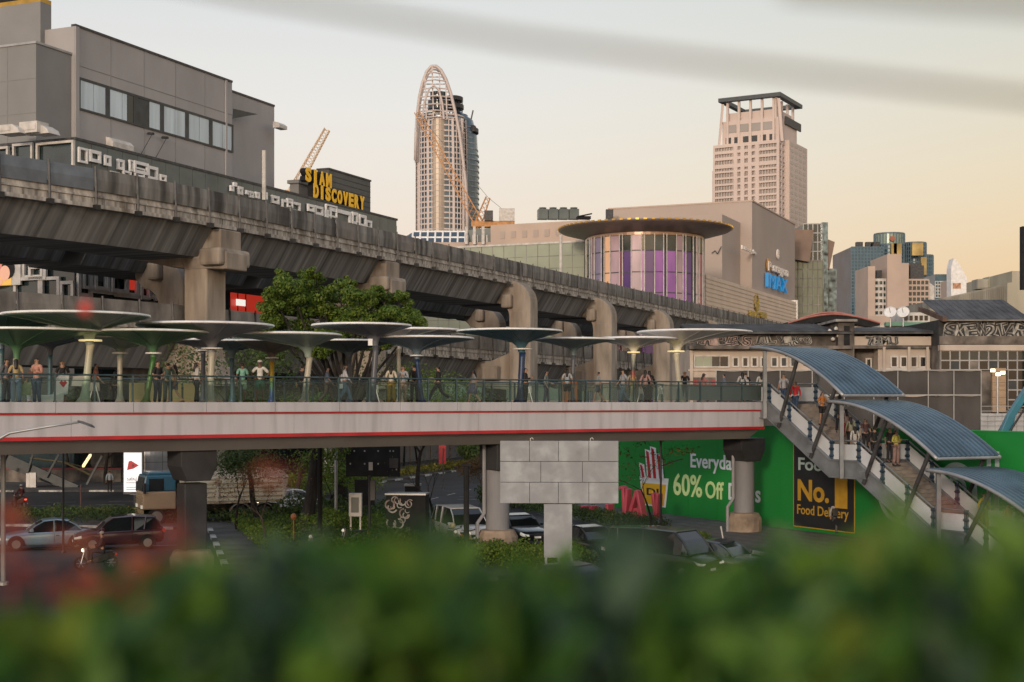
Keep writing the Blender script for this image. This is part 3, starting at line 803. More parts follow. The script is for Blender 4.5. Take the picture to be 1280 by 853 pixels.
f2 = Fr(AF.p(-4.8, .4), -WE, E); seams(Fr(AF.p(-4.8, 34), -WE, E), 0, 33.6, H + 14, H + 33, 10, 6, M['mallgrey2'], mall, .03, .06)
mb = MB(); mb.box(AF, 24.6, 24.9, -.16, -.02, 12, ZA); mb.box(AF, 0.0, .5, -.14, -.02, 12, ZA); put('downpipe', mb, M['mallgrey'], mall)
# ribbon of six windows
xw0, zt0 = on(AF, 97, 96); xw1, _ = on(AF, 291, 155)
_, zb0 = on(AF, 97, 137)
wn_ = 6; d = (xw1 - xw0) / wn_
for i in range(wn_):
    a = xw0 + d * i; mb = MB()
    mb.box(AF, a, a + .32, -.10, -.02, zb0, zt0); mb.box(AF, a, a + d - .01, -.11, -.02, zt0 - .25, zt0); mb.box(AF, a, a + d - .01, -.11, -.02, zb0, zb0 + .2)
    mb.box(AF, a + d - .33, a + d - .012, -.10, -.02, zb0 + .2, zt0 - .25)
    wd = put('window', mb, M['frame_dk'], mall)
    mid = a + d * .52
    for (p, q, m) in ((a + .33, mid - .04, M['blind'] if i != 2 else M['frame_dk']), (mid + .04, a + d - .34, M['blind'])):
        if i == 1 and p > mid: q -= 1.0
        mb = MB(); mb.box(AF, p, q, -.06, -.021, zb0 + .21, zt0 - .26); put('pane', mb, m, wd)
    if i == 1:
        mb = MB(); mb.box(AF, a + d - 1.3, a + d - .34, -.06, -.021, zb0 + .21, zt0 - .26); put('pane', mb, M['blk_glass'], wd)
def ventbox(px, py, w, h, m='dwhite'):
    x, z = on(AF, px, py); mb = MB()
    mb.prism(AF, [(-.02, z), (-.02, z + h), (-.5, z + h * .9), (-.9, z + h * .5), (-.9, z)], x, x + w, 'yz')
    return put('vent_hood', mb, M[m], mall)
ventbox(132, 184, 3.2, 1.0); ventbox(341, 160, 1.7, .75)
mb = MB()
for px, py in ((184, 167), (202, 172)):
    x, z = on(AF, px, py); mb.tube([AF.p(x, -.1, z), AF.p(x, -.8, z - .1)], .14, 8); mb.tube([AF.p(x, -.7, z), AF.p(x - 1.2, -.1, z - 2.4)], .035, 5)
put('wall_bracket', mb, M['steel_dk'], mall)
x, z = on(AF, 291, 136); x2, _ = on(AF, 330, 150)
mb = MB(); mb.prism(AF, [(x, z), (x2 - 1.3, z + .3), (x, z - 1.1)], -.05, -.02); put('open_flap', mb, M['frame_dk'], mall)
for k, (px, py, w, h, dd) in enumerate(((-2, 168, 1.5, .8, .5), (24, 167, 2.0, 1.0, .7), (41, 168, .9, .8, .5))):
    p = P(px, py, 127); mb = MB(); mb.box(Fr(p, -WE, E), 0, w, 0, 1.5, 0, h)
    mb.box(Fr(p, -WE, E), .15, w - .15, -.05, 0, .25, h - .2)
    if k != 1: mb.prism(Fr(p, -WE, E), [(w, 0), (w, h), (w + .7, h * .5), (w + .9, 0)], 0, 1.5)
    solo('rooftop_air_unit', mb, M['dwhite'], ['small pale duct at the far left on the dark glass roof', 'square cream air conditioner unit on the dark glass roof', 'curved duct hood right of the cream air unit'][k], 'air conditioner', 'rooftop units')

# --- the lower glass volume with its white frames
BF = Fr((-39.4, 128, 0), E); BFr = Fr(BF.o, -WE, E)       # BFr: the end wall facing the camera (x to the right)
ZB = H + 23.6
gv = thing('glass_annex', 'dark glass annex wrapped in overlapping white square frames behind the railway', 'building', BF.p(20, 6))
mb = MB(); mb.box(BF, 0, 62, .0, 25, 0, ZB); put('glass_volume', mb, M['teal_glass'], gv)
mb = MB()
for i in range(28): mb.box(BF, i * 2.2 + .02, i * 2.2 + 2.18, -.12, -.01, ZB - 4.6, ZB)
put('band_panel', mb, M['band'], gv, kind='stuff')
mb = MB(); mb.box(BF, -.1, 62, -.2, .3, ZB, ZB + .25); mb.box(BFr, -24, .1, -.1, .3, ZB, ZB + .25); put('coping', mb, M['steel_dk'], gv)
# end wall: cream frames and dark panes
BE = Fr(BF.p(0, 0), -WE, E)
def fr_px(fr, a, b, c, d_, bw, m='white', out_=.02, dd=.35):
    """square frame from picture rectangle a..b, c..d (top-left, bottom-left height)"""
    x0, z1 = on(fr, a, c); x1, _ = on(fr, b, c); _, z0 = on(fr, a, d_)
    if x1 < x0: x0, x1 = x1, x0
    return frame_ring('square_frame', fr, x0, x1, z0, z1, bw, M[m], gv, out_, dd)
for k, (a, b, c, d_) in enumerate(((18, 43, 181, 232), (48, 95, 180, 230), (-12, 14, 186, 236), (20, 62, 322, 352), (30, 60, 320, 349), (20, 54, 348, 380), (54, 78, 347, 376), (40, 58, 333, 350), (63, 87, 321, 335), (78, 95, 352, 380))):
    fr_px(BE, a, b, c, d_, .30 if c > 300 else .22, 'dwhite', .02 + .07 * (k % 4), .3)
x0, z1 = on(BE, -40, 325); x1, _ = on(BE, 20, 325); _, z0 = on(BE, 0, 358)
ps = thing('poster', 'bright yellow and pink poster of a reclining person at the far left edge', 'poster', BE.p(x1, 0, z0))
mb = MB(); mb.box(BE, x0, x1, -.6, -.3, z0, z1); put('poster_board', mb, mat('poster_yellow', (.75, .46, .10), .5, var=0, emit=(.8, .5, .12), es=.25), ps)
mb = MB(); mb.box(BE, x1, x1 + 1.0, -.55, -.3, z0, z1); put('poster_edge', mb, M['dwhite'], ps)
def disc(fr, cx, cz, rx, rz, y, m, nm, n=18):
    mb = MB(); mb.prism(fr, [(cx + rx * math.cos(2 * math.pi * k / n), cz + rz * math.sin(2 * math.pi * k / n)) for k in range(n)], y - .01, y); return put(nm, mb, m, ps)
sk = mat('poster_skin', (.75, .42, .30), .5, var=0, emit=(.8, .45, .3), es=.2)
cx, cz = on(BE, 12, 341)
disc(BE, cx + .35, cz + .25, .8, .9, -.605, M['blackm'], 'printed_hair'); disc(BE, cx, cz - .1, .6, .7, -.62, sk, 'printed_face')
disc(BE, cx - 1.6, cz + .4, 1.3, 1.0, -.61, mat('poster_pink', (.8, .30, .30), .5, var=.2, scale=4), 'printed_shirt'); disc(BE, cx - 1.9, cz - .9, 1.7, .55, -.63, sk, 'printed_arm')
# street side: small frames high on the band, big frames low down, red lit glass
hi = [(95, 106, 184, 203, .2), (108, 122, 187, 202, .3), (126, 134, 194, 207, .25), (144, 152, 199, 212, .25), (158, 163, 200, 214, .15), (163, 181, 201, 216, .3), (181, 194, 207, 224, .3), (196, 204, 218, 228, .25), (164, 176, 209, 220, .15), (135, 146, 214, 222, .2), (150, 160, 213, 222, .2),
      (284, 288, 232, 239, .22), (289, 293, 228, 233, .22), (294, 300, 233, 243, .3), (303, 306, 238, 243, .2), (309, 314, 239, 247, .25), (316, 321, 240, 248, .25), (325, 330, 240, 249, .2), (337, 346, 244, 254, .3), (349, 372, 249, 262, .3), (381, 389, 255, 264, .3), (391, 401, 257, 268, .3), (403, 407, 262, 272, .3), (355, 362, 248, 259, .2), (409, 436, 259, 278, .45), (437, 444, 265, 280, .35), (445, 454, 268, 283, .35), (455, 462, 275, 286, .3), (404, 418, 255, 270, .2)]
for k, (a, b, c, d_, bw) in enumerate(hi): fr_px(BF, a, b, c, d_, bw, 'white', .13 + .06 * (k % 3), .25)
lo = [(95, 113, 326, 371, .45), (101, 131, 324, 361, .35), (115, 133, 322, 362, .4), (133, 142, 324, 339, .3), (135, 155, 343, 365, .4), (142, 161, 323, 341, .35), (155, 170, 335, 370, .4), (160, 173, 320, 339, .35), (172, 184, 330, 374, .35), (184, 193, 331, 346, .3), (186, 206, 336, 352, .3), (182, 192, 345, 373, .4), (192, 206, 352, 365, .35), (190, 208, 335, 376, .35), (198, 207, 335, 355, .25), (170, 190, 344, 372, .3), (109, 155, 361, 366, .3), (141, 181, 366, 371, .3)]
for k, (a, b, c, d_, bw) in enumerate(lo): fr_px(BF, a, b, c, d_, bw * .8, 'white', .02 + .055 * (k % 5), .3)
rg = mat('red_lit_glass', (.30, .02, .02), .3, var=0, emit=(.9, .06, .03), es=.35)
dl = mat('dim_lit_glass', (.12, .14, .13), .2, var=.3, scale=.5)
for a, b, c, d_, m in ((158, 169, 342, 362, rg), (170, 179, 338, 366, rg), (196, 206, 340, 372, rg), (104, 112, 330, 355, dl), (120, 130, 328, 352, dl), (288, 296, 356, 388, rg), (298, 306, 354, 392, rg), (308, 330, 352, 390, rg)):
    rect('lit_pane', BF, a, b, c, d_, m, gv, 0, .05)
rect('small_lit_sign', BF, 292, 303, 374, 382, mat('sign_white_lit', (.8, .8, .75), .5, var=0, emit=(1, .95, .85), es=.8), gv, .3, .1)
mb = MB(); mb.box(BF, 61.5, 64, 1, 6, ZB - 8, ZB - .4); put('end_block', mb, mat('green_panel', (.10, .26, .17), .5), gv)
p = AF.p(0, 0); mb = MB(); q = P(330, 250, 150); mb.tube([q, q + Vector((0, 0, 5.2))], .22, 8); solo('roof_pole', mb, M['dwhite'], 'slim pale pole standing on the annex roof in front of the taupe wall', 'pole')

# --- roof block with its big yellow sign
SF = Fr(BF.p(0, 2.0), E)
xa, za = on(SF, 411, 212); xb, _ = on(SF, 463, 226); _, zc = on(SF, 411, 275)
sb = thing('roof_sign_block', 'dark grey roof block carrying the large yellow two line name', 'building', SF.p((xa + xb) / 2, 4, zc - 6))
mb = MB(); mb.box(SF, xa, xb, 0, 1.6, ZB, za); put('block', mb, mat('dark_grey_cladding', (.10, .105, .10), .6, var=.15, scale=.3), sb)
mb = MB()
for i in range(1, 7): mb.box(SF, xa, xb, -.04, 0, ZB + (za - ZB) * i / 7 - .03, ZB + (za - ZB) * i / 7 + .03)
mb.box(SF, xa - .1, xb + .1, -.1, 1.7, za, za + .2); put('cladding_joint', mb, M['steel_dk'], sb)
xl, zl = on(SF, 377, 229)
mb = MB(); mb.box(SF, xl, xa, .4, 1.6, ZB, zl); mb.box(SF, xl - .3, xa, .2, 1.8, zl, zl + .4); put('plant_room', mb, M['mallgrey2'], sb)
mb = MB()
for px in (392, 405, 418, 431, 444): 
    x, z = on(SF, px, 236 + (px - 392) * .27); mb.bar(SF.p(x, -.5, ZB), SF.p(x, -.5, z), .15, .15)
put('sign_frame', mb, M['steel_dk'], sb)
ysg = mat('sign_yellow', (.75, .42, .01), .45, var=0, emit=(1, .55, .02), es=.10)
SG = Fr(SF.p(0, -1.5), E)
def sgn(s, px0, px1, pyt, pyb, parent=sb):
    n = len(s)
    x0, z1 = on(SG, px0, pyt); _, z0 = on(SG, px0, pyb); x1, _ = on(SG, px1, pyt)
    adv = (x1 - x0) / n
    for i, ch in enumerate(s):
        w_ = adv * (.34 if ch == 'I' else .80); xx = x0 + adv * i + (adv - w_) / 2
        q = text('letter_side', ch, SG, xx, z0, 1, M['blackm'], parent, .35, .03, fit=(w_, z1 - z0), proud=-.42)
        text('letter', ch, SG, xx, z0, 1, ysg, q, .04, .05, fit=(w_, z1 - z0), proud=.03)
# the first line climbs left of the block, the second sits below and to its right
sgn('SIAM', 381, 415, 208.5, 226.5)
sgn('DISCOVERY', 391, 456, 229, 247)

# --- construction cranes on the skyline
def lattice(mb, a, b, w, n, r=.12):
    a = Vector(a); b = Vector(b); t = (b - a).normalized(); s_ = t.cross(Vector((0, 1, 0)))
    s_ = s_.normalized() if s_.length > .1 else Vector((1, 0, 0)); u = t.cross(s_).normalized()
    cs = [s_ * w / 2 + u * w / 2, -s_ * w / 2 + u * w / 2, -s_ * w / 2 - u * w / 2, s_ * w / 2 - u * w / 2]
    for c in cs: mb.bar(a + c, b + c * .6, r * 1.4, r * 1.4)
    for i in range(n):
        k0 = i / n; k1 = (i + 1) / n; f0 = 1 - .4 * k0; f1 = 1 - .4 * k1
        for j in range(4):
            mb.bar(a.lerp(b, k0) + cs[j] * f0, a.lerp(b, k1) + cs[(j + 1) % 4] * f1, r * .8, r * .8)
or_ = mat('crane_orange', (.52, .24, .07), .5, var=.2); cr_ = mat('crane_cream', (.60, .42, .25), .5, var=.2)
def crane(label, base, pivot, tip, w, m, cab=True, ground=0, apex=None):
    r = thing('tower_crane', label, 'crane', (pivot.x, pivot.y, ground), 'construction cranes')
    mb = MB(); lattice(mb, Vector((pivot.x, pivot.y, ground)), pivot, w * 1.2, 14, .2 * w / 2); put('mast', mb, m, r)
    mb = MB(); lattice(mb, pivot, tip, w, 22, .14 * w / 2); put('jib', mb, m, r)
    if apex is not None:
        mb = MB(); lattice(mb, pivot, apex, w * .8, 6, .15 * w / 2); put('apex_frame', mb, m, r)
        mb = MB(); mb.tube([apex, tip], .06 * w / 2, 4); mb.tube([apex, pivot + Vector((w * 4, 0, w * .6))], .06 * w / 2, 4); put('tie_rope', mb, M['steel_dk'], r)
    mb = MB(); mb.box(Fr(pivot, (1, 0, 0)), -w * .8, w * 4.2, -w * .7, w * .7, -w * .5, w * .15); q = put('machinery_deck', mb, m, r)
    mb = MB(); mb.box(Fr(pivot, (1, 0, 0)), w * 2.4, w * 4.2, -w * .8, w * .8, w * .15, w * 1.6); put('counterweight', mb, M['dwhite'], r)
    mb = MB(); mb.box(Fr(pivot, (1, 0, 0)), w * .7, w * 1.7, -w * 1.2, -w * .5, w * .15, w * 1.3); put('cab', mb, M['steel_dk'], r)
    return r
crane('orange luffing crane with a long jib crossing the arched glass tower', None, P(598, 279, 560), P(521, 140, 560), 3.4, or_, apex=P(610, 247, 560), ground=60)
crane('cream crane jib rising behind the yellow lettered roof block', None, P(366, 240, 220), P(409, 162, 220), 1.3, cr_, ground=20)
mb = MB(); f = Fr(P(600, 302, 560), (1, 0, 0))
solo('hoist_rope', MB().tube([P(521, 141, 560), P(521, 165, 560)], .12, 4), M['steel_dk'], 'short hoist rope hanging from the tip of the long orange jib', 'rope')

# --- arched glass tower
def lens_tower(label, cx, D, w, dep, ztop, zbase, prof, nfl, m_glass, m_slab, cols=True, goldcol=None):
    r = thing('skyscraper', label, 'skyscraper', (cx, D, 0), 'far towers')
    return r
D1 = 1000; S1 = D1 / F
def zz1(py): return H + (HOR - py) * S1
def xx1(px): return (px - 640) * S1
t1 = thing('skyscraper', 'tall curved pinkish glass tower crowned by an open arched lattice', 'skyscraper', (xx1(551), D1, 0), 'far towers')
# right edge of the tower body bends inwards as it rises
def t1_right(py): return 583 - 2 * max(0, (250 - py) / 100) ** 1.2 - (0 if py > 150 else 0.09 * (150 - py) ** 1.15)
def t1_left(py): return 519 + (0 if py > 170 else .045 * (170 - py) ** 1.2)
gl1 = mat('painted_gold_reflection', (.44, .36, .28), .4, .1, var=.2, scale=.02, spec=.8)
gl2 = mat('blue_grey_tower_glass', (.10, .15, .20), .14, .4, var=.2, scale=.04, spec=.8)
slab1 = mat('tower_pink_frame', (.56, .49, .46), .6, var=.05)
def ell(cx, cy, rx, ry, z, n=36): return [Vector((cx + rx * math.cos(2 * math.pi * k / n), cy + ry * math.sin(2 * math.pi * k / n), z)) for k in range(n)]
pys = [300 - 6.85 * i for i in range(24)]
secs = []
for py in [330] + pys:
    a, b = xx1(t1_left(py)), xx1(t1_right(py)); secs.append(ell((a + b) / 2, D1 + 14, (b - a) / 2 - .5, 14, zz1(py)))
mb = MB(); mb.loft(secs); put('glass_body', mb, gl2, t1)
# bay bulging in mid front; its gold colour paints in the sunset reflection
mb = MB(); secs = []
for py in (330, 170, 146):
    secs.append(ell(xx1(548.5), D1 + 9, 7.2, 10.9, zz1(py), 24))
mb.loft(secs); put('gold_reflection_bay', mb, gl1, t1)
mb = MB()
for py in pys:
    a, b = xx1(t1_left(py)), xx1(t1_right(py))
    mb.loft([ell((a + b) / 2, D1 + 14, (b - a) / 2, 14.6, zz1(py) - .55), ell((a + b) / 2, D1 + 14, (b - a) / 2, 14.6, zz1(py) + .55)])
    mb.loft([ell(xx1(548.5), D1 + 9, 7.35, 11.2, zz1(py) - .14, 24), ell(xx1(548.5), D1 + 9, 7.35, 11.2, zz1(py) + .14, 24)])
put('floor_slabs', mb, slab1, t1, kind='stuff')
mb = MB()
for k in range(36):
    th = 2 * math.pi * k / 36
    if math.sin(th) > .3: continue
    if k in (26, 27, 28): continue
    pts = []
    for py in (330, 300, 250, 200, 170, 146):
        a, b = xx1(t1_left(py)), xx1(t1_right(py)); pts.append(Vector(((a + b) / 2 + (b - a) / 2 * math.cos(th), D1 + 14 - abs(14.7 * math.sin(th)), zz1(py))))
    for p, q in zip(pts, pts[1:]): mb.bar(p, q, .6 if k % 3 else 1.7, .7)
put('facade_ribs', mb, slab1, t1, kind='stuff')
# open crown: outer arch pair, hoops, inner core floors
mb = MB()
def t1_arch(py):       # half width of the arch at this picture row
    u = (py - 80) / 170.0
    return u
al = [(519, 200), (519.5, 170), (521, 145), (524, 120), (528, 103), (533, 89), (539, 82), (545, 82), (551, 87), (557, 98), (563, 115), (569, 140), (574, 165), (578, 195), (582, 230), (583.5, 265), (584, 300)]
for off in (0, 9):
    pts = [Vector((xx1(a), D1 + 2 + off, zz1(b))) for a, b in al]; mb.tube(pts, 1.15, 6)
put('crown_arch', mb, slab1, t1, smooth=True)
mb = MB()
for py, a, b in ((92, 532, 553), (101, 529, 558), (111, 527, 561), (121, 524.5, 564), (131, 523, 566), (139, 522, 569), (147, 521, 571)):
    mb.tube([Vector((xx1(a), D1 + 2, zz1(py))), Vector((xx1((a + b) / 2), D1 - 3, zz1(py))), Vector((xx1(b), D1 + 2, zz1(py)))], .5, 5)
    mb.bar(Vector((xx1(a), D1 + 11, zz1(py))), Vector((xx1(b), D1 + 11, zz1(py))), .7, .7)
for px, a in ((531, 95), (540, 83), (549, 90), (557, 105)): mb.bar(Vector((xx1(px), D1 + 1, zz1(a))), Vector((xx1(px + 2), D1 - 1, zz1(150))), .8, .8)
inner = [(528, 150), (531, 128), (537, 112), (543, 108), (549, 114), (553, 130), (555, 150)]
mb.tube([Vector((xx1(a), D1 - 2, zz1(b))) for a, b in inner], .8, 5)
put('crown_lattice', mb, slab1, t1)
mb = MB()
for a, b, c, d_, e in ((527, 563, 146, 138, 9), (533, 560, 132, 122, 8), (536, 557, 118, 111, 7)):
    mb.loft([ell(xx1((a + b) / 2), D1 + 14, (b - a) / 2 * S1, e, zz1(c)), ell(xx1((a + b) / 2), D1 + 14, (b - a) / 2 * S1, e, zz1(d_))])
put('crown_core', mb, M['teal_glass'], t1)
# rear, darker half
mb = MB(); secs = []
for py, a, b in ((330, 570, 596), (250, 570, 597), (200, 570, 597), (160, 569, 595), (140, 568, 590), (132, 566, 578)):
    secs.append(ell(xx1((a + b) / 2), D1 + 34, (b - a) / 2 * S1, 14, zz1(py), 24))
mb.loft(secs); rb = put('rear_wing', mb, gl2, t1)
mb = MB()
for i in range(22):
    py = 296 - 6.9 * i; b = 597 if py > 190 else 597 - (190 - py) * .12
    mb.loft([ell(xx1((570 + b) / 2), D1 + 34, (b - 570) / 2 * S1 + .4, 14.4, zz1(py) - .5, 24), ell(xx1((570 + b) / 2), D1 + 34, (b - 570) / 2 * S1 + .4, 14.4, zz1(py) + .5, 24)])
put('wing_slabs', mb, mat('blue_slab', (.22, .27, .31), .5), t1, kind='stuff')
mb = MB()
for a, b, c in ((553, 577, 111), (556, 578, 121), (560, 583, 134), (584, 597, 152), (586, 594, 149)):
    mb.loft([ell(xx1((a + b) / 2), D1 + 30, (b - a) / 2 * S1, 9, zz1(c + 5), 20), ell(xx1((a + b) / 2), D1 + 30, (b - a) / 2 * S1, 9, zz1(c), 20)])
mb.bar(Vector((xx1(583), D1 + 28, zz1(160))), Vector((xx1(590), D1 + 28, zz1(128))), 1, 1)
put('wing_roof_rings', mb, M['steel_dk'], t1)
mb = MB()
for px in range(544, 577, 4): mb.bar(Vector((xx1(px), D1 + 27, zz1(135))), Vector((xx1(px), D1 + 27, zz1(112))), .8, .8)
put('wing_roof_columns', mb, M['steel_dk'], t1, kind='stuff')

# --- square office tower
D2 = 620; S2 = D2 / F
a2 = Vector((.875, -.484, 0)).normalized()        # front face runs right and slightly away
C2 = Vector((xx := (974 - 640) * S2, D2, 0))
TF = Fr(C2, a2)                                   # x<0 to the left of the corner
t2 = thing('skyscraper', 'square beige office tower with a flat dark roof slab over open corner columns', 'skyscraper', TF.p(-14, 14), 'far towers')
z2 = lambda py: H + (HOR - py) * S2
w2 = 30.5; dp2 = 32
beig = mat('tower_beige_stone', (.60, .50, .45), .7, var=.05, scale=.05)
gr2 = mat('tower_grey_glass', (.30, .27, .25), .2, .2, var=.1, scale=.05, spec=.7)
mb = MB(); mb.box(TF, -w2 + 1, -.8, 1, dp2 - 1, 0, z2(176)); put('glass_body', mb, gr2, t2)
mb = MB()
py = 300
while py > 176:
    mb.box(TF, -w2, 0, 0, dp2, z2(py), z2(py) + .9 if py > 200 else z2(py) + 1.3); py -= 8.1
mb.box(TF, -w2, 0, .02, dp2 - .02, z2(205), z2(200)); put('floor_bands', mb, beig, t2, kind='stuff')
mb = MB()
for u in (0, .34, .45, .56, .67, 1): x = -w2 * (1 - u); mb.box(TF, max(-w2 - .02, x - .9), min(.04, x + .9), -.12, 1.2, 0, z2(178))
for u in [i / 24 for i in range(25)]: x = -w2 * (1 - u); mb.box(TF, x - .12, x + .12, .4, .99, 0, z2(178))
for v in [i / 8 for i in range(9)]: y = dp2 * v; mb.box(TF, -1.0, .12, y - .6, y + .6, 0, z2(178))
put('facade_ribs', mb, beig, t2, kind='stuff')
mb = MB(); mb.box(TF, 0, 2, 8, dp2 + 2, 0, z2(172)); mb.box(TF, -w2 - 1.2, -w2, 2, 14, 0, z2(206)); put('side_wing', mb, beig, t2)
mb = MB()
for i in range(17):
    for j in range(4): mb.box(TF, 2.0, 2.08, 9.5 + j * 6, 13.5 + j * 6, z2(300 - i * 7.6), z2(300 - i * 7.6) + 1.4)
put('side_windows', mb, gr2, t2, kind='stuff')
u0 = -w2 + 3.2; u1 = -1.0
mb = MB(); mb.box(TF, u0, u1, 3, dp2 - 4, z2(176), z2(144)); put('crown_storeys', mb, beig, t2)
for i in range(6):
    mb = MB(); x = u0 + 1.6 + (u1 - u0 - 6) * i / 5; mb.box(TF, x, x + 2.5, 2.8, 2.99, z2(172.5), z2(165)); put('window', mb, M['blk_glass'], t2)
for i in range(4):
    mb = MB(); x = u0 + 1.8 + (u1 - u0 - 3.6) * i / 4; mb.box(TF, x, x + 4.8, 2.8, 2.99, z2(159), z2(149)); put('window', mb, gr2, t2)
mb = MB(); mb.box(TF, u0 + 1.2, u1 - 1.2, 4.5, dp2 - 8, z2(144), z2(133)); put('plant_screen', mb, beig, t2)
mb = MB()
for i in range(5): x = u0 + 2.5 + (u1 - u0 - 5) * i / 4; mb.box(TF, x - .5, x + .5, 2.6, 3.6, z2(176), z2(120))
for i in range(4): y = 3 + (dp2 - 8) * i / 3; mb.box(TF, u1 - 2.2, u1 - 1.2, y, y + 1, z2(176), z2(120))
mb.bar(TF.p(u0 - 1.2, 2, z2(176)), TF.p(u0 + .6, 2, z2(122)), 1.0, 1.0); mb.bar(TF.p(u1 + 1.6, 2, z2(176)), TF.p(u1, 2, z2(122)), 1.2, 1.2)
put('crown_columns', mb, beig, t2)
mb = MB()
zt = z2(118)
for (x0_, x1_, y0_, y1_) in ((u0 - 1, u1 + 1.4, .4, 3.2), (u0 - 1, u1 + 1.4, dp2 - 3, dp2), (u0 - 1, u0 + 1.4, 3.2, dp2 - 3), (u1 - 1.2, u1 + 1.4, 3.2, dp2 - 3)): mb.box(TF, x0_, x1_, y0_, y1_, zt - .6, zt + 1.1)
put('roof_frame', mb, mat('roof_slab_dark', (.06, .075, .08), .5), t2)
mb = MB(); mb.box(TF, u1 + .2, u1 + .8, 10, 32, z2(150), z2(140)); put('side_sign', mb, M['steel_dk'], t2)

# --- beige cinema mall
MF = Fr(((940 - 640) / F * 300, 300, 0), E)       # right-hand face, x runs away
ML = Fr(MF.o, -WE, E)                              # left-hand face, x<0 to the left
bm_ = thing('shopping_mall', 'large windowless beige mall with a cinema sign on its right hand wall', 'building', MF.p(20, 30))
z3 = lambda py, D=300: H + (HOR - py) * D / F
mb = MB(); mb.box(MF, 0, 43, 0, 32, 0, z3(252)); put('cinema_block', mb, M['beige'], bm_)
mb = MB(); mb.box(MF, -.1, 43.1, -.15, 32.1, z3(252), z3(252) + .3); put('coping', mb, M['beige2'], bm_)
mb = MB(); mb.box(MF, -15, -.02, 2.5, 33, 0, z3(267, 286)); put('front_block', mb, M['beige'], bm_)
mb = MB(); mb.box(MF, -12, 30, 32.2, 55, 0, z3(274)); put('left_block', mb, M['beige2'], bm_)
mb = MB()
for i in range(7): mb.box(ML, -36 - i * 2.6 - 1.1, -36 - i * 2.6, -12.12, -12.0, z3(292), z3(283))
put('louvre', mb, M['beige'], bm_, kind='stuff')
# cream louvred lower wall
LF = Fr(Vector(((882 - 640) / F * 262, 262, 0)), E); zl_ = z3(343, 262)
mb = MB(); mb.box(LF, 0, 80, 0, 4, 0, zl_); put('lower_wall', mb, M['cream'], bm_)
mb = MB()
k = 0
while k < 17: mb.box(LF, 0, 80, -.10, 0, zl_ - .75 - k * .8, zl_ - .35 - k * .8); k += 1
put('louvre_slats', mb, M['cream'], bm_, kind='stuff')
mb = MB(); mb.box(LF, 79.6, 80.3, -.3, 4, 0, zl_ + .5); put('end_fin', mb, M['white'], bm_)
# signs on the right-hand wall
def msign(s, px0, px1, pyt, pyb, m, depth=.3, proud=.5, bold=.01, fr=MF, par=bm_, nm='sign_lettering', fitz=None):
    x0, z1 = on(fr, px0, pyt); x1, _ = on(fr, px1, pyt); _, z0 = on(fr, px0, pyb)
    return text(nm, s, fr, x0, z0, 1, m, par, depth, bold, fit=(x1 - x0, z1 - z0), proud=proud)
sblue = mat('sign_blue', (.01, .22, .50), .45, var=0, emit=(.01, .28, .65), es=.25)
swht = mat('sign_white', (.80, .74, .68), .5, var=0); sgold = mat('sign_gold', (.48, .25, .05), .5, var=0)
msign('IMAX', 955, 980, 341, 358.5, sblue, .3, .6, .0)
q = msign('aragon', 962.5, 981, 331.5, 343, swht, .3, .6, .03)
x, z = on(MF, 958.2, 332); mb = MB(); mb.prism(MF, [(x + .95 * math.cos(a * .35), z + 1.5 * math.sin(a * .35)) for a in range(18)], -.7, -.2); put('sign_initial', mb, sgold, bm_)
msign('P', 956.6, 960, 326.5, 338.5, swht, .08, .72, .02)
msign('Lifestyle', 925.5, 943, 306.5, 313, swht, .15, .3, .02)
x, z = on(MF, 971, 318); mb = MB(); mb.prism(MF, ringpts(x, z, .75, 1.1, 0, 350), -.4, -.1); mb.prism(MF, [(x - .2, z - .7), (x + .2, z - .7), (x + .2, z + .7), (x - .2, z + .7)], -.41, -.1); put('round_emblem', mb, swht, bm_)
x, z = on(ML, 897, 316); mb = MB(); f = Fr(MF.p(-15, 2.5), -WE, E)
x, z = on(f, 890, 317)
mb.bar(f.p(x, -.2, z), f.p(x + .7, -.2, z + .5), .1, .2); mb.bar(f.p(x + .7, -.2, z + .5), f.p(x + 1.2, -.2, z - .2), .1, .2); mb.bar(f.p(x + 1.2, -.2, z - .2), f.p(x + 2, -.2, z + 1.3), .1, .2); put('tick_emblem', mb, M['steel_dk'], bm_)
# gold flower sign on the louvres
gs = mat('sign_flower_gold', (.42, .30, .05), .5, var=.1)
x, z = on(LF, 944, 377)
mb = MB(); mb.prism(LF, ringpts(x, z, 1.15, 1.45, -60, 250), -.5, -.2); put('flower_ring', mb, gs, bm_)
for a in range(-2, 3):
    mb = MB(); w_ = a * .55; mb.prism(LF, [(x + w_ * .3, z - 2.2), (x + w_ - .35, z - 1.2), (x + w_, z - .2), (x + w_ + .35, z - 1.2)], -.5 - .02 * abs(a), -.3); put('flower_petal', mb, gs, bm_)
msign('8UG', 934.5, 946, 388, 396.5, gs, .2, .4, .04, LF); msign('88', 948.5, 955.5, 389.5, 397.5, gs, .2, .4, .06, LF)
# pale green glass tiled wall and its coping
GF = Fr(P(730, 400, 262).xy.to_3d(), -WE, E)
x1g, zg = on(GF, 730, 303)
gw = thing('tiled_wing', 'pale green tiled low wing left of the round purple glazed drum', 'building', GF.p(-18, 3))
mb = MB(); mb.box(GF, -46, 0, 0, 22, 0, zg); put('wing', mb, M['wallgrn'], gw)
seams(GF, -46, 0, zg - 16, zg, 20, 7, M['conc'], gw, .04, .08)
mb = MB(); mb.box(GF, -46.1, .1, -.15, 22, zg, zg + .35); put('coping', mb, M['dwhite'], gw)
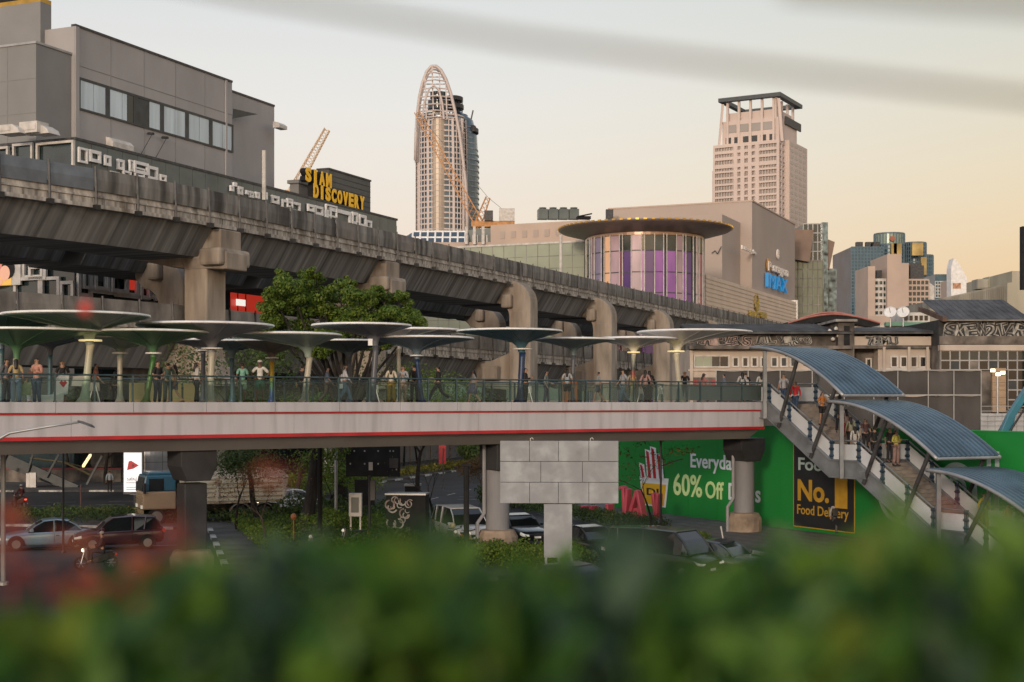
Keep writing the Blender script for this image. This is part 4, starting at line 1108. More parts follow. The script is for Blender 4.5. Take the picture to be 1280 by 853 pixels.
# round drum with its saucer roof
DC = Vector(((806 - 640) / F * 250, 250, 0)); kD = 250 / F
zD = lambda py, D=240: H + (HOR - py) * D / F
dr = thing('glass_drum', 'round glass drum lit purple and orange beneath a wide saucer shaped roof', 'building', DC)
rd = 76 * 238 / F; rs = 108.5 * 250 / F; zr = zD(288, 250)
mb = MB(); mb.lathe([(rd * .96, 0), (rd * .96, zD(293))], 48, DC); put('core', mb, M['blk_glass'], dr)
mb = MB(); mb.lathe([(rd * 1.01, zD(293.5)), (rd * 1.01, zD(284)), (rd * 1.01, zr + .2)], 48, DC); put('collar', mb, mat('collar_bronze', (.36, .24, .17), .35, .3), dr, smooth=False)
mb = MB(); mb.lathe([(rd * 1.02, zr - 1.45), (rs * .82, zr - .95), (rs * .97, zr - .35), (rs, zr - .05), (rs, zr + .12), (rs * .9, zr + .35), (.5, zr + .6)], 72, DC, cap=False); put('saucer_roof', mb, mat('saucer_bronze', (.20, .15, .125), .45, .25, var=.08), dr, smooth=True)
mb = MB()
for k in range(72):
    a = 2 * math.pi * k / 72; mb.box(Fr(DC + Vector((math.cos(a), math.sin(a), 0)) * (rs - .05), (math.cos(a), math.sin(a), 0)), -.1, .16, -.28, .28, zr - .02, zr + .26)
put('rim_lamps', mb, M['gold'], dr, kind='stuff')
cols = {'p': ((.24, .10, .27), (.36, .10, .48), .20), 'v': ((.09, .05, .13), (.22, .08, .4), .12), 'o': ((.62, .38, .25), (1, .5, .2), .14), 'w': ((.46, .32, .37), None, 0), 'd': ((.04, .06, .06), None, 0), 'm': ((.22, .07, .10), (.5, .05, .15), .08), 'g': ((.12, .17, .14), None, 0), 'b': ((.30, .26, .42), None, 0)}
seq = 'gdbwbdowmvwpvpvpwpvdwmvgd'
jit = [182 + (i + (.0 if i in (0, 25) else .32 * math.sin(i * 4.1))) * 176 / len(seq) for i in range(len(seq) + 1)]
for i, ch in enumerate(seq):
    a0 = R(jit[i]); a1 = R(jit[i + 1])
    c, e, s_ = cols[ch]
    m = mat('drum_glass_' + ch, c, .15 if ch != 'w' else .45, .1 if ch != 'w' else 0, var=.25, scale=.4, stretch=(1, 1, .25), spec=.7, emit=e, es=s_)
    rr_ = rd * (1.0 if ch in 'dgv' else 1.012)
    # lit in the lower part only, dark glass above
    mb = MB(); p = [DC + Vector((rr_ * math.cos(a), rr_ * math.sin(a), 0)) for a in (a0 + .008, a1 - .008)]
    q = [DC + Vector(((rr_ - .2) * math.cos(a), (rr_ - .2) * math.sin(a), 0)) for a in (a0 + .008, a1 - .008)]
    for z0_, z1_, nm, mm in ((2, zD(313), 'glass_panel', m), (zD(313) + .05, zD(294), 'upper_pane', m if ch in 'owb' else M['teal_glass'])):
        mb = MB(); mb.add([v + Vector((0, 0, z)) for z in (z0_, z1_) for v in (p[0], p[1], q[1], q[0])], [(0, 1, 5, 4), (1, 2, 6, 5), (2, 3, 7, 6), (3, 0, 4, 7), (4, 5, 6, 7), (3, 2, 1, 0)])
        o = put(nm, mb, mm, dr if nm == 'glass_panel' else o)
mb = MB()
for i in range(0, len(seq) + 1):
    a = R(jit[i]); c = DC + Vector((math.cos(a), math.sin(a), 0)) * rd * 1.025
    mb.box(Fr(c, (math.cos(a), math.sin(a), 0)), -.08, .06, -.07, .07, 2, zD(292))
put('mullions', mb, M['dwhite'] , dr, kind='stuff')
mb = MB()
for z in (zD(313), zD(340), zD(366)): mb.lathe([(rd * 1.016, z - .08), (rd * 1.016, z + .08)], 48, DC, cap=False)
put('transom_rings', mb, M['steel_dk'], dr)
mb = MB(); mb.tube([P(701, 345, 235), P(701, 294, 235)], .25, 8); solo('mast_pole', mb, M['dwhite'], 'white pole standing left of the glass drum below its saucer roof', 'pole')
# rooftop chillers
for i in range(4):
    p = P(673 + i * 13, 273.5, 318); mb = MB(); mb.box(Fr(p, (1, .1, 0)), 0, 2.15, 0, 2.5, 0, 2.2)
    mb.lathe([(.7, 2.2), (.85, 2.6)], 12, p + Vector((1.0, 1.2, 0)))
    solo('chiller', mb, M['band'], ['leftmost', 'second from left', 'third from left', 'rightmost'][i] + ' dark roof chiller on the pink beige block', 'chiller', 'chillers on the mall roof')
p = P(722, 273.5, 316); mb = MB(); mb.box(Fr(p, (1, .1, 0)), 0, 3.0, 0, 2, 0, .6); mb.bar(p + Vector((.2, 0, .5)), p + Vector((3.2, 0, 1.1)), .9, .2); solo('roof_hatch', mb, M['blackm'], 'low dark plant frame right of the roof chillers', 'roof plant')
p = P(758, 271, 306); mb = MB(); mb.box(Fr(p, (1, .1, 0)), 0, 1.5, 0, 1, -1, 1.6); solo('roof_duct', mb, M['steel_dk'], 'grey duct at the left end of the long beige parapet', 'duct')
# glass atrium with a lattice roof below the tall crane
at = thing('glass_atrium', 'low atrium roof of white ribs and blue glass at the foot of the arched tower', 'building', P(570, 503, 420) * 1)
A4 = 420; x4 = lambda px: (px - 640) * A4 / F; zz4 = lambda py: H + (HOR - py) * A4 / F
mb = MB(); secs = []
for i in range(9):
    px = 505 + i * 9.5
    secs.append([Vector((x4(px), A4 + 20 * u, (zz4(286.5) if i else zz4(292)) - 6.5 * (1 - math.cos(u * 1.4)) * 0 - (0 if u > .3 else (.3 - u) * 20))) for u in (0, .1, .2, .3, .7, 1)])
mb.loft(secs, closed=False, cap=False); put('glass_roof', mb, gl2, at, fixn=False)
mb = MB()
for s_ in secs:
    for a, b in zip(s_, s_[1:]): mb.bar(a, b, .5, .5)
for j in range(4):
    for a, b in zip(secs, secs[1:]): mb.bar(a[j], b[j], .45, .45)
put('roof_rib', mb, M['white'], at, kind='stuff')
mb = MB(); mb.box(I, x4(505), x4(640), A4, A4 + 24, 0, zz4(303)); put('atrium_wall', mb, M['beige2'], at)
mb = MB(); mb.prism(I, [(x4(580), zz4(303)), (x4(638), zz4(303)), (x4(638), zz4(298)), (x4(612), zz4(281)), (x4(580), zz4(284))], A4 + 8, A4 + 24, 'xz'); put('side_hall', mb, M['band'], at)
mb = MB()
for px in range(584, 638, 6): mb.bar(Vector((x4(px), A4 + 7.8, zz4(303))), Vector((x4(px), A4 + 7.8, zz4(290))), .4, .4)
for px in (583, 593, 604): mb.bar(Vector((x4(px), A4 - 1, zz4(306))), Vector((x4(px), A4 - 1, zz4(284))), .8, .8)
put('hall_frame', mb, M['dwhite'], at, kind='stuff')

# --- glass towers at the right end of the mall
gt = thing('glass_office', 'green grey glass office block with a slanted brown box, beside the cinema mall', 'building', G(1020, 356))
def pbox(mb, px0, px1, pyt, D, dep, zb=0, pyt2=None, mi=0, fr=None):
    """box whose front spans px0..px1 at distance D, top at row pyt"""
    k = D / F; z = H + (HOR - pyt) * k
    z2_ = z if pyt2 is None else H + (HOR - pyt2) * k
    x0 = (px0 - 640) * k; x1 = (px1 - 640) * k
    mb.add([(x0, D, zb), (x1, D, zb), (x1 + 0, D + dep, zb), (x0, D + dep, zb), (x0, D, z), (x1, D, z2_), (x1, D + dep, z2_), (x0, D + dep, z)],
           [(0, 3, 2, 1), (4, 5, 6, 7), (0, 1, 5, 4), (1, 2, 6, 5), (2, 3, 7, 6), (3, 0, 4, 7)], mi)
    return mb
def grid(px0, px1, pyt, pyb, D, nx, nz, m, parent, w=.25, name='window_frames', wz=None):
    k = D / F; x0 = (px0 - 640) * k; x1 = (px1 - 640) * k; zt = H + (HOR - pyt) * k; zb = H + (HOR - pyb) * k; mb = MB()
    for i in range(nx + 1): x = x0 + (x1 - x0) * i / nx; mb.box(I, x - w / 2, x + w / 2, D - .15, D, zb, zt)
    for i in range(nz + 1): z = zb + (zt - zb) * i / nz; mb.box(I, x0, x1, D - .12, D - .01, z - (wz or w) / 2, z + (wz or w) / 2)
    return put(name, mb, m, parent, kind='stuff')
mb = pbox(MB(), 990, 1029, 326, 356, 14); put('glass_front', mb, M['glassg'], gt); grid(991, 1029, 326, 392, 355.98, 6, 6, M['conc'], gt, .18)
mb = pbox(MB(), 1004, 1028, 280, 358, 12); put('upper_glass', mb, M['teal_glass'], gt); grid(1004, 1028, 280, 326, 357.98, 4, 4, M['steel'], gt, .25)
mb = pbox(MB(), 1028, 1035, 278, 357, 14); put('glass_fin', mb, mat('fin_glass', (.20, .27, .29), .2, .3, var=.5, scale=.8), gt)
mb = MB(); k = 355 / F
q = [((992 - 640) * k, H + (HOR - 288) * k), ((1016 - 640) * k, H + (HOR - 288) * k), ((1011 - 640) * k, H + (HOR - 328) * k), ((993 - 640) * k, H + (HOR - 325) * k)]
mb.prism(I, q, 354, 366, 'xz'); put('slanted_box', mb, mat('brown_mesh_cladding', (.23, .16, .12), .7, var=.1, scale=.5), gt)
mb = MB(); q = [(1034, 296), (1047, 301), (1040, 336), (1034, 330)]; mb.prism(I, [((a - 640) * k, H + (HOR - b) * k) for a, b in q], 358, 366, 'xz'); put('slanted_box', mb, MATS['brown_mesh_cladding'], gt)
mb = pbox(MB(), 1035, 1046, 336, 362, 12); put('rear_glass', mb, MATS['fin_glass'], gt)

# --- blue towers group
bt = thing('skyscraper', 'cluster of stepped dark blue office towers with a round drum top and painted gold reflections', 'skyscraper', G(1115, 520), 'far towers')
gb = mat('deep_blue_glass', (.04, .11, .17), .15, .3, var=.3, scale=.15, spec=.8); gbw = mat('blue_tower_frame', (.09, .15, .19), .5)
gy = mat('painted_gold_glint', (.45, .34, .14), .3, .4, var=.3, scale=.2)  # the low sun's golden reflection is put into the colour of these patches
mb = pbox(MB(), 1064, 1104, 309, 520, 30); put('wing', mb, gb, bt); grid(1064, 1104, 309, 402, 519.98, 10, 22, gbw, bt, .35)
kk = 520 / F
def cyl(px0, px1, pyt, pyb, D, m, nm, par, n=28):
    k = D / F; c = Vector((((px0 + px1) / 2 - 640) * k, D + (px1 - px0) / 2 * k, 0)); r = (px1 - px0) / 2 * k
    mb = MB(); mb.lathe([(r, H + (HOR - pyb) * k), (r, H + (HOR - pyt) * k)], n, c); put(nm, mb, m, par)
    return c, r, k
def bands(c, r, k, pyt, pyb, n, m, par, n_=28, wz=.5, nm='floor_bands'):
    mb = MB()
    for i in range(n + 1): z = H + (HOR - (pyt + (pyb - pyt) * i / n)) * k; mb.lathe([(r + .15, z - wz / 2), (r + .15, z + wz / 2)], n_, c, cap=False)
    for i in range(n_): 
        a = 2 * math.pi * i / n_; mb.bar(c + Vector((math.cos(a) * (r + .1), math.sin(a) * (r + .1), H + (HOR - pyb) * k)), c + Vector((math.cos(a) * (r + .1), math.sin(a) * (r + .1), H + (HOR - pyt) * k)), .3, .3)
    put(nm, mb, m, par, kind='stuff')
c, r, k = cyl(1098, 1135, 291, 305, 522, mat('pale_green_crown', (.25, .33, .28), .3, .2), 'drum_crown', bt); bands(c, r, k, 291, 305, 1, gbw, bt)
c, r, k = cyl(1100, 1134, 305, 400, 522, gb, 'round_shaft', bt); bands(c, r, k, 306, 400, 20, gbw, bt)
c, r, k = cyl(1134, 1161, 302, 400, 524, gb, 'round_shaft', bt); bands(c, r, k, 303, 400, 20, gbw, bt)
c, r, k = cyl(1148, 1169, 318, 400, 527, gb, 'round_shaft', bt); bands(c, r, k, 319, 400, 17, gbw, bt)
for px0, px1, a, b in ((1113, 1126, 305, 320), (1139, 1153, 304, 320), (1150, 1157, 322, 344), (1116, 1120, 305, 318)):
    k = 520.5 / F; mb = MB(); mb.box(I, (px0 - 640) * k, (px1 - 640) * k, 519.2, 521.0, H + (HOR - b) * k, H + (HOR - a) * k); put('gold_glint_patch', mb, gy, bt)
mb = MB(); 
for px in (1074, 1086, 1092, 1095): mb.bar(P(px, 309, 524), P(px + 2, 303, 524), .8, .8); mb.box(Fr(P(px, 306, 524), (1, 0, 0)), -1, 1.4, 0, 2, -1, 1)
put('roof_plant', mb, M['steel_dk'], bt)
c_ = Vector(((1116.5 - 640) * 520 / F, 521.5, 0)); z = H + (HOR - 298) * 520 / F
mb = MB(); mb.prism(Fr(c_, (1, 0, 0)), [(.95 * math.cos(i * .4), z + .95 * math.sin(i * .4)) for i in range(16)], -.6, .6); put('round_logo', mb, mat('logo_rust', (.35, .12, .07), .5), bt)
# mid beige hotel
ht = thing('hotel', 'pale pink stepped building with curved window bays in front of the blue towers', 'building', G(1122, 430), None)
mb = pbox(MB(), 1109, 1127, 318, 430, 20); pbox(mb, 1126, 1136, 329, 430.1, 18); pbox(mb, 1085, 1094, 333, 430, 16); put('tower_wall', mb, M['beige2'], ht)
c, r, k = cyl(1090, 1112, 350, 420, 431, M['teal_glass'], 'curved_bay', ht); bands(c, r, k, 350, 395, 6, M['dwhite'], ht, 14, .8)
mb = pbox(MB(), 1135, 1160, 350, 432, 16); put('window_bay', mb, M['teal_glass'], ht); grid(1135, 1161, 350, 392, 431.98, 5, 6, M['beige2'], ht, .3, wz=.55)
mb = pbox(MB(), 1161, 1168, 353, 433, 14, pyt2=358); put('end_wall', mb, M['dwhite'], ht)
mb = pbox(MB(), 1138, 1155, 332, 433, 10); put('dark_plant_box', mb, M['steel_dk'], ht)
mb = pbox(MB(), 1129, 1152, 329, 440, 8); pbox(mb, 1096, 1110, 338, 436, 8); put('roof_plant', mb, M['steel_dk'], ht)
mb = pbox(MB(), 1085, 1170, 395, 425, 12); put('podium', mb, M['beige2'], ht)
# white fin building and dark block
wf = thing('fin_building', 'white building whose end wall tapers to a leaning point', 'building', G(1200, 380))
k = 380 / F
mb = MB(); mb.prism(I, [((a - 640) * k, H + (HOR - b) * k) for a, b in ((1189, 372), (1189, 335), (1192, 323), (1197, 327), (1208, 346), (1211, 363), (1211, 372))], 380, 384, 'xz'); put('fin_wall', mb, M['white'], wf)
mb = MB(); mb.prism(I, [((a - 640) * k, H + (HOR - b) * k) for a, b in ((1204, 372), (1204, 345), (1209, 347), (1217, 362), (1217, 372))], 384.1, 400, 'xz'); put('rear_hall', mb, M['beige2'], wf)
mb = pbox(MB(), 1189, 1217, 370, 380.1, 12, 0); put('base', mb, M['beige2'], wf)
mb = MB()
mb.box(I, (1191 - 640) * k, (1201 - 640) * k, 379.9, 379.99, H + (HOR - 361) * k, H + (HOR - 354) * k); put('orange_lettering', mb, mat('faded_orange', (.55, .30, .18), .6, var=.4, scale=1.2), wf)
db = thing('office_block', 'small dark blue glazed block between the hotel and the white fin', 'building', G(1180, 450))
mb = pbox(MB(), 1169, 1189, 343, 450, 20); put('glass_body', mb, gb, db); grid(1169, 1189, 352, 372, 449.98, 6, 5, M['dwhite'], db, .25)
# pale corrugated sheds stepping up to the right
sh = thing('corrugated_shed', 'pale rusty corrugated metal shed roof rising to the right behind the old shophouses', 'shed', G(1220, 150))
k = 150 / F; X5 = lambda px: (px - 640) * k; Z5 = lambda py: H + (HOR - py) * k
mb = MB(); mb.prism(I, [(X5(1160), 0), (X5(1256), 0), (X5(1256), Z5(357)), (X5(1228), Z5(362)), (X5(1162), Z5(376))], 150, 165, 'xz'); put('gable_wall', mb, M['corrpale'], sh)
mb = MB()
for i in range(40):
    px = 1163 + i * 2.35; t = (px - 1162) / 94; top = 376 - 19 * t
    mb.bar(Vector((X5(px), 149.95, Z5(top + 1))), Vector((X5(px), 149.95, Z5(385))), .07, .09)
put('wall_rib', mb, M['corrpale'], sh, kind='stuff')
mb = MB(); mb.prism(I, [(X5(1255), 0), (X5(1330), 0), (X5(1330), Z5(340)), (X5(1261), Z5(340)), (X5(1261), Z5(354)), (X5(1255), Z5(355))], 149, 164, 'xz'); put('tall_wall', mb, mat('cream_metal_wall', (.46, .42, .32), .7, var=.15, scale=.4, stretch=(1, 1, .2)), sh)
for k_, (a, b, t, m) in enumerate(((1222, 1236, 349, 'corrpale'), (1236, 1250, 346, 'wallgrn'), (1250, 1258, 348, 'corrpale'))):
    mb = MB(); p = P(a, 361, 156); w_ = (b - a) * 156 / F; h_ = (361 - t) * 156 / F
    mb.box(Fr(p, (1, 0, 0)), 0, w_ - .03, 0, 2, 0, h_); mb.box(Fr(p, (1, 0, 0)), .1, w_ - .13, -.06, 0, .15, h_ - .12)
    solo('water_tank', mb, M[m], ['left grey rooftop tank box on the corrugated shed', 'green tinted rooftop tank in the middle of the three', 'right narrow rooftop tank on the corrugated shed'][k_], 'tank', 'rooftop tanks')
bb = thing('billboard_edge', 'dark billboard edge cut off by the right side of the picture', 'billboard', G(1279, 110))
mb = pbox(MB(), 1278, 1400, 283, 110, .6, H + (HOR - 362) * 110 / F); put('board', mb, M['blackm'], bb)
mb = pbox(MB(), 1300, 1306, 362, 110.2, .3, 0); put('post', mb, M['steel_dk'], bb)
# red arched station roof
ar = thing('arched_roof', 'dark arched roof with thin pink red edges beyond the graffiti roofs', 'roof', G(1045, 190))
k = 190 / F
for j, (a, b, cy, h_, y) in enumerate(((985, 1100, 404, 11, 190), (1005, 1085, 397, 8, 193))):
    pts = [((a + (b - a) * i / 16 - 640) * k, H + (HOR - (cy - h_ * math.sin(math.pi * i / 16))) * k) for i in range(17)]
    mb = MB(); mb.prism(I, pts + [(x, z - .9) for x, z in reversed(pts)], y, y + 20, 'xz'); q = put('roof_vault', mb, M['blackm'], ar)
    mb = MB(); mb.tube([Vector((x, y - .1, z)) for x, z in pts], .12, 5); put('red_edge', mb, mat('edge_pink_red', (.42, .17, .14), .5), q)
mb = MB()
for px in range(992, 1096, 5): mb.bar(P(px, 404, 192), P(px, 408, 192), .15, .15)
mb.box(I, (985 - 640) * k, (1100 - 640) * k, 192, 205, 0, H + (HOR - 407) * k); put('base_wall', mb, M['dwhite'], ar)

# ------------------------------------------------------------------ old shophouses with graffiti
SH = 112.0; ks = SH / F
XS = lambda px: (px - 640) * ks
ZS = lambda py: H + (HOR - py) * ks
def graffiti(fr_y, x0, x1, z0, z1, parent, s, seed, fillc='graf_silver', under='graf_black'):
    """fat spray-paint letters: a black blob under pale strokes, built as thin raised paint"""
    rnd = random.Random(seed); f = Fr((0, fr_y, 0), (1, 0, 0)); n = len(s); w = (x1 - x0) / n
    for i, ch in enumerate(s):
        cx = x0 + w * (i + .5); hh = (z1 - z0); tz = rnd.uniform(-.10, .10) * hh; kx = rnd.uniform(1.25, 1.6); ro = rnd.uniform(-.28, .28)
        for nm, mm, k, pr, bo in (('graffiti_halo', fillc, 1.16, .025, .11), ('graffiti_shadow', under, 1.0, .045, .06), ('graffiti_letter', fillc if i % 3 else 'graf_dim', .82, .062, -.012)):
            vs, fs = textmb(ch, 1, .004, bo); c = sum((Vector(v) for v in vs), Vector()) / len(vs)
            xs = [v[0] for v in vs]; ys = [v[1] for v in vs]; sx_ = w * kx * k / (max(xs) - min(xs)); sz_ = hh * k * 1.05 / (max(ys) - min(ys)); mb = MB()
            pts = []
            for v in vs:
                dx = (v[0] - (max(xs) + min(xs)) / 2) * sx_; dz = (v[1] - (max(ys) + min(ys)) / 2) * sz_
                dx += .10 * hh * math.sin(dz * 5 / hh + i); q = (dx * math.cos(ro) - dz * math.sin(ro), dx * math.sin(ro) + dz * math.cos(ro))
                pts.append(f.p(cx + q[0], -pr - v[2] - .001 * (i % 4), z0 + hh / 2 + tz + q[1]))
            mb.add(pts, fs); put(nm, mb, M[mm], parent)
M['graf_dim'] = mat('graffiti_dim_paint', (.22, .21, .20), .6, var=.4, scale=2.5)
M['graf_silver'] = mat('graffiti_pale_paint', (.42, .41, .38), .6, var=.4, scale=2.5)
M['graf_black'] = mat('graffiti_black_paint', (.03, .03, .03), .7, var=.3, scale=3)
M['graf_pink'] = mat('graffiti_pinkish_paint', (.42, .30, .28), .6, var=.4, scale=2.5)
h1 = thing('shophouse_row', 'long old shophouse with graffiti under a dark tiled roof and pink cream wall', 'building', Vector((XS(955), SH + 5, 0)))
mb = MB(); mb.box(I, XS(862), XS(1048), SH, SH + 12, 0, ZS(437)); put('wall', mb, M['pinkwall'], h1)
mb = MB(); mb.box(I, XS(872), XS(1062), SH + .3, SH + 12, ZS(437) + .01, ZS(416)); put('attic_wall', mb, M['oldwall'], h1)
mb = MB(); mb.box(I, XS(860), XS(1062), SH - 1.0, SH + .3, ZS(437), ZS(433)); put('ledge', mb, M['oldwall'], h1)
mb = MB(); mb.prism(I, [(SH - .8, ZS(416)), (SH - .8, ZS(418)), (SH + 6, ZS(403)), (SH + 13, ZS(416)), (SH + 13, ZS(414)), (SH + 6, ZS(401))], XS(862), XS(1062), 'yz'); put('roof', mb, M['corr'], h1)
mb = MB()
for i in range(80): x = XS(863) + (XS(1061) - XS(863)) * i / 79; mb.bar(Vector((x, SH - .85, ZS(416) + .04)), Vector((x, SH + 6, ZS(401) + .05)), .07, .07)
put('roof_rib', mb, M['corr'], h1, kind='stuff')
graffiti(SH + .3, XS(875), XS(938), ZS(435) + .2, ZS(419), h1, 'GRIBZEKS', 3, 'graf_pink'); graffiti(SH + .3, XS(945), XS(968), ZS(434) + .2, ZS(420), h1, 'JUL', 4)
graffiti(SH + .3, XS(974), XS(1014), ZS(433) + .2, ZS(420), h1, 'VIRGO', 5)
def window(px0, px1, pyt, pyb, parent, panes=1, open_=0, m='blk_glass', fm='dwhite', y=SH, bw=.12):
    x0, x1, z1, z0 = XS(px0), XS(px1), ZS(pyt), ZS(pyb); f = Fr((0, y, 0), (1, 0, 0)); mb = MB()
    mb.box(f, x0, x1, -.10, .02, z1 - bw, z1); mb.box(f, x0, x1, -.14, .02, z0, z0 + bw); mb.box(f, x0, x0 + bw, -.1, .02, z0 + bw, z1 - bw); mb.box(f, x1 - bw, x1, -.1, .02, z0 + bw, z1 - bw)
    w = put('window', mb, M[fm], parent)
    for i in range(panes):
        a = x0 + bw + (x1 - x0 - 2 * bw) * i / panes; b = x0 + bw + (x1 - x0 - 2 * bw) * (i + 1) / panes
        mm = m if not isinstance(m, (list, tuple)) else m[i % len(m)]
        mb = MB(); mb.box(f, a + .03, b - .03, -.05, -.005, z0 + bw, z1 - bw); put('pane', mb, M[mm], w)
    return w
window(867, 912, 444, 460, h1, 4, m=['wallgrn', 'wallgrn', 'teal_glass', 'blk_glass'])
for a in (915, 927, 938.5, 950): window(a, a + 9, 446, 459.5, h1)
for a in (963, 975, 987): window(a, a + 9.5, 446, 459.5, h1, m='steel_dk')
mb = MB(); mb.box(I, XS(860), XS(1010), SH - .12, SH, ZS(464), ZS(462)); mb.box(I, XS(862), XS(866), SH - .2, SH, ZS(505), ZS(437)); put('sill_band', mb, M['pinkwall'], h1)
mb = MB()
for i in range(9): mb.box(I, XS(867 + i * 3.2), XS(868.3 + i * 3.2), SH - .08, SH, ZS(500), ZS(475))
put('shop_shutter_bars', mb, M['red'], h1, kind='stuff')
mb = MB(); mb.box(I, XS(866), XS(897), SH - .05, SH, ZS(503), ZS(472)); put('shop_front', mb, M['oldwall'], h1)
h2 = thing('shophouse_row', 'narrow dilapidated stair tower with a doorway between the two graffiti roofs', 'building', Vector((XS(1055), SH + 4, 0)))
mb = MB(); mb.box(I, XS(1046), XS(1066), SH - .5, SH + 8, 0, ZS(403)); put('wall', mb, M['oldwall'], h2)
mb = MB(); mb.box(I, XS(1053), XS(1060), SH - .6, SH - .5, ZS(432), ZS(408)); put('doorway', mb, M['blackm'], h2)
mb = MB(); mb.box(I, XS(1041), XS(1068), SH - 1, SH + 8, ZS(403), ZS(400)); put('roof_slab', mb, M['conc'], h2)
mb = MB()
for i, (a, b) in enumerate(((1036, 408), (1044, 405), (1040, 418), (1047, 414))): mb.lathe([(.12, 0), (.17, .1), (.13, .2), (.05, .27)], 8, Vector((XS(a), SH - .3, ZS(b + 8))))
put('rubble', mb, M['dwhite'], h2)
h3 = thing('shophouse_row', 'middle old shophouse under a wavy dark roof with a recessed balcony', 'building', Vector((XS(1110), SH + 5, 0)))
mb = MB(); mb.box(I, XS(1066.2), XS(1163), SH + 1.6, SH + 12, 0, ZS(412)); put('back_wall', mb, M['oldwall'], h3)
mb = MB(); mb.box(I, XS(1066.2), XS(1163), SH - .3, SH + 1.6, ZS(436), ZS(432)); put('balcony_slab', mb, M['oldwall'], h3)
mb = MB(); mb.box(I, XS(1066.2), XS(1163), SH - .2, SH - .05, ZS(432), ZS(421)); put('parapet', mb, M['pinkwall'], h3)
mb = MB(); mb.box(I, XS(1098), XS(1163), SH + .1, SH + 1.6, 0, ZS(436) - .01); put('front_wall', mb, M['pinkwall'], h3)
mb = MB(); mb.prism(I, [(SH - .8, ZS(416)), (SH - .8, ZS(418)), (SH + 6, ZS(408)), (SH + 13, ZS(420)), (SH + 6, ZS(406))], XS(1065), XS(1163), 'yz'); put('roof', mb, M['corr'], h3)
mb = MB()
for i in range(42): x = XS(1066) + (XS(1162) - XS(1066)) * i / 41; mb.bar(Vector((x, SH - .85, ZS(416) + .05)), Vector((x, SH + 6, ZS(406) + .06)), .09, .1)
put('roof_rib', mb, M['corr'], h3, kind='stuff')
graffiti(SH - .2, XS(1082), XS(1120), ZS(431.5), ZS(422), h3, 'TEMU', 9)
for px in (1104, 1135, 1158): mb = MB(); mb.box(I, XS(px - 1.6), XS(px + 1.6), SH - .35, SH - .2, ZS(500), ZS(434)); put('pilaster', mb, M['pinkwall'], h3)
window(1088, 1096, 447, 464, h3, y=SH + 1.6); 
mb = MB(); mb.box(I, XS(1074), XS(1083), SH + 1.5, SH + 1.6, ZS(468), ZS(448)); put('door', mb, M['steel_dk'], h3)
for a in (1113, 1125, 1137.5, 1149): window(a, a + 10, 445, 460, h3, y=SH + .1)
mb = MB(); mb.box(I, XS(1101), XS(1163), SH - .1, SH + .1, ZS(464), ZS(460.5)); put('sill_band', mb, M['dwhite'], h3)
# right shophouse: big steel window wall
h4 = thing('shophouse_row', 'right hand shophouse with a large graffiti piece above a wall of steel framed panes', 'building', Vector((XS(1220), SH + 3, 0)))
SY = SH - 2.5
mb = MB(); mb.box(I, XS(1163.3), XS(1275), SY + .3, SH + 10, 0, ZS(433)); put('wall', mb, M['oldwall'], h4)
mb = MB(); mb.box(I, XS(1163.3), XS(1275), SY + .31, SH + 9, ZS(433) + .01, ZS(402)); put('attic_wall', mb, M['graf_black'], h4)
mb = MB(); mb.box(I, XS(1163.3), XS(1272), SY + .15, SY + .3, ZS(432), ZS(422)); put('parapet', mb, M['oldwall'], h4)
mb = MB(); mb.box(I, XS(1162), XS(1273), SY - .25, SY + .29, ZS(440), ZS(433)); mb.box(I, XS(1270), XS(1275), SY - .2, SY + .29, 0, ZS(440)); put('cornice', mb, M['pinkwall'], h4)
mb = MB(); mb.box(I, XS(1166), XS(1272), SY - .5, SY + .3, ZS(404), ZS(402.5)); put('gutter', mb, M['conc'], h4)
x0r, x1r = XS(1166), XS(1271); nsh = 15; rows = 5
for j in range(rows):
    for i in range(nsh):
        a = x0r + (x1r - x0r) * i / nsh; b = a + (x1r - x0r) / nsh
        y0 = SY - .5 + j * 1.2; z0 = ZS(402.5) + j * .38
        mb = MB(); mb.add([(a + .02, y0, z0 + .06), (b - .02, y0, z0 + .06), (b - .02, y0 + 1.25, z0 + .44), (a + .02, y0 + 1.25, z0 + .44), (a + .02, y0, z0), (b - .02, y0, z0), (b - .02, y0 + 1.25, z0 + .38), (a + .02, y0 + 1.25, z0 + .38)], [(0, 1, 2, 3), (7, 6, 5, 4), (0, 4, 5, 1), (1, 5, 6, 2), (2, 6, 7, 3), (3, 7, 4, 0)])
        put('roof_sheet', mb, M['corr'], h4)
for px in (1166, 1271): mb = MB(); mb.bar(Vector((XS(px), SY - .6, ZS(402))), Vector((XS(px), SY + 6, ZS(383))), .3, .35); put('verge_board', mb, mat('rusty_wood', (.14, .085, .06), .9, var=.3), h4)
graffiti(SY + .15 + .16, XS(1172), XS(1270), ZS(423), ZS(406), h4, 'SKEW2TAR', 12)
nc = 9; gx0, gx1 = XS(1163.5), XS(1269)
rowz = [440, 452, 463.5, 476, 488, 500, 512]
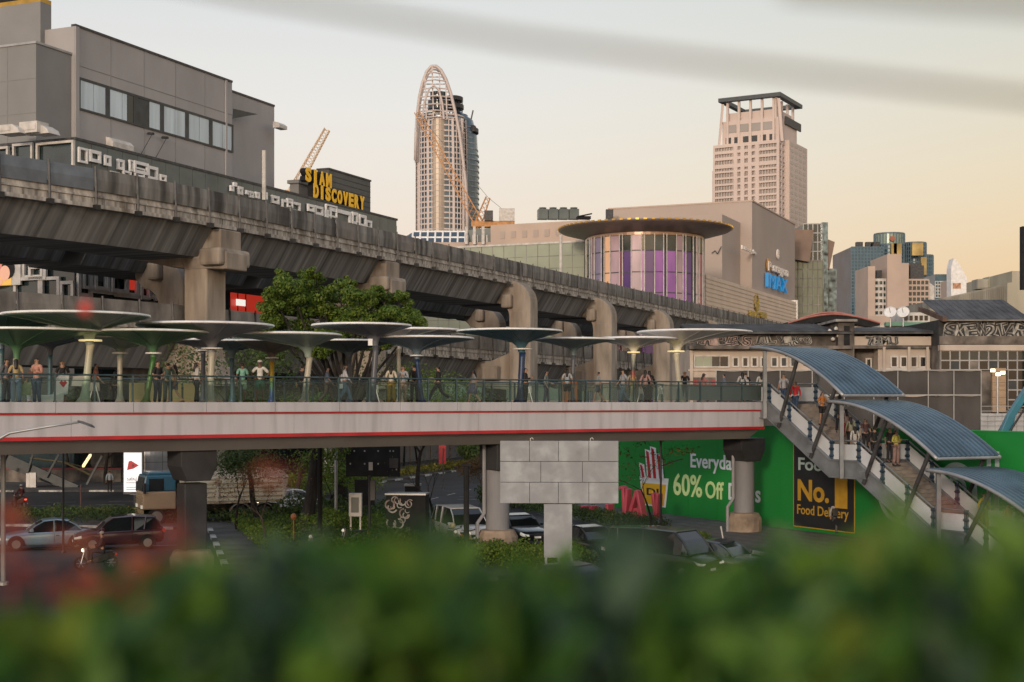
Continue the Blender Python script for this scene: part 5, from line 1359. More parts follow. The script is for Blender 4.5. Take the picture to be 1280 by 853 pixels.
for r_ in range(6):
    for i in range(nc):
        if r_ >= 2 and i < 7: continue
        a = gx0 + (gx1 - gx0) * i / nc; b = a + (gx1 - gx0) / nc
        mm = 'teal_glass' if r_ == 0 else ('blk_glass' if (i * 7 + r_) % 4 else 'frame_dk')
        if r_ == 1 and i == 3: mm = 'oldwall'
        z1_, z0_ = ZS(rowz[r_]), ZS(rowz[r_ + 1]); f = Fr((0, SY, 0), (1, 0, 0)); mb = MB()
        mb.box(f, a, a + .05, -.06, .28, z0_, z1_); mb.box(f, b - .05, b - .001, -.06, .28, z0_, z1_); mb.box(f, a + .05, b - .05, -.05, .28, z1_ - .05, z1_); mb.box(f, a + .05, b - .05, -.05, .28, z0_, z0_ + .05)
        w = put('window', mb, M['steel'], h4)
        mb = MB(); mb.box(f, a + .051, b - .051, .0, .04, z0_ + .051, z1_ - .051); put('pane', mb, M[mm], w)
# plywood panel and white hoarding beside
mb = MB()
for i in range(6): mb.box(I, XS(1226.5), XS(1243), SY - .12, SY + .2, ZS(515 - i * 9), ZS(506.3 - i * 9))
put('plywood_sheet', mb, mat('plywood', (.40, .28, .18), .8, var=.15, scale=1, stretch=(1, 1, 4)), h4, kind='stuff')
# bright building edge at the far right with a yellow strip
eb = thing('white_building', 'bright white and yellow edged building strip at the far right behind the teal boom', 'building', Vector((XS(1300), SH - 4, 0)))
mb = MB(); mb.box(I, XS(1275.4), XS(1400), SH - 4, SH + 8, 0, ZS(402)); put('wall', mb, M['dwhite'], eb)
mb = MB(); mb.box(I, XS(1273.5), XS(1276.5), SH - 4.3, SH - 4.0, 0, ZS(402)); put('yellow_strip', mb, mat('faded_yellow', (.45, .42, .16), .7, var=.2), eb)
# white satellite dishes on a pale roof behind
for k_, px in enumerate((1113, 1129)):
    p = P(px, 404, 140); r = thing('satellite_dish', ['left', 'right'][k_] + ' white satellite dish on the roof before the hotel', 'dish', p, 'satellite dishes'); 
    f = Fr(p + Vector((0, 0, .9)), (1, -.1, 0), None, None); dirv = Vector((-.35, -.8, .5)).normalized(); q = dirv.to_track_quat('Z', 'Y').to_matrix()
    mb = MB(); mb.lathe([(0.02, 0), (.2, .02), (.45, .08), (.62, .17), (.63, .19), (.45, .11), (.2, .05), (.02, .03)], 20, (0, 0, 0), cap=False)
    mb.v = [tuple(q @ Vector(v) + p + Vector((0, 0, 1.0))) for v in mb.v]; put('dish', mb, M['white'], r, smooth=True)
    mb = MB(); mb.tube([p + Vector((0, 0, -.4)), p + Vector((0, 0, 1.0))], .06, 6); mb.tube([p + Vector((0, 0, 1.0)), p + Vector((0, 0, 1.0)) + dirv * .9], .03, 5); put('mount', mb, M['steel'], r)
rb2 = thing('roof_terrace', 'pale roof terrace with a green canopy edge in front of the hotel', 'building', P(1130, 503, 141) * 1)
k = 141 / F; mb = MB(); mb.box(I, (1100 - 640) * k, (1168 - 640) * k, 141, 150, 0, H + (HOR - 407) * k); put('terrace_block', mb, M['dwhite'], rb2)
mb = MB(); mb.box(I, (1105 - 640) * k, (1167 - 640) * k, 140.2, 141, H + (HOR - 408) * k, H + (HOR - 403.5) * k); put('green_edge', mb, mat('faded_green', (.14, .30, .22), .7), rb2)
mb = MB(); mb.box(I, (1132 - 640) * k, (1166 - 640) * k, 142, 146, H + (HOR - 404) * k, H + (HOR - 390) * k); put('roof_cabin', mb, M['dwhite'], rb2)
for i in range(5): mb = MB(); mb.box(I, (1134 + i * 6.3 - 640) * k, (1138 + i * 6.3 - 640) * k, 141.9, 142, H + (HOR - 400) * k, H + (HOR - 394) * k); put('cabin_window', mb, M['blk_glass'], rb2)

# --- tarpaulin scaffold in front of the old row
tp = thing('tarpaulin_screen', 'dark grey tarpaulin screen on a scaffold between the stair roofs and old shophouses', 'screen', Vector(((1060 - 640) * 98 / F, 98, 0)))
k = 98 / F; zt = H + (HOR - 463) * k; zm = H + (HOR - 494) * k; xs = [895, 935, 975, 1015, 1055, 1092, 1122, 1160, 1192, 1226]
for a, b in zip(xs, xs[1:]):
    x0_, x1_ = (a - 640) * k, (b - 640) * k
    for (z0_, z1_) in ((zm + .03, zt), (0, zm - .03)):
        mb = MB(); n = 6; v = []
        for j in range(4):
            for i in range(n + 1):
                u = i / n; s_ = math.sin(u * math.pi) * .10 * math.sin(j * 1.3 + a); v.append((x0_ + (x1_ - x0_) * u, 98 + s_ + .04 * math.sin(u * 14 + j), z0_ + (z1_ - z0_) * j / 3 - (.10 * math.sin(u * math.pi) if j == 3 else 0)))
        mb.add(v, [(j * (n + 1) + i, j * (n + 1) + i + 1, (j + 1) * (n + 1) + i + 1, (j + 1) * (n + 1) + i) for j in range(3) for i in range(n)])
        put('tarpaulin_sheet', mb, M['tarp'], tp, smooth=True, fixn=False)
mb = MB(); mb.bar(Vector(((895 - 640) * k, 97.9, zm)), Vector(((1226 - 640) * k, 97.9, zm)), .08, .08); mb.bar(Vector(((895 - 640) * k, 97.9, zt)), Vector(((1226 - 640) * k, 97.9, zt)), .07, .07)
for a in xs: mb.bar(Vector(((a - 640) * k, 97.95, 0)), Vector(((a - 640) * k, 97.95, zt)), .06, .06)
put('scaffold_tube', mb, M['steel'], tp)
# white site fence and lamp post
sf = thing('site_fence', 'pale site fence sheets right of the tarpaulin above the green hoarding', 'fence', Vector(((1250 - 640) * 90 / F, 90, 0)))
k = 90 / F
for i in range(8): mb = MB(); mb.box(I, (1226 + i * 9 - 640) * k, (1234.6 + i * 9 - 640) * k, 90, 90.05, 0, H + (HOR - 517) * k); put('fence_sheet', mb, mat('site_fence_white', (.44, .45, .46), .6, var=.2, scale=.7), sf)
mb = MB()
for i in range(5): mb.bar(Vector(((1226 - 640) * k, 89.9, H + (HOR - 508 - i * 6) * k)), Vector(((1300 - 640) * k, 89.9, H + (HOR - 508 - i * 6) * k)), .04, .04)
put('fence_rail', mb, M['steel'], sf)
sl = thing('flood_lamp_post', 'slim pole with three small flood lamps before the steel window wall', 'lamp post', Vector(((1247 - 640) * 93 / F, 93, 0)))
p = P(1247, 470, 93); mb = MB(); mb.tube([Vector((p.x, 93, 0)), p], .07, 8); put('pole', mb, M['steel'], sl)
for dx, dz in ((-.35, .35), (0, .1), (.3, .2)): 
    mb = MB(); mb.box(Fr(p + Vector((dx, -.1, dz)), (1, 0, 0)), -.12, .12, -.1, .1, -.1, .1); put('lamp_head', mb, mat('lamp_lit', (1, .9, .7), .5, var=0, emit=(1, .85, .55), es=3), sl)
# teal excavator boom
ex_ = thing('excavator', 'teal blue excavator boom reaching up at the right edge over the hoarding', 'excavator', Vector((23.2, 64, 0)))
f = Fr(Vector((0, 69.5, 0)), (1, 0, 0)); k = 69.5 / F; q = lambda a, b: ((a - 640) * k, H + (HOR - b) * k)
tealm = mat('machine_teal_paint', (.02, .17, .24), .4, var=.15)
mb = MB(); mb.prism(f, [q(1246, 548), q(1262, 548), q(1268, 520), q(1300, 470), q(1300, 440), q(1285, 478), q(1258, 520)], -.2, .2); put('boom', mb, tealm, ex_, bevel=.03)
mb = MB(); mb.tube([f.p(*[q(1256, 545)[0], -.3, q(1256, 545)[1]]), f.p(q(1285, 500)[0], -.3, q(1285, 500)[1])], .05, 8); mb.tube([f.p(q(1250, 540)[0], .28, q(1250, 540)[1]), f.p(q(1275, 495)[0], .28, q(1275, 495)[1])], .03, 6); put('hydraulic_ram', mb, M['black'], ex_)
mb = MB(); mb.box(f, q(1238, 0)[0], q(1300, 0)[0], -1.3, 1.3, .5, 1.1); mb.box(f, q(1250, 0)[0], q(1300, 0)[0], -1, 1, 1.1, 3.0); put('machine_body', mb, tealm, ex_, bevel=.06)
mb = MB(); 
for s_ in (-1, 1): mb.box(f, q(1232, 0)[0], q(1306, 0)[0], s_ * 1.2 - .25, s_ * 1.2 + .25, 0, .75)
put('track', mb, M['black'], ex_, bevel=.15)
mb = MB(); mb.prism(f, [q(1246, 548), q(1262, 548), q(1268, 580), q(1258, 625), q(1250, 625), q(1242, 585)], -.18, .18); put('dipper_arm', mb, tealm, ex_, bevel=.03)
# ------------------------------------------------------------------ round canopies on the bridge
def umb_mats(c, stem):
    a = mat('canopy_' + c[0], c[1], .45, .1, var=.10, scale=.8, col2=None)
    return a, stem
def canopy(px_c, py, px_n, px_b, off, rad, cm, sm, label, ring=True, stemr=.11, curve=1.0, ringm=None):
    xb_ = bxx(px_b, off); b = FB.p(xb_, off, H - .1)
    xc = bxx(px_n, off); n = FB.p(xc, off, 0)
    D = n.y - rad * .97; zt = H + (HOR - py) * D / F - .05; D = n.y
    zn = zt - .62 - .08 * rad
    xcc = bxx(px_c, off); cc = FB.p(xcc, off, 0)
    r = thing('round_canopy', label, 'canopy', b, 'round trumpet canopies on the footbridge')
    c = Vector((n.x * .75 + cc.x * .25, n.y * .75 + cc.y * .25, 0))
    # flared trumpet underside
    secs = []; N = 40
    sh = Vector((cc.x - n.x, cc.y - n.y, 0))
    q_ = rad / 2.7
    prof = [(stemr, zt - 1.06 * q_), (stemr * 1.1, zt - .88 * q_), (stemr * 1.45, zt - .74 * q_), (stemr * 2.1, zt - .62 * q_), (rad * .17, zt - .53 * q_), (rad * .26, zt - .45 * q_), (rad * .42, zt - .34 * q_), (rad * .68, zt - .18 * q_), (rad * .90, zt - .07), (rad, zt - .02), (rad, zt + .05), (rad * .96, zt + .07), (rad * .5, zt + .0), (.05, zt - .04)]
    for q, z in prof:
        t = min(1, q / rad); o = n + sh * t
        secs.append([Vector((o.x + q * math.cos(2 * math.pi * k / N), o.y + q * math.sin(2 * math.pi * k / N), z)) for k in range(N)])
    mb = MB(); mb.loft(secs, cap=False); dish = put('canopy_dish', mb, cm, r, smooth=True)
    mb = MB(); o = n + sh
    mb.lathe([(rad + .008, zt - .025), (rad + .02, zt + .0), (rad + .008, zt + .05)], N, Vector((o.x, o.y, 0)), cap=False); put('rim', mb, M['white'], dish)
    # radial seams under the dish
    mb = MB()
    for k in range(12):
        a = 2 * math.pi * k / 12; p0 = None
        for q, z in prof[4:10]:
            oo = n + sh * min(1, q / rad); p = Vector((oo.x + q * math.cos(a), oo.y + q * math.sin(a), z - .012))
            if p0 is not None: mb.bar(p0, p, .02, .015)
            p0 = p
    put('seam', mb, cm, dish, kind='stuff')
    # flared stem
    top = Vector((n.x, n.y, zt - 1.05 * q_)); pts = []; rs = []
    for k in range(9):
        u = k / 8; e = (1 - u) ** 2.2
        pts.append(b + (top - b) * u + Vector((0, 0, 0))); rs.append(stemr + stemr * 1.5 * (max(0, .22 - u) / .22) ** 2 if u < .22 else stemr * (1 - .12 * u + .0))
    rs[-1] = stemr
    mb = MB(); mb.tube(pts, rs, 16); put('stem', mb, sm, r, smooth=True)
    if ring:
        mb = MB(); mb.lathe([(stemr, -.03), (stemr * 2.9, -.03), (stemr * 2.9, .03), (stemr, .03)], 20, top + Vector((0, 0, .15)), cap=False); put('lamp_ring', mb, ringm or M['white'], r)
    return r
def cmat(n, c): return mat('canopy_' + n, c, .42, .1, var=.12, scale=.7)
def smat2(name, stops):
    """stem paint fading from one colour to the next with height (the paint itself is graded)"""
    if name in MATS: return MATS[name]
    m = bpy.data.materials.new(name); m.use_nodes = True; t = m.node_tree; b = t.nodes['Principled BSDF']; b.inputs['Roughness'].default_value = .4
    tc = t.nodes.new('ShaderNodeTexCoord'); sp_ = t.nodes.new('ShaderNodeSeparateXYZ'); mr = t.nodes.new('ShaderNodeMapRange'); mr.inputs['From Max'].default_value = 3.0
    rp = t.nodes.new('ShaderNodeValToRGB'); e = rp.color_ramp.elements
    e[0].position, e[0].color = stops[0][0], (*stops[0][1], 1); e[1].position, e[1].color = stops[-1][0], (*stops[-1][1], 1)
    for p, c in stops[1:-1]: x = e.new(p); x.color = (*c, 1)
    t.links.new(tc.outputs['Object'], sp_.inputs[0]); t.links.new(sp_.outputs['Z'], mr.inputs['Value']); t.links.new(mr.outputs[0], rp.inputs[0]); t.links.new(rp.outputs[0], b.inputs['Base Color'])
    MATS[name] = m; return m
cream_mint = smat2('stem_mint_to_cream', [(0, (.40, .50, .36)), (.45, (.46, .48, .36)), (1, (.50, .40, .28))])
cream = mat('stem_cream', (.50, .47, .38), .4, var=.08); slate = mat('stem_slate', (.10, .11, .135), .4, var=.1)
navy = mat('stem_navy', (.015, .04, .11), .4, var=.1); tealst = mat('stem_teal', (.06, .13, .16), .4, var=.1)
greenst = smat2('stem_green', [(0, (.16, .24, .05)), (.5, (.04, .16, .03)), (1, (.08, .16, .04))])
rainbow = smat2('stem_rainbow', [(0, (.02, .05, .22)), (.18, (.02, .08, .25)), (.32, (.12, .30, .06)), (.45, (.50, .36, .02)), (.7, (.50, .26, .02)), (.85, (.45, .08, .03)), (1, (.40, .07, .05))])
pattern = smat2('stem_speckled', [(0, (.46, .48, .38)), (.35, (.40, .32, .06)), (.5, (.30, .05, .04)), (.6, (.04, .05, .05)), (.8, (.40, .42, .35)), (1, (.45, .30, .2))])
c_sage = cmat('sage', (.27, .33, .30)); c_grn = cmat('green', (.11, .24, .125)); c_gry = cmat('grey', (.33, .335, .36)); c_mint = cmat('mint', (.38, .47, .41))
c_slt = cmat('slate', (.20, .21, .24)); c_teal = cmat('teal', (.065, .15, .185)); c_blue = cmat('dull_blue', (.16, .23, .29)); c_wht = cmat('white', (.62, .61, .60)); c_tgy = cmat('teal_grey', (.20, .27, .28)); c_dk = cmat('dark', (.10, .12, .13))
lit = mat('ring_lit', (.8, .7, .4), .4, var=0, emit=(1, .8, .35), es=.5)
canopy(-8, 391, 2, 2, 4.0, 3.0, c_blue, tealst, 'dull blue canopy at the far left edge partly hidden behind the sage green one', False)
canopy(40, 408, 20, 18, 2.2, 2.7, c_grn, cream, 'dark green undersided canopy lowest at the far left', False)
canopy(95, 388.5, 113, 105, .9, 2.75, c_sage, cream_mint, 'wide sage green canopy on a leaning cream and mint stem, second from the left', True, .15, ringm=lit)
canopy(60, 417, 63, 62, 6.8, 1.9, c_slt, tealst, 'small slate canopy on a teal stem behind the seated group', False, .10)
canopy(155, 419, 150, 150, 3.0, 1.9, c_mint, cream, 'mint canopy on a slim straight cream stem between the sage and green ones')
canopy(185, 411, 192, 182, 1.4, 2.45, c_grn, greenst, 'bright green canopy on a leaning mottled green stem beside the man in black')
canopy(257, 401.5, 265, 262, .9, 2.72, c_gry, cream, 'wide pale grey canopy on a thick cream stem near the woman in white', True, .15)
canopy(250, 423, 254, 254, 6.9, 1.5, c_slt, slate, 'small dark canopy behind the pale grey one')
canopy(292, 424, 290, 291, 6.6, 1.9, c_tgy, tealst, 'blue grey canopy on a grey green stem behind the couple in green and white', False)
canopy(338, 424, 340, 340, 5.6, 2.2, cmat('peach', (.30, .24, .20)), rainbow, 'canopy on the rainbow painted red, yellow and blue stem')
canopy(358, 415.5, 387, 380, .9, 2.3, c_mint, cream, 'pale mint canopy on a leaning white stem in front of the big tree', False, .14)
canopy(430, 424, 437, 437, 6.8, 2.3, c_dk, slate, 'dark low canopy behind the slate one under the big tree', False)
canopy(452, 403.5, 470, 465, .9, 2.15, c_slt, slate, 'slate grey canopy on a slate stem with a small white box on it', False, .14)
canopy(520, 408.5, 498, 500, 5.6, 2.3, c_wht, cream, 'white canopy on a pale stem tucked behind the slate and teal ones', False)
canopy(527, 419, 521, 528, 1.4, 2.35, c_blue, navy, 'dull blue canopy on a leaning navy stem near the woman in mustard trousers', True, .11)
canopy(637, 410.5, 653, 650, .9, 2.45, c_teal, navy, 'deep teal canopy on a thick navy stem in the middle of the bridge', True, .16)
canopy(718, 421.5, 717, 715, 1.6, 1.95, c_tgy, slate, 'teal grey canopy on a grey stem right of the deep teal one', False)
canopy(795, 420.5, 792, 790, 1.6, 2.1, c_wht, pattern, 'off white canopy on the speckled multicoloured stem', True, ringm=lit)
canopy(868, 410, 845, 851, .9, 2.95, c_wht, cream, 'wide white canopy on a leaning cream stem, rightmost on the bridge', True, .15, ringm=lit)
p = P(463, 428, 60); mb = MB(); mb.box(Fr(p, (1, 0, 0)), -.09, .09, -.06, .06, -.14, .14); solo('speaker_box', mb, M['white'], 'small white box fixed to the stem of the slate grey canopy', 'speaker')

# ------------------------------------------------------------------ people
def skinmesh(verts, edges, radii, root=0, sub=1):
    me = bpy.data.meshes.new('sk'); bm = bmesh.new(); ly = bm.verts.layers.skin.verify()
    vv = []
    for i, (v, r) in enumerate(zip(verts, radii)):
        q = bm.verts.new(tuple(v)); q[ly].radius = (r, r); q[ly].use_root = (i == root); vv.append(q)
    for a, b in edges: bm.edges.new((vv[a], vv[b]))
    bm.to_mesh(me); bm.free()
    o = bpy.data.objects.new('sk', me); C.objects.link(o)
    m = o.modifiers.new('s', 'SKIN'); m.use_smooth_shade = True; m.branch_smoothing = .6
    if sub: q = o.modifiers.new('u', 'SUBSURF'); q.levels = sub; q.render_levels = sub
    dg = bpy.context.evaluated_depsgraph_get(); dg.update()
    r_ = bpy.data.meshes.new_from_object(o.evaluated_get(dg))
    bpy.data.objects.remove(o); bpy.data.meshes.remove(me)
    return r_
POSES = {
 # hips shift, knees L/R (x,y,z), ankles L/R, elbows L/R, wrists L/R  (faces -y)
 'stand': dict(k=((.10, -.02, .49), (-.10, -.01, .49)), a=((.11, .02, .09), (-.12, .02, .09)), e=((.24, .03, 1.14), (-.24, .03, 1.14)), w=((.25, -.04, .90), (-.25, -.03, .90))),
 'walk': dict(k=((.09, -.16, .51), (-.09, .06, .50)), a=((.09, -.24, .10), (-.09, .34, .16)), e=((.22, .13, 1.15), (-.22, -.08, 1.14)), w=((.22, .12, .91), (-.22, -.24, .95))),
 'phone': dict(k=((.10, -.03, .49), (-.10, .0, .49)), a=((.11, .02, .09), (-.13, .03, .09)), e=((.23, -.02, 1.13), (-.23, .02, 1.13)), w=((.10, -.24, 1.22), (-.14, -.22, 1.12))),
 'carry': dict(k=((.10, -.06, .49), (-.10, .04, .49)), a=((.10, -.08, .09), (-.11, .10, .09)), e=((.26, .03, 1.13), (-.24, .06, 1.13)), w=((.20, -.22, 1.05), (-.24, -.05, .92))),
 'hips': dict(k=((.11, -.02, .49), (-.11, -.01, .49)), a=((.13, .02, .09), (-.13, .02, .09)), e=((.34, .08, 1.17), (-.34, .08, 1.17)), w=((.20, -.08, 1.04), (-.20, -.08, 1.04))),
 'sit': dict(k=((.12, -.42, .90), (-.12, -.42, .90)), a=((.12, -.44, .50), (-.12, -.44, .50)), e=((.26, -.08, 1.14), (-.26, -.08, 1.14)), w=((.24, -.32, 1.10), (-.24, -.32, 1.10))),
 'run': dict(k=((.09, -.26, .56), (-.09, .12, .52)), a=((.09, -.42, .16), (-.09, .50, .28)), e=((.24, .14, 1.18), (-.24, -.14, 1.16)), w=((.20, -.04, 1.02), (-.20, -.34, 1.16))),
}
def hand(w, e, vs, es, rs, wi):
    d = (Vector(w) - Vector(e)).normalized(); s_ = d.cross(Vector((0, 1, 0)) if abs(d.y) < .8 else Vector((1, 0, 0))).normalized()
    n_ = d.cross(s_)
    pi_ = len(vs); vs.append(Vector(w) + d * .055); rs.append(.030); es.append((wi, pi_))
    for k, (off, ln) in enumerate(((-.03, .066), (-.010, .078), (.010, .072), (.030, .056))):
        a = len(vs); b_ = Vector(w) + d * .10 + s_ * off
        vs.append(b_); rs.append(.012); es.append((pi_, a))
        vs.append(b_ + d * ln * .55 + n_ * .010); rs.append(.0095); es.append((a, a + 1))
        vs.append(b_ + d * ln + n_ * .032); rs.append(.0075); es.append((a + 1, a + 2))
    a = len(vs); vs.append(Vector(w) + d * .06 + s_ * -.045 + n_ * .012); rs.append(.012); es.append((pi_, a))
    vs.append(Vector(w) + d * .10 + s_ * -.058 + n_ * .025); rs.append(.009); es.append((a, a + 1))
BODY = {}
def body_meshes(pose, fem):
    key = (pose, fem)
    if key in BODY: return BODY[key]
    p = POSES[pose]; sx_ = .92 if fem else 1.0
    shw = .165 * sx_
    core = [Vector((0, .0, .94)), Vector((0, .0, 1.10)), Vector((0, -.0, 1.28)), Vector((0, .01, 1.42)), Vector((0, -.005, 1.49)), Vector((0, -.02, 1.565)), Vector((0, -.012, 1.635))]
    cr = [.125, .112 if fem else .122, .130 * sx_, .070, .052, .082, .072]
    vs = list(core); rs = list(cr); es = [(i, i + 1) for i in range(6)]
    sh_i = []; wr = []; an = []
    parts_leg = []
    for si, s_ in enumerate((1, -1)):
        b = len(vs); vs += [Vector((s_ * shw, .01, 1.385)), Vector(p['e'][si]), Vector(p['w'][si])]; rs += [.060 * sx_, .040 * sx_, .027]
        es += [(3, b), (b, b + 1), (b + 1, b + 2)]; wr.append(b + 2); hand(vs[b + 2], vs[b + 1], vs, es, rs, b + 2)
        b = len(vs); a_ = Vector(p['a'][si])
        vs += [Vector((s_ * .09, 0, .88)), Vector(p['k'][si]), a_, a_ + Vector((0, -.10, -.045)), a_ + Vector((0, -.17, -.055))]; rs += [.092, .058, .038, .036, .026]
        es += [(0, b), (b, b + 1), (b + 1, b + 2), (b + 2, b + 3), (b + 3, b + 4)]
        parts_leg.append(b)
    body = skinmesh(vs, es, rs)
    out = {'body': body}
    # face: nose, eyes, ears, mouth
    fb_ = MB()
    fb_.lathe([(.016, -.03), (.011, 0), (.002, .035)], 6, (0, -.105, 1.572))
    for s_ in (1, -1): fb_.lathe([(.004, -.024), (.014, -.01), (.016, .012), (.004, .026)], 6, (s_ * .084, -.008, 1.575))
    out['face'] = fb_.mesh('nose_and_ears', smooth=True)
    ey = MB()
    for s_ in (1, -1): ey.box(I, s_ * .032 - .012, s_ * .032 + .012, -.103, -.088, 1.588, 1.600)
    ey.box(I, -.022, .022, -.102, -.085, 1.528, 1.536)
    out['eyes'] = ey.mesh('eyes_and_mouth')
    # shirts
    def shirt(long_):
        v = [Vector((0, 0, .90)), core[1], core[2], Vector((0, .01, 1.405))]; r = [.138, .130 * sx_, .146 * sx_, .082]; e = [(0, 1), (1, 2), (2, 3)]
        for si, s_ in enumerate((1, -1)):
            b = len(v); el = Vector(p['e'][si]); w = Vector(p['w'][si]); shd = Vector((s_ * shw, .01, 1.385))
            v.append(shd); r.append(.074 * sx_); e.append((3, b))
            if long_: v += [el, w.lerp(el, .08)]; r += [.054, .040]; e += [(b, b + 1), (b + 1, b + 2)]
            else: v.append(shd.lerp(el, .85)); r.append(.060); e.append((b, b + 1))
        return skinmesh(v, e, r)
    out['tee'] = shirt(False); out['long'] = shirt(True)
    def legs(f_, rr):
        v = [Vector((0, 0, .96))]; r = [.132]; e = []
        for si, s_ in enumerate((1, -1)):
            b = len(v); k = Vector(p['k'][si]); a_ = Vector(p['a'][si]); h_ = Vector((s_ * .09, 0, .87))
            v.append(h_); r.append(.105); e.append((0, b))
            if f_ == 'long': v += [k, a_ + Vector((0, 0, .0))]; r += [.075 * rr, .062 * rr]; e += [(b, b + 1), (b + 1, b + 2)]
            else: v.append(h_.lerp(k, .82)); r.append(.092); e.append((b, b + 1))
        return skinmesh(v, e, r)
    out['trousers'] = legs('long', 1.0); out['wide'] = legs('long', 1.25); out['shorts'] = legs('short', 1)
    mid = (Vector(p['k'][0]) + Vector(p['k'][1])) / 2
    sk_ = MB(); N = 20
    def ring(c, rx, ry): return [Vector((c.x + rx * math.cos(2 * math.pi * k / N) * (1 + .05 * math.cos(k * 2.5)), c.y + ry * math.sin(2 * math.pi * k / N) * (1 + .05 * math.cos(k * 2.5)), c.z)) for k in range(N)]
    sk_.loft([ring(Vector((0, 0, 1.02)), .135, .125), ring(Vector((0, 0, .92)), .165, .15), ring(Vector((0, mid.y * .6, .70)), .20, .19), ring(Vector((0, mid.y, .52)), .24, .23)], cap=True)
    out['skirt'] = sk_.mesh('skirt', smooth=True)
    sh_ = MB()
    for si in (0, 1):
        a_ = Vector(p['a'][si]); sh_.loft([[a_ + Vector((x * w_, y, z)) for x, z in ((-1, -.085), (1, -.085), (1, hz), (-1, hz))] for y, w_, hz in ((.055, .035, -.0), (0, .045, .01), (-.10, .048, -.03), (-.185, .036, -.055), (-.20, .02, -.065))])
    out['shoes'] = sh_.mesh('shoes', smooth=True)
    hs = skinmesh([core[4] + Vector((0, .045, .03)), core[5] + Vector((0, .022, .015)), core[6] + Vector((0, .008, .015))], [(0, 1), (1, 2)], [.055, .086, .076])
    out['hair'] = hs
    out['longhair'] = skinmesh([Vector((0, .10, 1.26)), Vector((0, .085, 1.40)), core[5] + Vector((0, .026, .015)), core[6] + Vector((0, .010, .018))], [(0, 1), (1, 2), (2, 3)], [.055, .075, .092, .080])
    cp = MB(); cp.lathe([(.098, 1.61), (.10, 1.63), (.09, 1.67), (.055, 1.70), (.005, 1.712)], 16, (0, -.012, 0)); cp.prism(I, [(-.07, -.09), (.07, -.09), (.055, -.19), (-.055, -.19)], 1.612, 1.626, 'xy')
    out['cap'] = cp.mesh('cap', smooth=True)
    BODY[key] = out
    return out
PM = {}
def pc(c, rough=.8):
    k = tuple(c)
    if k not in PM: PM[k] = mat('cloth_%d' % len(PM), c, rough, var=.15, scale=6)
    return PM[k]
SKIN = mat('skin_tan', (.36, .21, .14), .55, var=.06, scale=5); SKIN2 = mat('skin_brown', (.16, .085, .055), .55, var=.06, scale=5); HAIR = mat('black_hair', (.012, .010, .010), .5, var=.2, scale=8)
def person(loc, face, pose, fem, top, tc_, bot, bc, label, hair=None, skin=None, sc=1.0, shoe=(.05, .05, .055), cap=None, cat='person', group=None, rotx=0):
    """face: heading in degrees, 0 looks at the camera, 90 looks to the picture's right"""
    B = body_meshes(pose, fem)
    r = thing('person', label, cat, (0, 0, 0), group)
    def sub_(nm, key, m):
        me = B[key]; o = bpy.data.objects.new(nm, me)
        if not me.materials: me.materials.append(m)
        C.objects.link(o); o.parent = r
        o.material_slots[0].link = 'OBJECT'; o.material_slots[0].material = m; ROOT[o.name] = Vector((0, 0, 0)); return o
    sub_('body', 'body', skin or SKIN); sub_('nose_and_ears', 'face', skin or SKIN); sub_('eyes_and_mouth', 'eyes', HAIR)
    if top: sub_({'tee': 'shirt', 'long': 'long_sleeved_top'}[top], top, pc(tc_))
    sub_(bot if bot != 'wide' else 'trousers', bot, pc(bc)); sub_('shoes', 'shoes', pc(shoe))
    sub_('hair', hair or ('longhair' if fem else 'hair'), HAIR)
    if cap: sub_('cap', 'cap', pc(cap))
    s_ = sc * 1.03
    r.location = loc; r.rotation_euler = (0, 0, R(face)); r.scale = (s_, s_, s_); ROOT[r.name] = Vector(loc)
    return r
def onb(px, off): return FB.p(bxx(px, off), off, H - .1)
def ons(t, w): return sp(t, w, sz(t) + .0)
W_ = (.55, .53, .50); K_ = (.02, .02, .024); J_ = (.09, .14, .21); JL = (.20, .28, .36)
person(onb(20, .75), 200, 'carry', True, 'tee', (.40, .30, .14), 'wide', JL, 'woman in a yellow strap top and wide blue jeans at the bridge\'s left end')
person(onb(46, .9), -20, 'phone', False, 'long', (.55, .28, .22), 'trousers', J_, 'man in an open salmon pink shirt standing at the rail on the left', sc=1.02)
person(onb(78, 2.2), 10, 'stand', False, 'tee', K_, 'shorts', (.26, .20, .13), 'man in a black tee and khaki shorts behind the white statue bench')
person(onb(33, 3.3), 80, 'sit', True, 'tee', (.42, .36, .12), 'shorts', (.35, .20, .14), 'child in a yellow top low down between the jeans and the salmon shirt', sc=.62)
person(onb(197, .8), 60, 'phone', False, 'tee', K_, 'trousers', (.04, .05, .08), 'man in a black tee and dark jeans by the green canopy stem')
person(onb(210, 2.4), 200, 'stand', False, 'tee', (.07, .12, .10), 'trousers', (.05, .08, .07), 'dark figure with a green jacket right behind the man in black')
person(onb(246, .8), 120, 'carry', True, 'long', W_, 'trousers', (.04, .045, .06), 'woman in a white blouse and dark trousers left of the thick cream stem')
person(onb(144, 4.0), 180, 'stand', True, 'long', K_, 'trousers', K_, 'dark crouching figure behind the slim cream stem', sc=.8)
person(onb(303, .8), 190, 'walk', True, 'tee', (.20, .42, .33), 'shorts', (.30, .45, .30), 'person in mint green shirt and shorts left of the man in a white cap', hair='hair', skin=SKIN2)
person(onb(325, .8), 5, 'hips', False, 'tee', (.70, .68, .64), 'shorts', (.04, .16, .10), 'man in a white cap and white polo shirt with green shorts by the rainbow stem', skin=SKIN2, cap=(.6, .6, .6), sc=1.05)
person(onb(378, 3.0), 160, 'walk', False, 'long', K_, 'trousers', K_, 'black clad figure passing behind the leaning white stem')
person(onb(431, .8), 100, 'walk', True, 'long', (.45, .46, .50), 'wide', (.20, .28, .38), 'woman in a pale top and light blue jeans with a white bag')
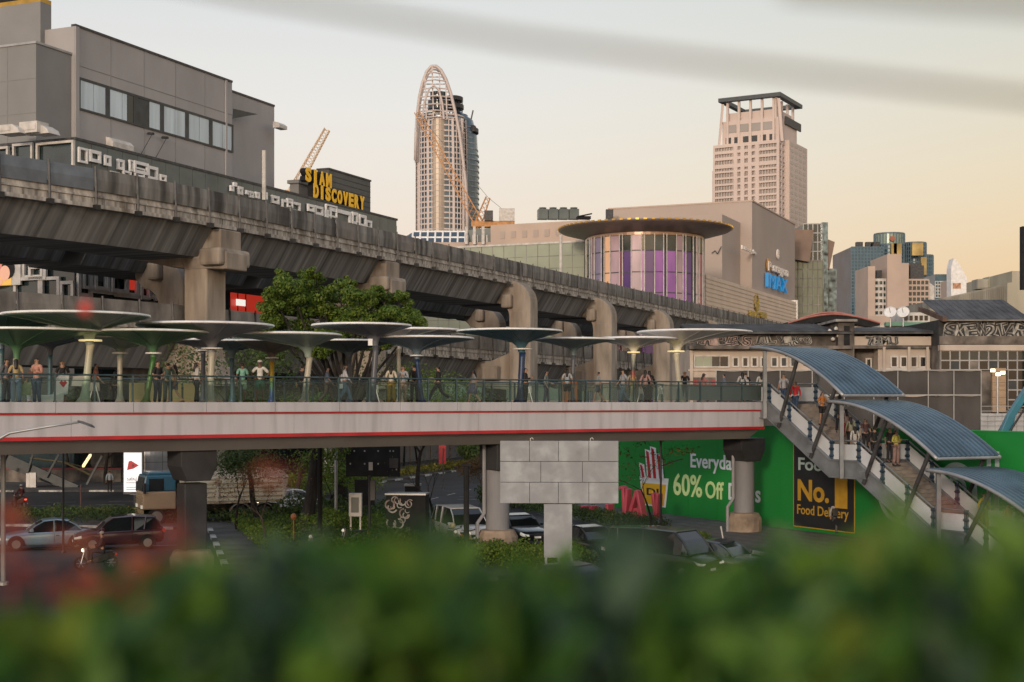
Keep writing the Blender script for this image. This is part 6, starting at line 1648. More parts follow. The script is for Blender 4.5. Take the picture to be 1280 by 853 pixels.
person(onb(489, .8), 175, 'phone', True, 'long', (.60, .54, .44), 'wide', (.42, .27, .03), 'woman in a cream top and mustard yellow trousers seen from behind')
person(onb(504, 1.0), -10, 'phone', True, 'long', (.33, .36, .40), 'shorts', (.40, .26, .20), 'woman with long hair in a grey hoodie beside the mustard trousers')
person(onb(518, 1.8), 190, 'stand', False, 'long', K_, 'trousers', K_, 'man all in black by the leaning navy stem', sc=1.05)
person(onb(548, .9), 250, 'run', False, 'long', (.02, .02, .022), 'trousers', (.03, .03, .035), 'black dressed figure striding left of the empty stretch of rail', shoe=(.5, .5, .5))
person(onb(657, .8), 80, 'phone', False, 'long', (.025, .02, .02), 'trousers', (.03, .03, .03), 'dark figure looking at a phone right of the thick navy stem')
person(onb(709, .8), 170, 'stand', True, 'tee', (.36, .38, .39), 'shorts', K_, 'woman in a grey top and black shorts beside the grey stem')
person(onb(779, .8), -70, 'walk', False, 'tee', (.30, .32, .34), 'wide', JL, 'person in a black vest and light jeans striding left of the speckled stem', cap=K_)
person(onb(790, 2.6), 180, 'stand', True, 'tee', (.34, .30, .25), 'trousers', (.05, .06, .07), 'slim figure directly behind the speckled stem')
person(onb(807, .8), 150, 'walk', True, 'long', (.36, .22, .20), 'trousers', K_, 'woman in a dusty pink top and black trousers right of the speckled stem')
person(onb(812, 1.6), 165, 'walk', True, 'long', K_, 'trousers', K_, 'figure in black with reddish hair walking beside the dusty pink top')
person(onb(856, 2.0), 0, 'stand', False, 'tee', K_, 'trousers', K_, 'dark figure just right of the rightmost cream stem')
person(onb(928, 1.0), 180, 'carry', True, 'long', (.44, .44, .45), 'skirt', K_, 'woman in a pale grey blouse and short black skirt near the stair head')
person(onb(932, 2.4), 170, 'stand', False, 'tee', K_, 'trousers', K_, 'dark haired man right behind the pale grey blouse')
person(onb(951, 1.2), 190, 'stand', True, 'long', (.52, .50, .47), 'skirt', (.50, .48, .46), 'woman in a white dress at the first roof column')
person(onb(8, 1.4), 60, 'stand', True, 'long', (.10, .10, .11), 'trousers', (.05, .06, .08), 'dark haired woman in charcoal at the very left edge of the bridge')
person(onb(120, 5.2), 100, 'walk', False, 'tee', (.30, .12, .08), 'trousers', (.05, .05, .06), 'man in a rust red tee walking far back behind the cream and mint stem')
person(onb(218, 4.6), 260, 'walk', True, 'long', (.34, .30, .16), 'shorts', (.10, .12, .16), 'woman in an ochre top walking behind the yellow boards, right of the man in black')
person(onb(409, 5.2), 90, 'walk', False, 'tee', (.12, .16, .22), 'trousers', (.12, .10, .08), 'man in a blue grey tee far back between the white stem and slate canopy')
person(onb(592, 5.6), 270, 'walk', True, 'tee', (.42, .40, .38), 'skirt', (.10, .10, .16), 'woman in a pale tee and dark skirt far back left of the thick navy stem')
person(onb(683, 5.4), 80, 'carry', False, 'long', (.18, .20, .18), 'trousers', (.04, .05, .07), 'man in a grey green shirt far back right of the thick navy stem')
person(onb(748, 5.0), 265, 'walk', False, 'tee', (.40, .38, .36), 'shorts', (.07, .08, .12), 'man in a pale tee and dark shorts far back left of the speckled stem')
person(onb(880, 4.4), 95, 'walk', True, 'tee', (.38, .16, .14), 'trousers', (.05, .06, .09), 'woman in a coral tee walking right of the rightmost cream stem')
person(onb(905, 5.4), 250, 'walk', False, 'long', (.12, .13, .16), 'trousers', (.04, .04, .05), 'man in a dark blue shirt far back near the stair end of the bridge')
# on the stairs
person(ons(.25, .7), -30, 'walk', False, 'tee', (.34, .36, .40), 'trousers', (.03, .06, .12), 'man in a grey tee with a dark strap at the top of the stairs')
person(ons(.95, .9), -20, 'walk', True, 'long', (.50, .02, .03), 'trousers', (.03, .06, .12), 'woman in a bright red hooded top on the upper flight')
person(ons(1.9, 1.9), 20, 'phone', True, 'tee', (.48, .17, .03), 'shorts', K_, 'woman in an orange tee and black shorts on the upper flight')
person(ons(2.6, 2.5), 200, 'walk', False, 'long', (.05, .05, .045), 'trousers', K_, 'dark jacketed man climbing the upper flight with his back to us')
person(ons(3.4, 2.2), 190, 'walk', True, 'long', (.40, .30, .30), 'trousers', (.45, .03, .05), 'woman with long black hair and bright red trousers on the upper flight')
person(ons(4.1, 1.9), 190, 'stand', True, 'long', (.30, .32, .22), 'trousers', K_, 'long haired woman in an olive grey top at the foot of the upper flight')
person(ons(4.9, 1.5), 180, 'walk', True, 'long', (.55, .54, .52), 'wide', (.55, .54, .52), 'person in all white at the first landing')
person(ons(5.3, 2.4), 170, 'stand', False, 'long', K_, 'trousers', K_, 'man in black at the back of the first landing')
person(ons(4.3, 2.7), 10, 'stand', False, 'tee', (.10, .05, .05), 'trousers', K_, 'dark maroon topped man by the far rail of the upper flight')
person(ons(6.3, 2.5), 20, 'stand', False, 'tee', K_, 'trousers', K_, 'rear dark figure on the first landing near the far balustrade')
person(ons(7.2, 2.1), 30, 'phone', True, 'long', (.50, .46, .10), 'wide', (.30, .20, .18), 'woman in a bright yellow cardigan stepping off the first landing')
person(ons(12.6, 2.4), 20, 'carry', True, 'long', (.48, .36, .03), 'wide', (.20, .12, .05), 'woman in a yellow dress low on the stairs by the second landing')
person(ons(14.6, 1.8), 10, 'walk', False, 'tee', (.30, .16, .08), 'trousers', (.08, .06, .05), 'person in a brown tee on the lowest flight under the third roof')
# street
person(Vector(G(1044, 76)) + Vector((0, 0, .16)), 160, 'walk', False, 'long', (.33, .33, .33), 'trousers', (.10, .10, .10), 'man in a grey hoodie walking in front of the black and gold poster')
mb = MB(); q = G(1044.5, 75.75) + Vector((0, 0, 1.3)); mb.box(Fr(q, (1, 0, 0)), -.15, .15, -.09, .09, -.2, .24); solo('backpack', mb, M['black'], 'black backpack on the man in the grey hoodie', 'backpack', bevel=.05)
person(G(137, 111) + Vector((0, 0, .14)), 200, 'stand', False, 'long', (.32, .38, .42), 'trousers', K_, 'person in a pale blue shirt by the stair foot at the lower left')
mb = MB(); q = onb(425, .62) + Vector((0, 0, .78)); mb.box(Fr(q, BX, BY), -.11, .11, -.05, .05, -.10, .10); mb.tube([q + Vector((-.1, 0, .1)), q + Vector((0, 0, .5)), q + Vector((.1, 0, .1))], .008, 5); solo('handbag', mb, M['white'], 'small white shoulder bag of the woman in light blue jeans', 'bag', bevel=.03)
mb = MB(); q = onb(33, .9) + Vector((0, 0, .62)); mb.box(Fr(q, BX, BY), -.17, .17, -.05, .05, -.26, .22); solo('tote_bag', mb, pc((.34, .38, .22)), 'pale green tote bag hanging beside the wide blue jeans', 'bag', bevel=.03)
mb = MB(); q = onb(951, .8) + Vector((0, 0, .75)); mb.box(Fr(q, BX, BY), -.13, .13, -.06, .06, -.13, .13); solo('handbag', mb, M['black'], 'black handbag of the woman in the white dress', 'bag', bevel=.03)
# white sculpted bench on the bridge
wb = thing('boat_bench', 'white boat shaped bench with a small red heart mark at the left of the bridge', 'bench', onb(64, 2.0))
f = Fr(onb(58, 1.7), BX, BY)
mb = MB(); mb.loft([[f.p(x, y * w_, z) for y, z in ((-1, h0), (1, h0), (1.25, h1_), (-1.25, h1_))] for x, w_, h0, h1_ in ((-.7, .15, .12, .42), (-.3, .28, .03, .38), (.2, .3, .02, .38), (.6, .22, .08, .5))]); put('hull', mb, M['white'], wb, bevel=.05)
mb = MB(); mb.prism(f, [(.28, .38), (.80, .38), (.86, 1.12), (.62, 1.22), (.40, 1.05), (.34, .7)], -.12, .12); put('raised_prow', mb, M['white'], wb, bevel=.05)
mb = MB(); mb.prism(f, [(.45, .85), (.53, .93), (.60, .88), (.67, .93), (.75, .85), (.60, .66)], -.14, -.125); put('heart_mark', mb, M['red'], wb)
mb = MB(); mb.prism(f, [(.95, .72), (1.7, .72), (1.55, 1.15), (1.05, 1.1)], -.1, .1); solo('planter_vase', mb, M['dwhite'], 'pale flared planter between the boat bench and the khaki shorts', 'planter')
# pale yellow panels and barriers seen beyond the far rail of the bridge
for k_, (a, b) in enumerate(((162, 182), (184, 205), (207, 228), (230, 250))):
    x0, x1 = bxx(a, 7.4), bxx(b, 7.4); mb = MB(); mb.box(FB, x0, x1 - .05, 7.4, 7.46, H, H + .85)
    solo('yellow_board', mb, mat('yellow_board_paint', (.50, .40, .18), .6, var=.1, scale=.5), ['leftmost', 'second', 'third', 'rightmost'][k_] + ' of the four pale yellow boards along the far rail', 'board', 'yellow boards on the footbridge')
for k_, px in enumerate((118, 468, 660, 802, 826)):
    r = thing('easel_stand', ['white notice stand near the sage canopy stem', 'white folding frame behind the slate stem', 'white easel legs behind the navy stem', 'white easel legs behind the speckled stem', 'white easel legs left of the rightmost cream stem'][k_], 'stand', onb(px, 4.2))
    q = onb(px, 4.2); mb = MB()
    mb.bar(q + Vector((-.25, 0, 0)), q + Vector((0, 0, 1.0)), .04, .04); mb.bar(q + Vector((.25, 0, 0)), q + Vector((0, 0, 1.0)), .04, .04); put('frame', mb, M['white'], r)
    mb = MB(); mb.box(Fr(q, BX, BY), -.2, .2, -.03, 0, .55, .9); put('board', mb, M['dwhite'], r)
x0 = bxx(705, 6.4); mb = MB(); mb.box(FB, x0, x0 + .9, 6.4, 6.6, H - .1, H + 1.1); solo('orange_box', mb, mat('orange_banner', (.42, .15, .05), .6, var=.1), 'orange banner box standing by the far rail right of the grey stem', 'banner')

# ------------------------------------------------------------------ vehicles
tyre = mat('tyre_rubber', (.02, .02, .021), .85, var=.1); rimm = mat('alloy_rim', (.34, .34, .35), .35, .8, var=.05)
cgl = mat('car_window', (.012, .015, .018), .06, 0, var=0, spec=.8)
hlm = mat('headlamp', (.75, .75, .72), .15, 0, var=0, emit=(1, .9, .7), es=.25); hlon = mat('headlamp_on', (.9, .9, .8), .15, 0, var=0, emit=(1, .85, .55), es=3.0); tlm = mat('tail_lamp', (.25, .01, .01), .2, 0, var=0, emit=(1, .05, .02), es=.25)
def wheel(p, r, w, root, side):
    mb = MB(); mb.lathe([(r * .62, -w / 2), (r * .92, -w / 2), (r, -w * .3), (r, w * .3), (r * .92, w / 2), (r * .62, w / 2)], 22)
    rot = Matrix.Rotation(R(90), 3, 'X')
    mb.v = [tuple(rot @ Vector(v) + Vector(p)) for v in mb.v]; t = put('wheel', mb, tyre, root, smooth=False)
    mb = MB(); s_ = side
    mb.lathe([(.02, 0), (r * .2, 0), (r * .60, -.02), (r * .64, .02)], 22, (0, 0, 0))
    for k in range(5):
        a = 2 * math.pi * k / 5; mb.box(Fr((0, 0, 0), (math.cos(a), math.sin(a), 0)), .04, r * .62, -.03, .03, .0, .035)
    rot2 = Matrix.Rotation(R(90 if s_ < 0 else -90), 3, 'X')
    mb.v = [tuple(rot2 @ (Vector(v) + Vector((0, 0, w / 2 - .01))) + Vector(p)) for v in mb.v]; put('rim', mb, rimm, t)
def car(label, px, D, head, paint, kind='sedan', cat='car', lights=False, zoff=.01):
    L, Wd = {'sedan': (4.5, 1.76), 'suv': (4.3, 1.8), 'mpv': (5.0, 1.95), 'van': (4.9, 1.9)}[kind]
    Hh = {'sedan': 1.46, 'suv': 1.62, 'mpv': 1.86, 'van': 1.98}[kind]
    r = thing(cat.replace(' ', '_'), label, cat, (0, 0, 0)); w = Wd / 2; f = L / 2
    if kind == 'sedan': st_ = [(-f, .38, .78, .74), (-f + .12, .24, .94, .90), (-f + .8, .19, .99, .98), (-.3, .18, .93, 1), (f - 1.5, .18, .92, 1), (f - .8, .19, .84, .98), (f - .2, .24, .72, .88), (f, .34, .60, .72)]; gk = (f - 1.40, f - 2.15, -f + 1.25, -f + .62, .90, .97)
    elif kind == 'suv': st_ = [(-f, .40, .95, .84), (-f + .12, .28, 1.02, .94), (-f + .8, .22, 1.02, .99), (0, .22, .98, 1), (f - 1.2, .22, .97, 1), (f - .6, .23, .90, .97), (f - .15, .28, .80, .90), (f, .40, .66, .78)]; gk = (f - 1.15, f - 1.85, -f + .5, -f + .1, .95, 1.0)
    elif kind == 'mpv': st_ = [(-f, .38, 1.05, .86), (-f + .12, .26, 1.10, .95), (-f + .8, .22, 1.08, 1), (0, .20, 1.04, 1), (f - 1.1, .20, 1.05, 1), (f - .6, .22, .98, .98), (f - .12, .27, .88, .92), (f, .38, .72, .80)]; gk = (f - .95, f - 1.95, -f + .35, -f + .08, 1.02, 1.08)
    else: st_ = [(-f, .38, 1.15, .92), (-f + .1, .28, 1.18, .97), (-f + .8, .24, 1.12, 1), (0, .22, 1.08, 1), (f - .9, .22, 1.05, 1), (f - .4, .24, .98, .97), (f - .1, .28, .88, .92), (f, .40, .72, .84)]; gk = (f - .55, f - 1.35, -f + .25, -f + .06, 1.05, 1.12)
    secs = []
    for x, zb, zt, wf in st_:
        ww = w * wf; hp = [(0, zb), (ww * .86, zb), (ww * .97, zb + .12), (ww, (zb + zt) / 2), (ww * .985, zt - .14), (ww * .93, zt - .03), (ww * .72, zt + .01), (0, zt + .03)]
        secs.append([Vector((x, y, z)) for y, z in hp] + [Vector((x, -y, z)) for y, z in hp[-2:0:-1]])
    pm = paint
    mb = MB(); mb.loft(secs); body = put('body', mb, pm, r, smooth=True, sub=1)
    xa, xb_, xc_, xd, zbl, zbr = gk; zr_ = Hh
    g_ = []
    for x, z, zb, tw in ((xa, zbl + .02, zbl - .04, .84), (xa - (xa - xb_) * .5, zbl + (zr_ - zbl) * .58, zbl - .04, .80), (xb_, zr_ - .05, zbl - .04, .76), ((xb_ + xc_) / 2, zr_ - .01, zbl - .04, .77), (xc_, zr_ - .06, zbr - .04, .74), (xc_ - (xc_ - xd) * .6, zbr + (zr_ - zbr) * .5, zbr - .04, .78), (xd, zbr + .02, zbr - .04, .82)):
        wt = w * (tw if z > zbl + .1 else .88); wb_ = w * .93
        g_.append([Vector((x, y, zz)) for y, zz in ((-wb_, zb), (wb_, zb), (wt + .02, z - .03), (wt - .08, z), (-wt + .08, z), (-wt - .02, z - .03))])
    mb = MB(); mb.loft(g_); put('windows', mb, cgl, r)
    mb = MB(); rf = []
    for q in (g_[2], g_[3], g_[4]): rf.append([q[5] + Vector((0, -.012, .0)), q[2] + Vector((0, .012, 0)), q[2] + Vector((0, .004, .03)), q[3] + Vector((0, .0, .035)), q[4] + Vector((0, 0, .035)), q[5] + Vector((0, -.004, .03))])
    rf[0] = [v + Vector((.07, 0, -.02)) for v in rf[0]]; rf[-1] = [v + Vector((-.08, 0, -.02)) for v in rf[-1]]
    mb.loft(rf); put('roof', mb, pm, r, bevel=.015)
    for s_ in (1, -1):
        i = 2 if s_ > 0 else 5
        wp = pm if kind != 'van' else M['black']
        for tr_ in ((g_[0], g_[1], g_[2]), (g_[4], g_[5], g_[6])):
            mb = MB(); mb.tube([v[i] + Vector((0, s_ * .004, 0)) for v in tr_], .032, 6); put('window_pillar', mb, wp, r)
        mb = MB(); xm = (xb_ + xc_) / 2 + .1; mb.bar(Vector((xm, s_ * w * .935, zbl - .03)), Vector((xm, s_ * (w * .775 + .02), zr_ - .04)), .05, .09)
        if kind != 'sedan': put('window_pillar', mb, wp, r); mb = MB(); mb.bar(Vector((xc_ + .5, s_ * w * .935, zbr - .03)), Vector((xc_ + .4, s_ * (w * .76 + .02), zr_ - .06)), .05, .09)
        put('window_pillar', mb, wp, r)
        mb = MB(); mb.box(I, xa - .25, xa - .08, s_ * (w + .02) - .03 + (.06 if s_ > 0 else -.14), s_ * (w + .02) + .03 + (.14 if s_ > 0 else -.06), zbl, zbl + .15); put('mirror', mb, pm, r, bevel=.03)
        mb = MB(); x_ = f - .30; mb.loft([[Vector((x, s_ * w * a, z)) for a, z in ((.50, z0), (.92, z0 + .02), (.93, z1), (.52, z1 - .02))] for x, z0, z1 in ((f - .34, st_[-1][2] - .06, st_[-1][2] + .09), (f - .02, st_[-1][2] - .10, st_[-1][2] + .0))]); put('headlight', mb, hlon if lights else hlm, r)
        mb = MB(); mb.box(I, -f - .01, -f + .14, min(s_ * w * .55, s_ * w * .86), max(s_ * w * .55, s_ * w * .86), st_[0][2] - .14, st_[0][2] + .02); put('tail_light', mb, tlm, r)
        for xw in (f - .85, -f + .85): wheel((xw, s_ * (w - .11), .32), .32, .21, r, s_)
        for xw in (f - .85, -f + .85):
            mb = MB(); pts = [(xw + .40 * math.cos(a), .33 + .40 * math.sin(a)) for a in [math.pi * k / 10 for k in range(11)]]
            mb.prism(I, pts + [(xw - .40, .2), (xw + .40, .2)], min(s_ * (w - .3), s_ * (w + .004)), max(s_ * (w - .3), s_ * (w + .004))); put('wheel_arch', mb, M['blackm'], r)
        mb = MB()
        for xm2 in (xm, xm - .95): mb.box(I, xm2 - .012, xm2 + .004, s_ * w - (.01 if s_ > 0 else .004), s_ * w + (.004 if s_ > 0 else .01), .35, zbl - .12)
        mb.box(I, xm - .25, xm - .08, s_ * w - .012, s_ * w + .012, zbl - .22, zbl - .19); put('door_seam', mb, M['blackm'], r)
    mb = MB(); mb.box(I, f - .10, f + .012, -w * .45, w * .45, .46, .60); mb.box(I, f - .10, f + .004, -w * .62, w * .62, .26, .38); put('grille', mb, M['blackm'], r, bevel=.01)
    mb = MB(); mb.box(I, f, f + .022, -.18, .18, .40, .50); mb.box(I, -f - .02, -f, -.18, .18, .60, .70); put('number_plate', mb, M['white'], r)
    r.location = G(px, D, zoff); r.rotation_euler = (0, 0, math.atan2(head[1], head[0])); return r
def paint(n, c, metal=.35): return mat('paint_' + n, c, .28, metal, var=.05, scale=2, coat=.8)
car('silver blue sedan with its left front towards the camera at the lower left', 57, 70, (-.93, -.36), paint('silver_blue', (.26, .36, .44)))
car('dark maroon hatchback right behind the silver sedan', 148, 70, (-.93, -.36), paint('maroon', (.055, .022, .03)), 'suv')
car('white sedan with lit headlight coming round the curve behind the dump truck', 356, 94, (-.92, -.38), paint('white', (.72, .72, .72), 0), lights=True)
car('white people carrier facing the camera left of the middle bridge column', 577, 73, (.34, -.94), paint('pearl_white', (.60, .62, .66), .1), 'mpv')
car('black sedan half hidden behind the middle bridge column', 648, 73, (.42, -.9), paint('black2', (.025, .03, .04)))
car('black sedan with chrome grille right of the concrete board post', 738, 66, (.55, -.83), paint('black3', (.02, .022, .024)))
car('dark green black van passing in front of the hoarding', 829, 59, (.75, -.66), paint('dark_green', (.018, .024, .012)), 'van', 'van')
car('dark car low behind the leaves below the concrete board', 722, 50.5, (.75, -.66), paint('dark_olive', (.05, .055, .05)))
car('dark car whose bonnet shows right of the green black van', 905, 59, (.8, -.6), paint('graphite', (.03, .035, .04)))
# dump truck
dt = thing('dump_truck', 'loaded dump truck with a blue and cream cab and a pale ribbed tipper body', 'truck', (0, 0, 0))
blu = paint('truck_blue', (.025, .12, .20), 0); crm = mat('tipper_cream', (.56, .53, .44), .6, var=.15, scale=1.5, wear=((.22, .12, .06), 1.2, .55, .7))
mb = MB(); mb.box(I, 2.2, 4.1, -1.22, 1.22, .95, 2.0); put('cab_lower', mb, mat('cab_beige', (.42, .30, .20), .5, var=.1), dt, bevel=.08)
mb = MB(); mb.prism(I, [(2.2, 2.0), (4.1, 2.0), (3.95, 2.95), (2.2, 2.95)], -1.2, 1.2); put('cab_upper', mb, blu, dt, bevel=.08)
mb = MB(); mb.box(I, 2.1, 3.8, -1.1, 1.1, 2.95, 3.12); put('sun_roof', mb, blu, dt, bevel=.05)
mb = MB(); mb.prism(I, [(4.06, 2.05), (4.14, 2.05), (4.0, 2.82), (3.94, 2.82)], -1.08, 1.08); put('windscreen', mb, cgl, dt)
for s_ in (1, -1):
    mb = MB(); mb.box(I, 2.9, 3.75, min(s_ * 1.19, s_ * 1.225), max(s_ * 1.19, s_ * 1.225), 2.05, 2.75); put('side_window', mb, cgl, dt)
    mb = MB(); mb.box(I, 3.95, 4.1, s_ * 1.35 - .1, s_ * 1.35 + .1, 1.9, 2.5); put('mirror', mb, M['black'], dt, bevel=.02)
    mb = MB(); mb.box(I, 4.08, 4.16, s_ * .9 - .2, s_ * .9 + .2, 1.0, 1.2); put('headlight', mb, hlm, dt)
mb = MB()
for i in range(4): mb.box(I, 4.08, 4.15, -1.0, 1.0, 1.25 + i * .17, 1.33 + i * .17)
mb.box(I, 4.05, 4.2, -1.22, 1.22, .55, .92); put('grille', mb, mat('grille_gold', (.38, .27, .14), .5, var=.1), dt)
mb = MB(); mb.box(I, -4.1, 2.2, -.5, .5, .7, 1.05); mb.box(I, .4, 1.9, -1.15, -.6, .5, 1.05); put('chassis', mb, M['black'], dt)
mb = MB(); mb.box(I, .5, 1.5, .75, 1.2, .55, 1.05); mb.box(I, .5, 1.5, -1.2, -.75, .55, 1.05); put('fuel_tank', mb, M['steel'], dt, bevel=.08)
mb = MB(); mb.prism(I, [(-4.3, 1.2), (1.8, 1.2), (2.0, 2.75), (-4.5, 2.75)], -1.22, 1.22); put('tipper_body', mb, crm, dt, bevel=.03)
for s_ in (1, -1):
    for i in range(5): mb = MB(); mb.box(I, -4.2, 1.75, min(s_ * 1.22, s_ * 1.27), max(s_ * 1.22, s_ * 1.33), 1.36 + i * .26, 1.46 + i * .26); put('body_rib', mb, crm, dt)
    for i in range(4): mb = MB(); x = -4.25 + i * 2.0; mb.box(I, x, x + .16, min(s_ * 1.22, s_ * 1.31), max(s_ * 1.22, s_ * 1.37), 1.2, 2.75); put('body_post', mb, crm, dt)
mb = MB(); n = 14; g2 = []
rnd = random.Random(5)
for i in range(n + 1):
    x = -4.5 + 6.5 * i / n; row = []
    for j in range(9):
        y = -1.3 + 2.6 * j / 8; z = 2.78 + .42 * math.cos((j - 4) / 4 * 1.5) * (1 if 0 < i < n else .3) + rnd.uniform(-.06, .08); 
        if j in (0, 8): z = 2.66 + .08 * math.sin(i * 2.3)
        row.append(Vector((x, y, z)))
    g2.append(row)
mb.loft(g2, closed=False, cap=False); put('tarpaulin', mb, mat('dusty_canvas', (.34, .29, .23), .9, var=.25, scale=1.2), dt, smooth=True, fixn=False)
for s_ in (1, -1):
    for xw in (3.3, -1.6, -3.0): wheel((xw, s_ * 1.0, .52), .52, .32, dt, s_)
    mb = MB(); 
    for xw in (-1.6, -3.0):
        a = [math.pi * k / 8 for k in range(9)]
        pts = [(xw + .66 * math.cos(t), .55 + .66 * math.sin(t)) for t in a] + [(xw + .62 * math.cos(t), .55 + .62 * math.sin(t)) for t in reversed(a)]
        mb.prism(I, pts, min(s_ * .85, s_ * 1.2), max(s_ * .85, s_ * 1.2))
    put('mudguard', mb, M['steel'], dt)
dt.location = G(262, 85, .01); dt.rotation_euler = (0, 0, math.atan2(-.40, -.92))
# motorcycles
def moto(label, px, D, head, c, light='front', rider=None, z=.01):
    r = thing('motorcycle', label, 'motorcycle', (0, 0, 0)); pm = paint('moto%d' % (int(px)), c, .1)
    for xw in (.62, -.62):
        mb = MB(); mb.lathe([(.20, -.05), (.28, -.045), (.30, 0), (.28, .045), (.20, .05)], 20, cap=False); rot = Matrix.Rotation(R(90), 3, 'X'); mb.v = [tuple(rot @ Vector(v) + Vector((xw, 0, .30))) for v in mb.v]; t = put('wheel', mb, tyre, r)
        mb = MB()
        for k in range(6): a = math.pi * k / 3; mb.bar(Vector((xw, 0, .30)), Vector((xw + .21 * math.cos(a), 0, .30 + .21 * math.sin(a))), .02, .02)
        put('spokes', mb, rimm, t)
    mb = MB(); mb.loft([[Vector((x, y * w_, z_)) for y, z_ in ((-1, a), (1, a), (1, b), (-1, b))] for x, w_, a, b in ((-.80, .05, .62, .74), (-.5, .12, .42, .74), (-.1, .13, .32, .62), (.15, .10, .28, .55), (.35, .14, .34, .90), (.52, .08, .60, .98))]); put('body', mb, pm, r, bevel=.03)
    mb = MB(); mb.box(I, -.72, -.02, -.13, .13, .74, .83); put('seat', mb, M['black'], r, bevel=.04)
    mb = MB(); mb.tube([Vector((.62, .08, .3)), Vector((.45, .08, .95))], .022, 6); mb.tube([Vector((.62, -.08, .3)), Vector((.45, -.08, .95))], .022, 6); put('fork', mb, rimm, r)
    mb = MB(); mb.tube([Vector((.32, -.34, 1.02)), Vector((.45, 0, .98)), Vector((.32, .34, 1.02))], .02, 6)
    for s_ in (1, -1): mb.tube([Vector((.35, s_ * .28, 1.02)), Vector((.40, s_ * .36, 1.18))], .008, 5); mb.box(Fr((.40, s_ * .38, 1.2), (1, 0, 0)), -.01, .01, -.05, .05, -.03, .03)
    put('handlebar', mb, M['black'], r)
    mb = MB(); mb.lathe([(.07, 0), (.085, .04), (.05, .1)], 12); rot = Matrix.Rotation(R(90), 3, 'Y'); mb.v = [tuple(rot @ Vector(v) + Vector((.50, 0, .86))) for v in mb.v]; put('headlight', mb, hlon if light == 'front' else hlm, r)
    mb = MB(); mb.box(I, -.86, -.80, -.07, .07, .62, .70); put('tail_light', mb, mat('tail_on', (.5, .02, .01), .3, var=0, emit=(1, .08, .03), es=2.5) if light == 'rear' else tlm, r)
    mb = MB(); mb.tube([Vector((-.1, -.14, .30)), Vector((-.75, -.17, .38))], [.03, .05], 8); put('exhaust', mb, rimm, r)
    r.location = G(px, D, z); r.rotation_euler = (0, 0, math.atan2(head[1], head[0]))
    if rider:
        q = person(Vector(r.location) + Vector((0, 0, -.10)), math.degrees(math.atan2(head[1], head[0])) + 90, 'sit', False, 'long', rider, 'trousers', K_, 'rider in a dark jacket and helmet on the ' + label.split(' motorcycle')[0] + ' motorcycle', cap=(.4, .4, .4))
        q.location = Vector(r.location) + Vector((0, 0, -.10)) - Vector((*head, 0)) * .25
    return r
moto('red and black motorcycle with a lit tail lamp at the far left', 24, 96, (-.75, .66), (.12, .02, .02), 'rear', (.10, .02, .02))
moto('black motorcycle with lit headlamp in front of the maroon hatchback', 120, 61, (-.95, -.3), (.02, .02, .022), 'front', (.05, .02, .02))
moto('parked silver black motorcycle at the foot of the dark trunk', 393, 66, (-.2, -.98), (.15, .16, .17), None, z=.15)
moto('parked black motorcycle beside the terracotta planter', 441, 69, (-.8, -.6), (.03, .03, .03), None, z=.15)
moto('parked motorcycle with yellow panel left of the middle column', 583, 67.5, (.3, -.95), (.50, .36, .03), None, None, z=.15)
moto('parked motorcycle with a cream helmet near the white people carrier', 566, 68.5, (.3, -.95), (.10, .10, .10), None, None, z=.15)
mb = MB(); q = G(566, 68.5) + Vector((0, 0, 1.27)); mb.lathe([(.10, -.12), (.14, -.05), (.14, .04), (.09, .12), (.01, .15)], 14, q); solo('helmet', mb, mat('cream_helmet', (.52, .48, .30), .3, var=0), 'cream helmet resting on the parked motorcycle by the people carrier', 'helmet', smooth=True)
mb = MB(); q = G(423, 68.5, .15); mb.prism(Fr(q, (1, 0, 0)), [(-.22, 0), (.22, 0), (.30, .45), (-.30, .45)], -.25, .25); solo('planter', mb, mat('terracotta', (.24, .12, .07), .8), 'small terracotta planter beside the black parked motorcycle', 'planter')
mb = MB(); q = G(367, 68, .15) + Vector((0, 0, 0)); mb.tube([q, q + Vector((0, 0, 1.5))], .03, 6); mb.lathe([(.10, 1.45), (.15, 1.55), (.12, 1.68), (.02, 1.75)], 12, q); solo('helmet_post', mb, mat('orange_helmet', (.42, .16, .06), .4, var=0), 'orange helmet on a short post left of the dark tree trunk', 'helmet')

# ------------------------------------------------------------------ street furniture
# blank concrete signboard on its post
sg = thing('concrete_signboard', 'big blank grey panel board on one broad post before the middle bridge column', 'signboard', G(698, 58)); k = 58 / F
zs = lambda py: H + (HOR - py) * k
f = Fr(G(698, 58), Vector((1, -.03, 0)))
rows = [(551, 577), (577, 603), (603, 629.5)]
for r_, (a, b) in enumerate(rows):
    cols_ = [(-73, -36), (-36, 0), (0, 38), (38, 75)] if r_ != 1 else [(-73, -22), (-22, 30), (30, 75)]
    for c0_, c1_ in cols_:
        mb = MB(); mb.box(f, c0_ * k + .008, c1_ * k - .008, -.06 - .004 * ((r_ + int(c0_)) % 3), .06, zs(b) + .01, zs(a) - .01); put('board_panel', mb, M['ltgrey'], sg, bevel=.006)
mb = MB(); mb.box(f, -72 * k, 74 * k, .065, .13, zs(628), zs(552)); put('backing', mb, M['steel_dk'], sg)
mb = MB(); mb.box(f, -18 * k, 17 * k, -.055, .12, zs(697), zs(630) - .01); put('post_cladding', mb, M['ltgrey'], sg)
mb = MB()
for x in (-17, -1, 15): mb.box(f, x * k, (x + 3) * k, -.04, .10, 0, zs(697))
put('leg', mb, M['ltgrey'], sg)
mb = MB(); 
for x in (-35, 40): mb.tube([f.p(x * k, 0, zs(551)), f.p(x * k, 0, zs(551) + .08), f.p(x * k + .07, 0, zs(551) + .12), f.p(x * k + .12, 0, zs(551) + .05)], .018, 6)
put('lifting_hook', mb, M['dwhite'], sg)
